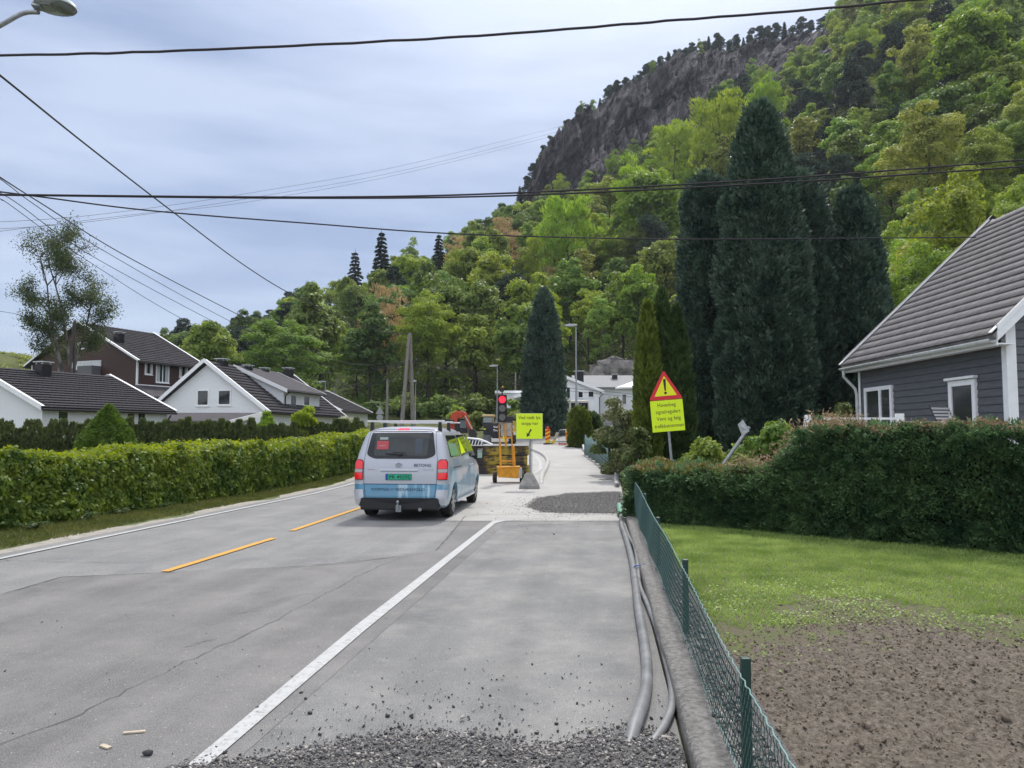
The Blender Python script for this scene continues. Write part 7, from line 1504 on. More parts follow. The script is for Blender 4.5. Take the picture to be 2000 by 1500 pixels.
for i_, (px, py, s_) in enumerate(((1192, 1462, .03), (1345 - 60, 1455, .028), (1300, 1458, .032), (1155, 1440, .018), (905, 1415, .016))):
    g_ = G(px, py); mb = MB(); mb.ball((0, 0, s_ * .5), s_, 9, 6, (1.2, .8, .6)); o = mb.build('pale_stone', mat('stone_pale%d' % i_, (.34, .32, .28), .9, var=.2, scale=30) if i_ == 0 else bpy.data.materials['stone_pale0'], None, loc=(g_.x, g_.y, .02), rot=(.2, .3, i_)); prop(o, ['pale stone left of the thick conduit end', 'pale flat stone just beyond the thinner conduit end', 'pale stone nearest the wall in the gravel', 'small pale stone at the gravel edge before the thick conduit', 'small grey-pink stone standing out in the gravel spill'][i_], 'stone')
    for v_ in o.data.vertices: v_.co *= 1 + .5 * (vnoise(np.float64(v_.co.x * 60 + i_), np.float64(v_.co.y * 60 + v_.co.z * 70), 2) - .5)
# ---- barriers along the far path
m_by = mat('barrier_yellow', (.75, .50, .02), .5); m_br_ = mat('barrier_red', (.62, .03, .02), .5)
def marker(px, py, Y, label, tilt):
    g_ = P(px, py, Y); rt = thing('marker_board', label, 'road marker', (g_.x, Y, base(Y)), 0, rot=(0, tilt, .1)); mb = MB(); mb.box(-.16, .16, -.03, .03, .08, 1.0); bd = mb.build('board', m_by, rt, bevel=.02)
    for k in range(3): mb = MB(); z_ = .25 + k * .25; mb.add([(-.16, -.034, z_), (.16, -.034, z_ + .16), (.16, -.034, z_ + .28), (-.16, -.034, z_ + .12)], [(0, 1, 2, 3)]); mb.build('stripe', m_br_, bd)
    mb = MB(); mb.box(-.28, .28, -.18, .18, 0, .08); mb.build('foot', m_rub, rt, bevel=.02); mb = MB(); mb.ball((0, 0, 1.07), .09); mb.build('lamp', m_br_, rt, True)
marker(1070, 868, 50, 'red and yellow marker board at the crest of the dusty path', 0); marker(1113, 876, 47, 'red and yellow marker board beside the rounded thuja', -.12)
g_ = P(1079, 867, 50.2); rt = thing('marker_board', 'yellow and white marker board tipped over sideways at the path crest', 'road marker', (g_.x, 50.2, base(50.2)), 0, rot=(0, R(24), 0)); mb = MB(); mb.box(-.09, .09, -.03, .03, 0, .85); mb.build('board', m_chip, rt, bevel=.01)
mb = MB(); mb.box(-.092, .092, -.035, -.031, .05, .3); mb.build('stripe', m_by, rt)
# steel crowd barrier
rt = thing('steel_barrier', 'galvanised crowd barrier with red feet across the driveway mouth', 'barrier', (P(1092, 866, 49).x, 49, base(49))); 
mb = MB(); mb.tube(smooth([(0, 0, .12), (0, 0, .85), (.12, 0, .97), (.5, 0, .98), (.75, 0, .97), (.86, 0, .85), (.86, 0, .12)], 4), .02, 8); mb.bar((0, 0, .2), (.86, 0, .2), .03, .03); mb.build('frame', m_galv, rt, True)
for k in range(1, 7): mb = MB(); mb.tube([(k * .123, 0, .2), (k * .123, 0, .95)], .010, 5); mb.build('bar', m_galv, rt)
mb = MB(); mb.box(-.05, .9, -.04, .04, .05, .13); mb.build('foot_board', m_br_, rt)
# distant short fence with green windbreak
rt = thing('garden_fence', 'sagging green mesh fence under the grey-green bush by the path', 'fence'); m_net = mat('green_net', (.10, .17, .16), .7, var=.3, scale=4, stretch=(4, 4, .5)); V = []; F = []
fpts = [P(1142, 862, 40), P(1152, 862, 37.5), P(1165, 870, 34.5), P(1178, 880, 31.5), P(1190, 893, 29)]
for i_, p in enumerate(smooth(fpts, 6)):
    b_z = base(p.y) + .05; j_ = .10 * math.sin(i_ * 1.9); V += [(p.x + j_, p.y, b_z), (p.x + j_ * .3, p.y, b_z + .95 + .08 * math.sin(i_ * 1.1))]
    if i_: F.append((2 * i_ - 2, 2 * i_, 2 * i_ + 1, 2 * i_ - 1))
no = mobj('netting', np_mesh('netting', V, F, m_net), rt); sm_ = no.modifiers.new('s', 'SOLIDIFY'); sm_.thickness = .01
for p in fpts: mb = MB(); mb.tube([(p.x, p.y + .05, base(p.y) - .1), (p.x, p.y + .05, base(p.y) + 1.08)], .025, 6); mb.build('post', m_postg, rt)
# ================= VEHICLES =================
ZS = .955
_z = np.array([.24, .30, .45, .70, .95, 1.15, 1.35, 1.55, 1.70, 1.80, 1.86, 1.90, 1.925, 1.93]) * ZS
_w = [.85, .90, .94, .955, .955, .945, .905, .855, .81, .765, .70, .58, .40, .2]
_r = [-.78, -.86, -.89, -.875, -.87, -.85, -.80, -.745, -.70, -.66, -.58, -.44, -.2, 0]
_f = [3.9, 4.02, 4.08, 4.06, 3.95, 3.35, 2.98, 2.6, 2.32, 2.1, 1.95, 1.6, 1.2, .9]
_rc = [.16, .16, .15, .15, .15, .16, .17, .18, .2, .22, .24, .26, .2, .1]
_fc = [.5, .55, .6, .6, .6, .6, .5, .45, .42, .4, .4, .35, .25, .15]
vw = lambda z: float(np.interp(z, _z, _w)); vr = lambda z: float(np.interp(z, _z, _r)); vf = lambda z: float(np.interp(z, _z, _f)); vrc = lambda z: float(np.interp(z, _z, _rc))
def v_rear(x, z, off):
    w_, rc = vw(z), vrc(z); a = max(0, abs(x) - (w_ - rc)); a = min(a, rc * .999); y = vr(z) + rc - math.sqrt(rc * rc - a * a) + .035 * (x / w_) ** 2
    nx = a / rc; ny = -math.sqrt(1 - nx * nx); s_ = 1 if x > 0 else -1; return Vector((x + s_ * nx * off, y + ny * off, z))
def v_side(s_): return lambda y, z, off: Vector((s_ * (vw(z) + off), y, z))
def panel(name, poly, mapf, off, m, parent, step=.05, smooth_=True):
    bm = bmesh.new(); vs = [bm.verts.new((p[0], 0, p[1])) for p in poly]; bm.faces.new(vs)
    us = [p[0] for p in poly]; zs = [p[1] for p in poly]
    for lo, hi, no in ((min(us), max(us), (1, 0, 0)), (min(zs), max(zs), (0, 0, 1))):
        k = lo + step
        while k < hi - 1e-4: bmesh.ops.bisect_plane(bm, geom=bm.verts[:] + bm.edges[:] + bm.faces[:], plane_co=(k * no[0], 0, k * no[2]), plane_no=no); k += step
    for v in bm.verts: v.co = mapf(v.co.x, v.co.z, off)
    me = bpy.data.meshes.new(name); bm.normal_update(); bm.to_mesh(me); bm.free(); me.materials.append(m)
    c = sum((p.center * p.area for p in me.polygons), Vector()) ; n_ = sum((p.normal * p.area for p in me.polygons), Vector()); A_ = sum(p.area for p in me.polygons); c /= A_
    if n_.dot(c - Vector((0, 1.6, 1))) < 0: me.flip_normals()
    if smooth_: me.polygons.foreach_set('use_smooth', [True] * len(me.polygons))
    return mobj(name, me, parent)
def rpoly(pts, r=.04, k=4):
    out = []; n_ = len(pts)
    for i in range(n_):
        p = Vector(pts[i]); a = (Vector(pts[i - 1]) - p); b = (Vector(pts[(i + 1) % n_]) - p); rr = min(r, a.length * .45, b.length * .45); a.normalize(); b.normalize()
        for j in range(k + 1): f = j / k; q = p + a * rr * (1 - f) ** 2 + b * rr * f ** 2; out.append((q.x, q.y))
    return out
# paint
m_vp, n, b = mat_new('van_paint'); N = n.nodes.new; K = n.links.new; t = N('ShaderNodeTexCoord'); s_ = N('ShaderNodeSeparateXYZ'); K(t.outputs['Object'], s_.inputs[0])
def mth(op, a, bb=None, c=None):
    q = N('ShaderNodeMath'); q.operation = op
    for i, v in enumerate((a, bb, c)):
        if v is None: continue
        if isinstance(v, (int, float)): q.inputs[i].default_value = v
        else: K(v, q.inputs[i])
    return q.outputs[0]
zz = s_.outputs[2]; xx = s_.outputs[0]; yy = s_.outputs[1]
wv = N('ShaderNodeTexNoise'); wv.inputs['Scale'].default_value = 1.0; wv.inputs['Detail'].default_value = 2; mp = N('ShaderNodeMapping'); mp.inputs['Scale'].default_value = (1.6, 1.6, .5); K(t.outputs['Object'], mp.inputs[0]); K(mp.outputs[0], wv.inputs['Vector'])
edge = mth('ADD', mth('MULTIPLY', mth('GREATER_THAN', yy, -.6), mth('ADD', .12, mth('MULTIPLY', mth('SUBTRACT', wv.outputs[0], .5), 1.2))), .70)
below = mth('LESS_THAN', zz, edge)
# streaks of the printed wrap
st = N('ShaderNodeTexNoise'); st.inputs['Scale'].default_value = 1.0; st.inputs['Detail'].default_value = 3; ms = N('ShaderNodeMapping'); ms.inputs['Scale'].default_value = (7, 3.2, 1.1); ms.inputs['Rotation'].default_value = (0, R(28), 0); K(t.outputs['Object'], ms.inputs[0]); K(ms.outputs[0], st.inputs['Vector'])
sr = N('ShaderNodeMapRange'); sr.inputs[1].default_value = .56; sr.inputs[2].default_value = .66; K(st.outputs[0], sr.inputs[0])
cb = N('ShaderNodeMix'); cb.data_type = 'RGBA'; cb.inputs[6].default_value = (.085, .27, .42, 1); cb.inputs[7].default_value = (.36, .52, .62, 1); K(sr.outputs[0], cb.inputs[0])
sd = N('ShaderNodeMix'); sd.data_type = 'RGBA'; sd.inputs[7].default_value = (.22, .40, .52, 1); K(mth('MULTIPLY', mth('GREATER_THAN', yy, -.62), .6), sd.inputs[0]); K(cb.outputs[2], sd.inputs[6])
cm_ = N('ShaderNodeMix'); cm_.data_type = 'RGBA'; cm_.inputs[6].default_value = (.43, .45, .50, 1); K(below, cm_.inputs[0]); K(sd.outputs[2], cm_.inputs[7])
# dust low down
du = N('ShaderNodeMapRange'); du.inputs[1].default_value = .75; du.inputs[2].default_value = .25; du.inputs[3].default_value = 0; du.inputs[4].default_value = .35; K(zz, du.inputs[0])
dn_ = N('ShaderNodeTexNoise'); dn_.inputs['Scale'].default_value = 6; dn_.inputs['Detail'].default_value = 6; K(t.outputs['Object'], dn_.inputs['Vector'])
dd_ = N('ShaderNodeMix'); dd_.data_type = 'RGBA'; dd_.inputs[7].default_value = (.30, .28, .25, 1); K(mth('MULTIPLY', du.outputs[0], dn_.outputs[0]), dd_.inputs[0]); K(cm_.outputs[2], dd_.inputs[6])
K(dd_.outputs[2], b.inputs['Base Color']); b.inputs['Roughness'].default_value = .32; b.inputs['Coat Weight'].default_value = .5; b.inputs['Metallic'].default_value = .15
m_vs = mat('van_silver', (.50, .53, .58), .3, metal=.2, coat=.5); m_vblk = mat('van_plastic', (.018, .019, .021), .55, bump=.1, bscale=200); m_glv = mat('van_glass', (.012, .015, .017), .05, spec=.45)
m_gin = mat('van_inner_glass', (.035, .042, .042), .07, spec=.45, var=.25, scale=3); m_tail = mat('tail_red', (.62, .004, .012), .22, spec=.6, coat=.6, emit=.22); m_tailw = mat('tail_clear', (.42, .36, .36), .25); m_tire = mat('tyre', (.018, .018, .018), .8, bump=.3, bscale=120); m_rim = mat('rim_alloy', (.40, .41, .42), .35, metal=.7)
m_plate = mat('plate_green', (.015, .40, .22), .4); m_pblue = mat('plate_blue', (.02, .07, .35), .4); m_navy = mat('letter_navy', (.03, .05, .09), .4)
VX, VY, VYAW = -2.12, 16.05, -math.atan(.098)
van = thing('van', 'silver and blue work van waiting at the red light with a bare roof bar', 'van', (VX, VY, .016), VYAW)
# body
nR = 44; zs = np.concatenate([np.linspace(_z[0], 1.80 * ZS, 30), np.array([1.83, 1.86, 1.88, 1.9, 1.915, 1.925, 1.93]) * ZS]); V = []
for z in zs:
    w_, r0, f0, rc, fc = vw(z), vr(z), vf(z), vrc(z), float(np.interp(z, _z, _fc)); ring = []
    for (cx, cy, rad, a0) in ((w_ - rc, r0 + rc, rc, -90), (w_ - fc, f0 - fc, fc, 0), (-(w_ - fc), f0 - fc, fc, 90), (-(w_ - rc), r0 + rc, rc, 180)):
        for j in range(9):
            a = R(a0 + 90 * j / 8); ring.append((cx + rad * math.cos(a), cy + rad * math.sin(a)))
    # subdivide long sides
    full = []
    for i in range(len(ring)):
        p, q = ring[i], ring[(i + 1) % len(ring)]; full.append(p)
        if i % 9 == 8:
            m_ = 10 if i in (8, 26) else 6
            for j in range(1, m_): full.append((p[0] + (q[0] - p[0]) * j / m_, p[1] + (q[1] - p[1]) * j / m_))
    full = [(x, y + (.035 * (x / w_) ** 2 if y < 0 else 0)) for x, y in full]
    V += [(x, y, z) for x, y in full]; nr = len(full)
F = [(k * nr + i, k * nr + (i + 1) % nr, (k + 1) * nr + (i + 1) % nr, (k + 1) * nr + i) for k in range(len(zs) - 1) for i in range(nr)]
F.append(tuple(range(nr - 1, -1, -1))); F.append(tuple((len(zs) - 1) * nr + i for i in range(nr)))
mb = MB(); mb.add(V, F); body = mb.build('body', m_vp, van, True)
cut = MB()
for y_ in (0, 3.275): cut.M = Matrix.Translation((0, y_, .31)) @ Matrix.Rotation(R(90), 4, 'Y'); cut.tube([(0, 0, -1.3), (0, 0, -.62)], .395, 28); cut.tube([(0, 0, .62), (0, 0, 1.3)], .395, 28)
co_ = cut.build('cutter', m_vblk, van); bo = body.modifiers.new('b', 'BOOLEAN'); bo.object = co_; bo.operation = 'DIFFERENCE'; bo.solver = 'EXACT'
dg = bpy.context.evaluated_depsgraph_get(); dg.update(); me = bpy.data.meshes.new_from_object(body.evaluated_get(dg)); body.modifiers.clear(); body.data = me; bpy.data.objects.remove(co_)
me.polygons.foreach_set('use_smooth', [True] * len(me.polygons))
try: me.set_sharp_from_angle(angle=R(40))
except Exception: pass
while len(me.materials) > 1: me.materials.pop()
for p in me.polygons: p.material_index = 0
# under tray and arch linings so that no light passes through
mb = MB(); mb.box(-.6, .6, -.6, 3.9, .2, .5); mb.build('underbody', m_vblk, van)
Z = lambda z: z * ZS + .0
# rear window
rw = rpoly([(-.54, 1.20), (.54, 1.20), (.70, 1.275), (.615, 1.745), (-.615, 1.745), (-.70, 1.275)], .07, 5)
panel('rear_window', rw, v_rear, .006, m_glv, van); rwi = panel('glass_zone', rpoly([(-.55, 1.26), (-.22, 1.26), (-.17, 1.335), (.08, 1.335), (.14, 1.26), (.53, 1.26), (.545, 1.69), (-.53, 1.69)], .04), v_rear, .009, m_gin, van); rwi.name = 'rear_window_clear_zone'
m_stk = mat('sticker_red', (.42, .06, .07), .4); m_stw = mat('sticker_white', (.30, .34, .33), .5)
panel('sticker', rpoly([(-.50, 1.385), (-.26, 1.385), (-.26, 1.55), (-.50, 1.55)], .01, 2), v_rear, .0115, m_stk, van); panel('sticker', [(-.45, 1.575), (-.28, 1.575), (-.28, 1.625), (-.45, 1.625)], v_rear, .0115, m_stw, van)
panel('sticker_line', [(-.45, 1.45), (-.32, 1.45), (-.32, 1.462), (-.45, 1.462)], v_rear, .013, m_stw, van); panel('headrest_behind_glass', rpoly([(.28, 1.30), (.42, 1.30), (.42, 1.60), (.28, 1.60)], .04), v_rear, .0105, mat('seat_blue', (.05, .065, .085), .2), van)
mb = MB(); mb.bar(v_rear(.0, 1.285, .03), v_rear(-.31, 1.30, .022), .018, .022); mb.bar(v_rear(.03, 1.285, .03), v_rear(-.06, 1.275, .03), .05, .03); mb.build('rear_wiper', m_vblk, van, bevel=.004)
panel('high_brake_light', rpoly([(-.12, 1.775), (.12, 1.775), (.11, 1.805), (-.11, 1.805)], .01, 2), v_rear, .012, m_redl, van)
# tailgate seams
def seam(pts, mapf, w_=.007, m=m_vblk, nm='seam'):
    V = []; F = []
    for i in range(len(pts) - 1):
        p, q = Vector(pts[i]), Vector(pts[i + 1]); L_ = (q - p).length; k = max(1, int(L_ / .04)); d_ = (q - p).normalized(); s_ = Vector((-d_.y, d_.x)) * w_ / 2
        for j in range(k):
            a, c = p + (q - p) * j / k, p + (q - p) * (j + 1) / k; i0 = len(V)
            for pt in (a - s_, c - s_, c + s_, a + s_): V.append(tuple(mapf(pt.x, pt.y, .003)))
            F.append((i0, i0 + 1, i0 + 2, i0 + 3))
    return mobj(nm, np_mesh(nm, V, F, m), van)
seam([(-.69, .455), (-.725, .72), (-.735, 1.19), (-.66, 1.76)], v_rear); seam([(.69, .455), (.725, .72), (.735, 1.19), (.66, 1.76)], v_rear); seam([(-.66, 1.775), (.66, 1.775)], v_rear, .005)
seam([(-.74, .705), (.74, .705)], v_rear, .014, m_navy, 'wrap_edge_line')
# tail lights
for s_ in (-1, 1):
    nm = 'tail_light'; q = lambda a, c, z0, z1: [(s_ * a, z0), (s_ * c, z0), (s_ * (c - (z1 - 1.0) * .04), z1), (s_ * a, z1)]
    fr_ = panel('tail_light', rpoly([(s_ * .745, .785), (s_ * .925, .785), (s_ * .922, 1.13), (s_ * .89, 1.19), (s_ * .79, 1.19), (s_ * .745, 1.15)], .02, 3), v_rear, .016, mat('tail_housing', (.10, .01, .012), .4) if s_ < 0 else bpy.data.materials['tail_housing'], van, .03)
    panel('red_lens', rpoly([(s_ * .757, .80), (s_ * .915, .80), (s_ * .915, .925), (s_ * .757, .925)], .012, 2), v_rear, .022, m_tail, fr_, .03); panel('red_lens', rpoly([(s_ * .757, 1.005), (s_ * .912, 1.005), (s_ * .905, 1.12), (s_ * .88, 1.175), (s_ * .80, 1.175), (s_ * .757, 1.14)], .012, 2), v_rear, .022, m_tail, fr_, .03)
    panel('clear_lens', rpoly([(s_ * .757, .932), (s_ * .915, .932), (s_ * .915, .998), (s_ * .757, .998)], .008, 2), v_rear, .022, m_tailw, fr_, .03)
    panel('bumper_corner', rpoly([(s_ * .70, .29), (s_ * .90, .29), (s_ * .935, .60), (s_ * .735, .60), (s_ * .72, .46)], .02, 2), v_rear, .022, m_vs, van, .03)
# number plate
pf = panel('number_plate', rpoly([(-.285, .785), (.235, .785), (.235, .905), (-.285, .905)], .01, 2), v_rear, .014, m_vblk, van)
panel('plate_face', [(-.275, .795), (.225, .795), (.225, .895), (-.275, .895)], v_rear, .018, m_plate, pf); panel('plate_band', [(-.275, .795), (-.235, .795), (-.235, .895), (-.275, .895)], v_rear, .020, m_pblue, pf)
def rtext(body_, w_, x, z, h, m, nm='lettering', parent=van, off=.0, bold=.006):
    y0 = v_rear(x, z, 0).y; tl_ = (v_rear(x, z + .05, 0).y - v_rear(x, z - .05, 0).y) / .1
    return text(body_, w_, m, nm, parent, Matrix.Translation((x, y0 - .007 - off, z)) @ Matrix.Rotation(-math.atan(tl_) , 4, 'X') @ TXZ, h=h, bold=bold)
rtext('PR 49295', .41, .0, .845, .068, m_ltxt, parent=pf, off=.016)
rtext('BETONG', .34, .45, 1.075, .055, m_navy, off=.012); rtext('NYBYGG // VEDLIKEHOLD', 1.06, -.03, .605, .052, m_navy, off=.022)
rtext('TOYOTA', .15, -.58, .985, .02, mat('badge_red', (.35, .08, .09), .4), off=.01); rtext('PROACE', .22, .56, .985, .02, m_galv, off=.016)
mb = MB()
for (rx, rz, dx, dz) in ((.062, .040, 0, 0), (.022, .036, 0, .002), (.045, .018, 0, .018)):
    mb.tube([v_rear(-.03 + dx + rx * math.cos(a_), 1.075 + dz + rz * math.sin(a_), .012) for a_ in np.linspace(0, 2 * math.pi, 22)], .0045, 5, False)
mb.build('emblem', m_galv, van, True)
panel('tailgate_handle', rpoly([(-.40, .965), (.36, .965), (.37, 1.005), (-.41, 1.005)], .01, 2), v_rear, .022, m_vs, van); panel('handle_shadow_gap', [(-.39, .955), (.35, .955), (.35, .963), (-.39, .963)], v_rear, .010, m_vblk, van)
# lower bumper
bp_ = panel('rear_bumper', rpoly([(-.80, .27), (.80, .27), (.76, .44), (-.76, .44)], .03), v_rear, .05, m_vblk, van)
mb = MB(); mb.box(-.78, .78, vr(.4) - .035, vr(.4) + .35, .20, .43); mb.build('bumper_core', m_vblk, van, bevel=.03)
for s_ in (-1, 1): panel('reflector', rpoly([(s_ * .60, .335), (s_ * .72, .335), (s_ * .71, .365), (s_ * .61, .365)], .008, 2), v_rear, .056, m_tail, van)
mb = MB(); mb.box(-.03, .03, -1.02, -.75, .22, .27); mb.tube([(0, -1.03, .22), (0, -1.03, .34)], .02, 8); mb.ball((0, -1.03, .37), .032); mb.box(-.055, .055, -.975, -.955, .17, .30); mb.build('tow_bar', m_galv, van, bevel=.006)
mb = MB(); mb.tube([(.42, -.95, .22), (.42, -.3, .24)], .035, 10); mb.build('exhaust', m_galv, van, True)
# sides
for s_ in (1, -1):
    sf = v_side(s_)
    w1 = panel('side_window', rpoly([(-.42, 1.22), (.80, 1.22), (.80, 1.66), (-.36, 1.66)], .07), sf, .005, m_glv, van); w2 = panel('side_window', rpoly([(.88, 1.22), (1.92, 1.22), (1.92, 1.67), (.88, 1.67)], .05), sf, .005, m_glv, van)
    w3 = panel('door_window', rpoly([(2.03, 1.17), (2.98, 1.10), (2.62, 1.45), (2.28, 1.67), (2.03, 1.68)], .04), v_side(s_) if False else (lambda y, z, off, s_=s_: Vector((s_ * (vw(z) + off), y, z))), .005, m_glv, van)
    if s_ > 0:
        panel('green_poster', [(-.33, 1.24), (.60, 1.24), (.55, 1.46), (-.33, 1.52)], sf, .009, mat('poster_green', (.17, .36, .20), .35, var=.15, scale=6), van); panel('yellow_poster', [(.93, 1.25), (1.55, 1.28), (1.05, 1.62)], sf, .009, m_sy, van)
        for k in range(6): panel('poster_stroke', [(-.22 + k * .14, 1.40), (-.18 + k * .14, 1.40), (-.16 + k * .14, 1.50), (-.20 + k * .14, 1.50)], sf, .012, m_stw, van)
        for k in range(3): panel('wrap_lettering', [(-.1 + k * .26, 1.02), (-.04 + k * .26, 1.02), (-.04 + k * .26, 1.18), (-.1 + k * .26, 1.18)], sf, .004, mat('wrap_blue', (.14, .26, .42), .35) if k == 0 else bpy.data.materials['wrap_blue'], van)
    for pts in ([(.84, .38), (.84, 1.70)], [(1.98, .36), (1.98, 1.70)], [(3.12, .36), (3.12, 1.02)], [(.5, .36), (3.0, .36)]): seam(pts, sf)
    seam([(-.2, 1.0), (.78, 1.0)], sf, .018, m_vblk, 'door_rail')
    for y_ in (1.80, 2.14): mb = MB(); mb.bar((s_ * (vw(.98) + .03), y_, .985), (s_ * (vw(.98) + .03), y_ + .15, .985), .03, .03); mb.build('door_handle', m_vs, van, bevel=.008)
    mb = MB(); mb.box(*(sorted((s_ * .90, s_ * .945))), .45, 2.85, .255, .31); mb.build('sill_trim', m_vs, van, bevel=.01)
    # mirror
    mb = MB(); mb.bar((s_ * .90, 2.72, 1.13), (s_ * 1.04, 2.70, 1.14), .06, .09); ml = mb.build('mirror_arm', m_vblk, van, bevel=.01)
    mb = MB(); mb.box(*(sorted((s_ * 1.01, s_ * 1.17))), 2.66, 2.78, 1.08, 1.33); mo = mb.build('mirror', m_vblk, van, bevel=.035); mb = MB(); mb.box(*(sorted((s_ * 1.03, s_ * 1.15))), 2.652, 2.658, 1.11, 1.30); mb.build('mirror_glass', mat('mirror_glass', (.30, .40, .36), .05, metal=1) if s_ > 0 else bpy.data.materials['mirror_glass'], mo, bevel=.01)
    for y_ in (0, 3.275):
        mb = MB(); mb.M = Matrix.Translation((s_ * .80, y_, .325)) @ Matrix.Rotation(R(90) * s_, 4, 'Y')
        mb.tube([(0, 0, -.12), (0, 0, -.105), (0, 0, -.09), (0, 0, .085), (0, 0, .105), (0, 0, .112)], [.24, .295, .322, .325, .30, .235], 32); wo = mb.build('wheel', m_tire, van, True)
        mb = MB(); mb.M = Matrix.Translation((s_ * .80, y_, .325)) @ Matrix.Rotation(R(90) * s_, 4, 'Y'); mb.tube([(0, 0, .05), (0, 0, .116)], [.225, .235], 28, caps=False); mb.tube([(0, 0, .06), (0, 0, .065)], .222, 24)
        for k in range(9):
            a_ = 6.283 * k / 9; mb.bar((.04 * math.cos(a_), .04 * math.sin(a_), .105), (.23 * math.cos(a_), .23 * math.sin(a_), .112), .045, .02, (0, 0, 1))
        mb.tube([(0, 0, .08), (0, 0, .12)], .06, 14); mb.build('rim', m_rim, wo)
# windscreen + lamps in front
ws = MB(); zA, zB = 1.12, 1.68; ws.add([(-.72, vf(zA) + .012, zA), (.72, vf(zA) + .012, zA), (.62, vf(zB) + .012, zB), (-.62, vf(zB) + .012, zB)], [(0, 1, 2, 3)]); ws.build('windscreen', m_glv, van)
for s_ in (-1, 1): mb = MB(); mb.ball((s_ * .68, vf(.75) - .14, .75), .14, 12, 8, (1, .9, .8)); mb.build('headlight', m_tailw, van, True)
# roof bars
for i_, y_ in enumerate((-.42, .55, 1.5)):
    mb = MB(); mb.box(-.80, .80, y_ - .03, y_ + .03, 1.925, 1.955 if i_ else 1.962); rb_ = mb.build('roof_bar', mat('bar_alloy', (.60, .61, .62), .35, metal=.3) if i_ == 0 else bpy.data.materials['bar_alloy'], van, bevel=.01)
    for s_ in (-1, 1): mb = MB(); mb.prism([(s_ * .70 - .03, 1.74), (s_ * .70 + .05, 1.74), (s_ * .70 + .035, 1.926), (s_ * .70 - .02, 1.926)], y_ - .04, y_ + .04, Matrix()); mb.build('bar_foot', m_vblk, rb_, bevel=.01)
mb = MB(); mb.bar((.62, .5, 1.99), (.62, 1.6, 1.99), .05, .05); mb.build('tube_carrier', m_vblk, van, bevel=.01)
# ---- orange mini excavator behind the van
m_exo = mat('excavator_orange', (.45, .055, .022), .5, var=.2, scale=3); m_exd = mat('excavator_dark', (.025, .025, .028), .6, var=.2, scale=3)
def excav_px(pts, Y, o_): return [P(x, y, Y) - o_ for x, y in pts]
Ye = 44.0; o_ = Vector((P(892, 870, Ye).x, Ye, base(Ye))); ex = thing('excavator', 'orange mini excavator with folded boom standing behind the van', 'excavator', o_)
def slab(name, px, Y, o_, th, m, parent, bevel=.02):
    pts = excav_px(px, Y, o_); mb = MB(); n_ = len(pts); mb.add([(p.x, p.y - th / 2, p.z) for p in pts] + [(p.x, p.y + th / 2, p.z) for p in pts], [tuple(range(n_)), tuple(range(2 * n_ - 1, n_ - 1, -1))] + [(i, i + n_, (i + 1) % n_ + n_, (i + 1) % n_) for i in range(n_)]); return mb.build(name, m, parent, bevel=bevel)
slab('boom', [(880, 815), (884, 806), (893, 803), (905, 803), (909, 812), (900, 817), (894, 816), (893, 828), (880, 829)], Ye - .35, o_, .28, m_exo, ex)
slab('stick', [(904, 804), (911, 806), (919, 825), (925, 841), (919, 843), (912, 832), (906, 812)], Ye - .4, o_, .22, m_exo, ex)
slab('bucket', [(917, 839), (927, 838), (932, 847), (930, 857), (919, 856), (915, 848)], Ye - .4, o_, .5, m_exd, ex)
mb = MB(); p_ = excav_px([(908, 812), (922, 838)], Ye - .65, o_); mb.tube(p_, .035, 8); mb.build('cylinder', m_conc_l, ex, True)
cb_ = slab('cab', [(893, 822), (897, 818), (912, 818), (914, 846), (893, 846)], Ye + .3, o_, .95, m_exd, ex); slab('window', [(898, 821), (910, 821), (911, 836), (898, 836)], Ye - .19, o_, .012, mat('cab_glass', (.05, .10, .12), .1, spec=.8), cb_, 0)
slab('engine_cover', [(874, 826), (893, 824), (893, 848), (874, 848)], Ye + .3, o_, 1.2, m_exo, ex); mb = MB()
for s_ in (-.55, .35): mb.box(-.75, .85, s_, s_ + .3, 0, .45)
mb.build('track', m_exd, ex, bevel=.08); mb = MB(); mb.box(-.4, .4, -.5, .5, .45, .62); mb.build('turntable', m_exd, ex)
# ---- black and yellow excavator
Ye = 52.0; o_ = Vector((P(976, 870, Ye).x, Ye, base(Ye))); m_exy = mat('excavator_yellow', (.50, .30, .04), .5, var=.15, scale=3); ex = thing('excavator', 'black and yellow excavator seen from behind with pale lettering on its counterweight', 'excavator', o_)
cw = slab('counterweight', [(944, 829), (970, 826), (1000, 824), (1003, 852), (996, 854), (945, 853)], Ye, o_, 1.4, m_exd, ex, .05)
mb = MB(); zt_ = P(0, 812, Ye).z - base(Ye); zb_ = P(0, 829, Ye).z - base(Ye); xa, xb = P(944, 0, Ye).x - o_.x, P(967, 0, Ye).x - o_.x; mb.box(xa, xb, -.5, .9, zb_, zt_ - .08); cb_ = mb.build('cab', m_exd, ex, bevel=.04); mb = MB(); mb.box(xa - .02, xb + .04, -.55, .95, zt_ - .08, zt_ + .06); mb.build('cab_roof', mat('cab_roof', (.52, .38, .17), .5), cb_, bevel=.04)
mb = MB(); mb.box(xa + .09, xb - .12, -.512, -.505, zb_ + .12, zt_ - .12); mb.build('window', mat('cab_glass_pale', (.16, .20, .20), .12, spec=.8), cb_)
mb = MB(); mb.box(xb - .09, xb - .03, -.52, -.5, zb_, zt_ - .09); mb.build('pillar', m_exy, cb_)
slab('engine_box', [(989, 813), (1003, 813), (1004, 825), (989, 825)], Ye, o_, .8, m_exd, ex, .03); slab('side_panel', [(1001, 822), (1007, 823), (1009, 842), (1000, 844), (1003, 834)], Ye - .72, o_, .1, m_exy, ex, .01)
slab('reflector', [(944.5, 837), (949, 837), (949, 839), (944.5, 839)], Ye - .71, o_, .02, m_sy, cw, 0)
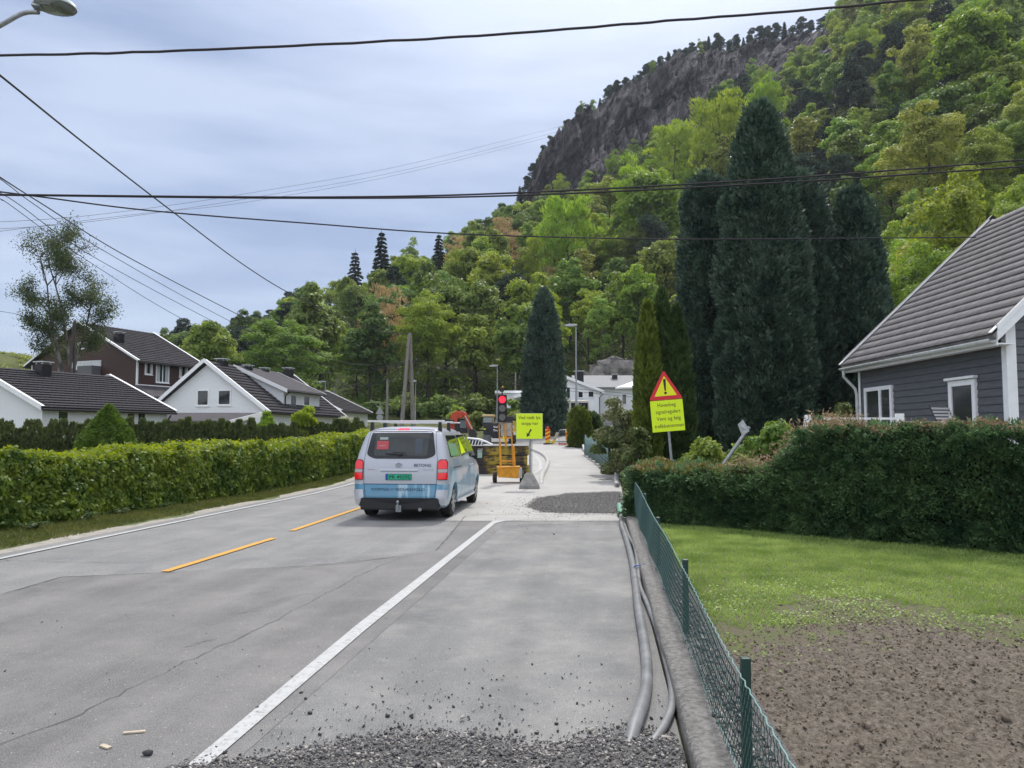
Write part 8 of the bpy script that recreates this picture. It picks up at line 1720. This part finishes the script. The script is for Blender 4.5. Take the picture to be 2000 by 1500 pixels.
for tb, yp in (('Vol', 834), ('Tru', 840.5)): c_ = P(968, yp, Ye) - o_; text(tb, .30, m_stw if False else mat('letter_white', (.75, .75, .75), .5), 'lettering', cw, Matrix.Translation((c_.x, -.712, c_.z)) @ TXZ, h=.14, bold=.03)
mb = MB(); mb.box(-1.1, -.6, -1.3, 1.6, .0, .55); mb.box(.6, 1.1, -1.3, 1.6, .0, .55); mb.build('track', m_exd, ex, bevel=.1); mb = MB(); mb.box(-.5, .5, -.8, .8, .3, .62); mb.build('turntable', m_exd, ex)
mb = MB()
for k in range(7): mb.box(-1.05 + k * .07, -1.02 + k * .07, -1.33, -1.305, .12, .5)
mb.build('track_guard', m_galv, ex)
# white arched frame in front of it
Ya = 38.0; o_ = Vector((P(930, 872, Ya).x, Ya, base(Ya))); rt = thing('trailer_frame', 'white arched steel frame with dark lattice lying behind the block stack', 'frame', o_)
ap = excav_px([(900, 858), (915, 856), (935, 858), (950, 863), (962, 869), (945, 871), (925, 872), (900, 873)], Ya, o_); mb = MB(); mb.tube([ap[0], ap[1], ap[2], ap[3], ap[4]], .05, 8); mb.tube([ap[7], ap[6], ap[5], ap[4]], .05, 8); mb.build('arch', m_trim, rt, True)
mb = MB(); mb.add([ap[0], ap[1], ap[2], ap[5], ap[6], ap[7]], [(0, 1, 2, 3, 4, 5)]); mb.build('panel', m_exd, rt)
mb = MB()
for k in range(6): q_ = excav_px([(909 + k * 6, 870), (912 + k * 6, 860)], Ya - .1, o_); mb.bar(q_[0], q_[1], .045, .03, (0, 1, 0))
mb.build('lattice', m_trim, rt); mb = MB(); q_ = excav_px([(903, 866)], Ya - .15, o_)[0]; mb.ball(q_, .1); mb.build('marker_lamp', m_yl, rt, True)
mb = MB()
for px in (905, 950): q_ = excav_px([(px, 872)], Ya, o_)[0]; mb.box(q_.x - .04, q_.x + .04, -.04, .04, 0, q_.z)
mb.build('support', m_galv, rt)
# ---- beige van on the drive
Yc = 77.0; m_bei = mat('van_beige', (.44, .41, .35), .4, coat=.3, var=.06, scale=2); o_ = Vector((P(1108, 0, Yc).x, Yc, base(Yc))); rt = thing('van', 'boxy beige van parked on the driveway before the light grey-roofed house', 'van', o_, 0)
k = Yc / FPX; bz = lambda py: P(0, py, Yc).z - base(Yc)
ht = bz(783); mb = MB(); mb.prism([(-2.6, .35), (1.95, .35), (1.98, ht * .52), (1.85, ht * .96), (1.7, ht), (-1.7, ht), (-2.1, ht * .62), (-2.6, ht * .55)], -.85, .85, Matrix()); bd = mb.build('body', m_bei, rt, bevel=.07)
for x0_, x1_ in ((.12, .72), (.86, 1.78), (-.95, -.1)): mb = MB(); mb.box(x0_, x1_, -.862, -.856, ht * .56, ht * .90); mb.build('window', m_glass, rt, bevel=.0)
mb = MB(); mb.box(-1.9, 1.97, -.864, -.858, ht * .44, ht * .46); mb.build('side_moulding', m_exd, rt)
for wx in (.12, 1.45 - 3.1):
    for sy in (-.74, .74): mb = MB(); mb.M = Matrix.Translation((wx, sy, .32)) @ Matrix.Rotation(R(90), 4, 'X'); mb.tube([(0, 0, -.13), (0, 0, .13)], .33, 22); wo = mb.build('wheel', m_tire, rt, True); mb = MB(); mb.M = Matrix.Translation((wx, sy + (-.135 if sy < 0 else .135), .32)) @ Matrix.Rotation(R(90), 4, 'X'); mb.tube([(0, 0, -.006), (0, 0, .006)], .19, 10); mb.build('rim', m_rim, wo)
mb = MB(); mb.box(1.93, 2.0, -.8, .8, .35, .55); mb.build('bumper', m_exd, rt)
# ================= AIR =================
hz = MB(); hz.box(-560, 700, -40, 660, -3, 330); ho = hz.build('haze', None); prop(ho, 'thin pale blue air between the street and the far hillside', 'haze', kind='stuff')
mh = bpy.data.materials.new('haze'); mh.use_nodes = True; n = mh.node_tree; n.nodes.remove(n.nodes['Principled BSDF'])
pv = n.nodes.new('ShaderNodeVolumePrincipled'); pv.inputs['Density'].default_value = .00016; pv.inputs['Color'].default_value = (.80, .88, 1, 1); pv.inputs['Anisotropy'].default_value = .2
n.links.new(pv.outputs[0], n.nodes['Material Output'].inputs['Volume']); ho.data.materials.append(mh)
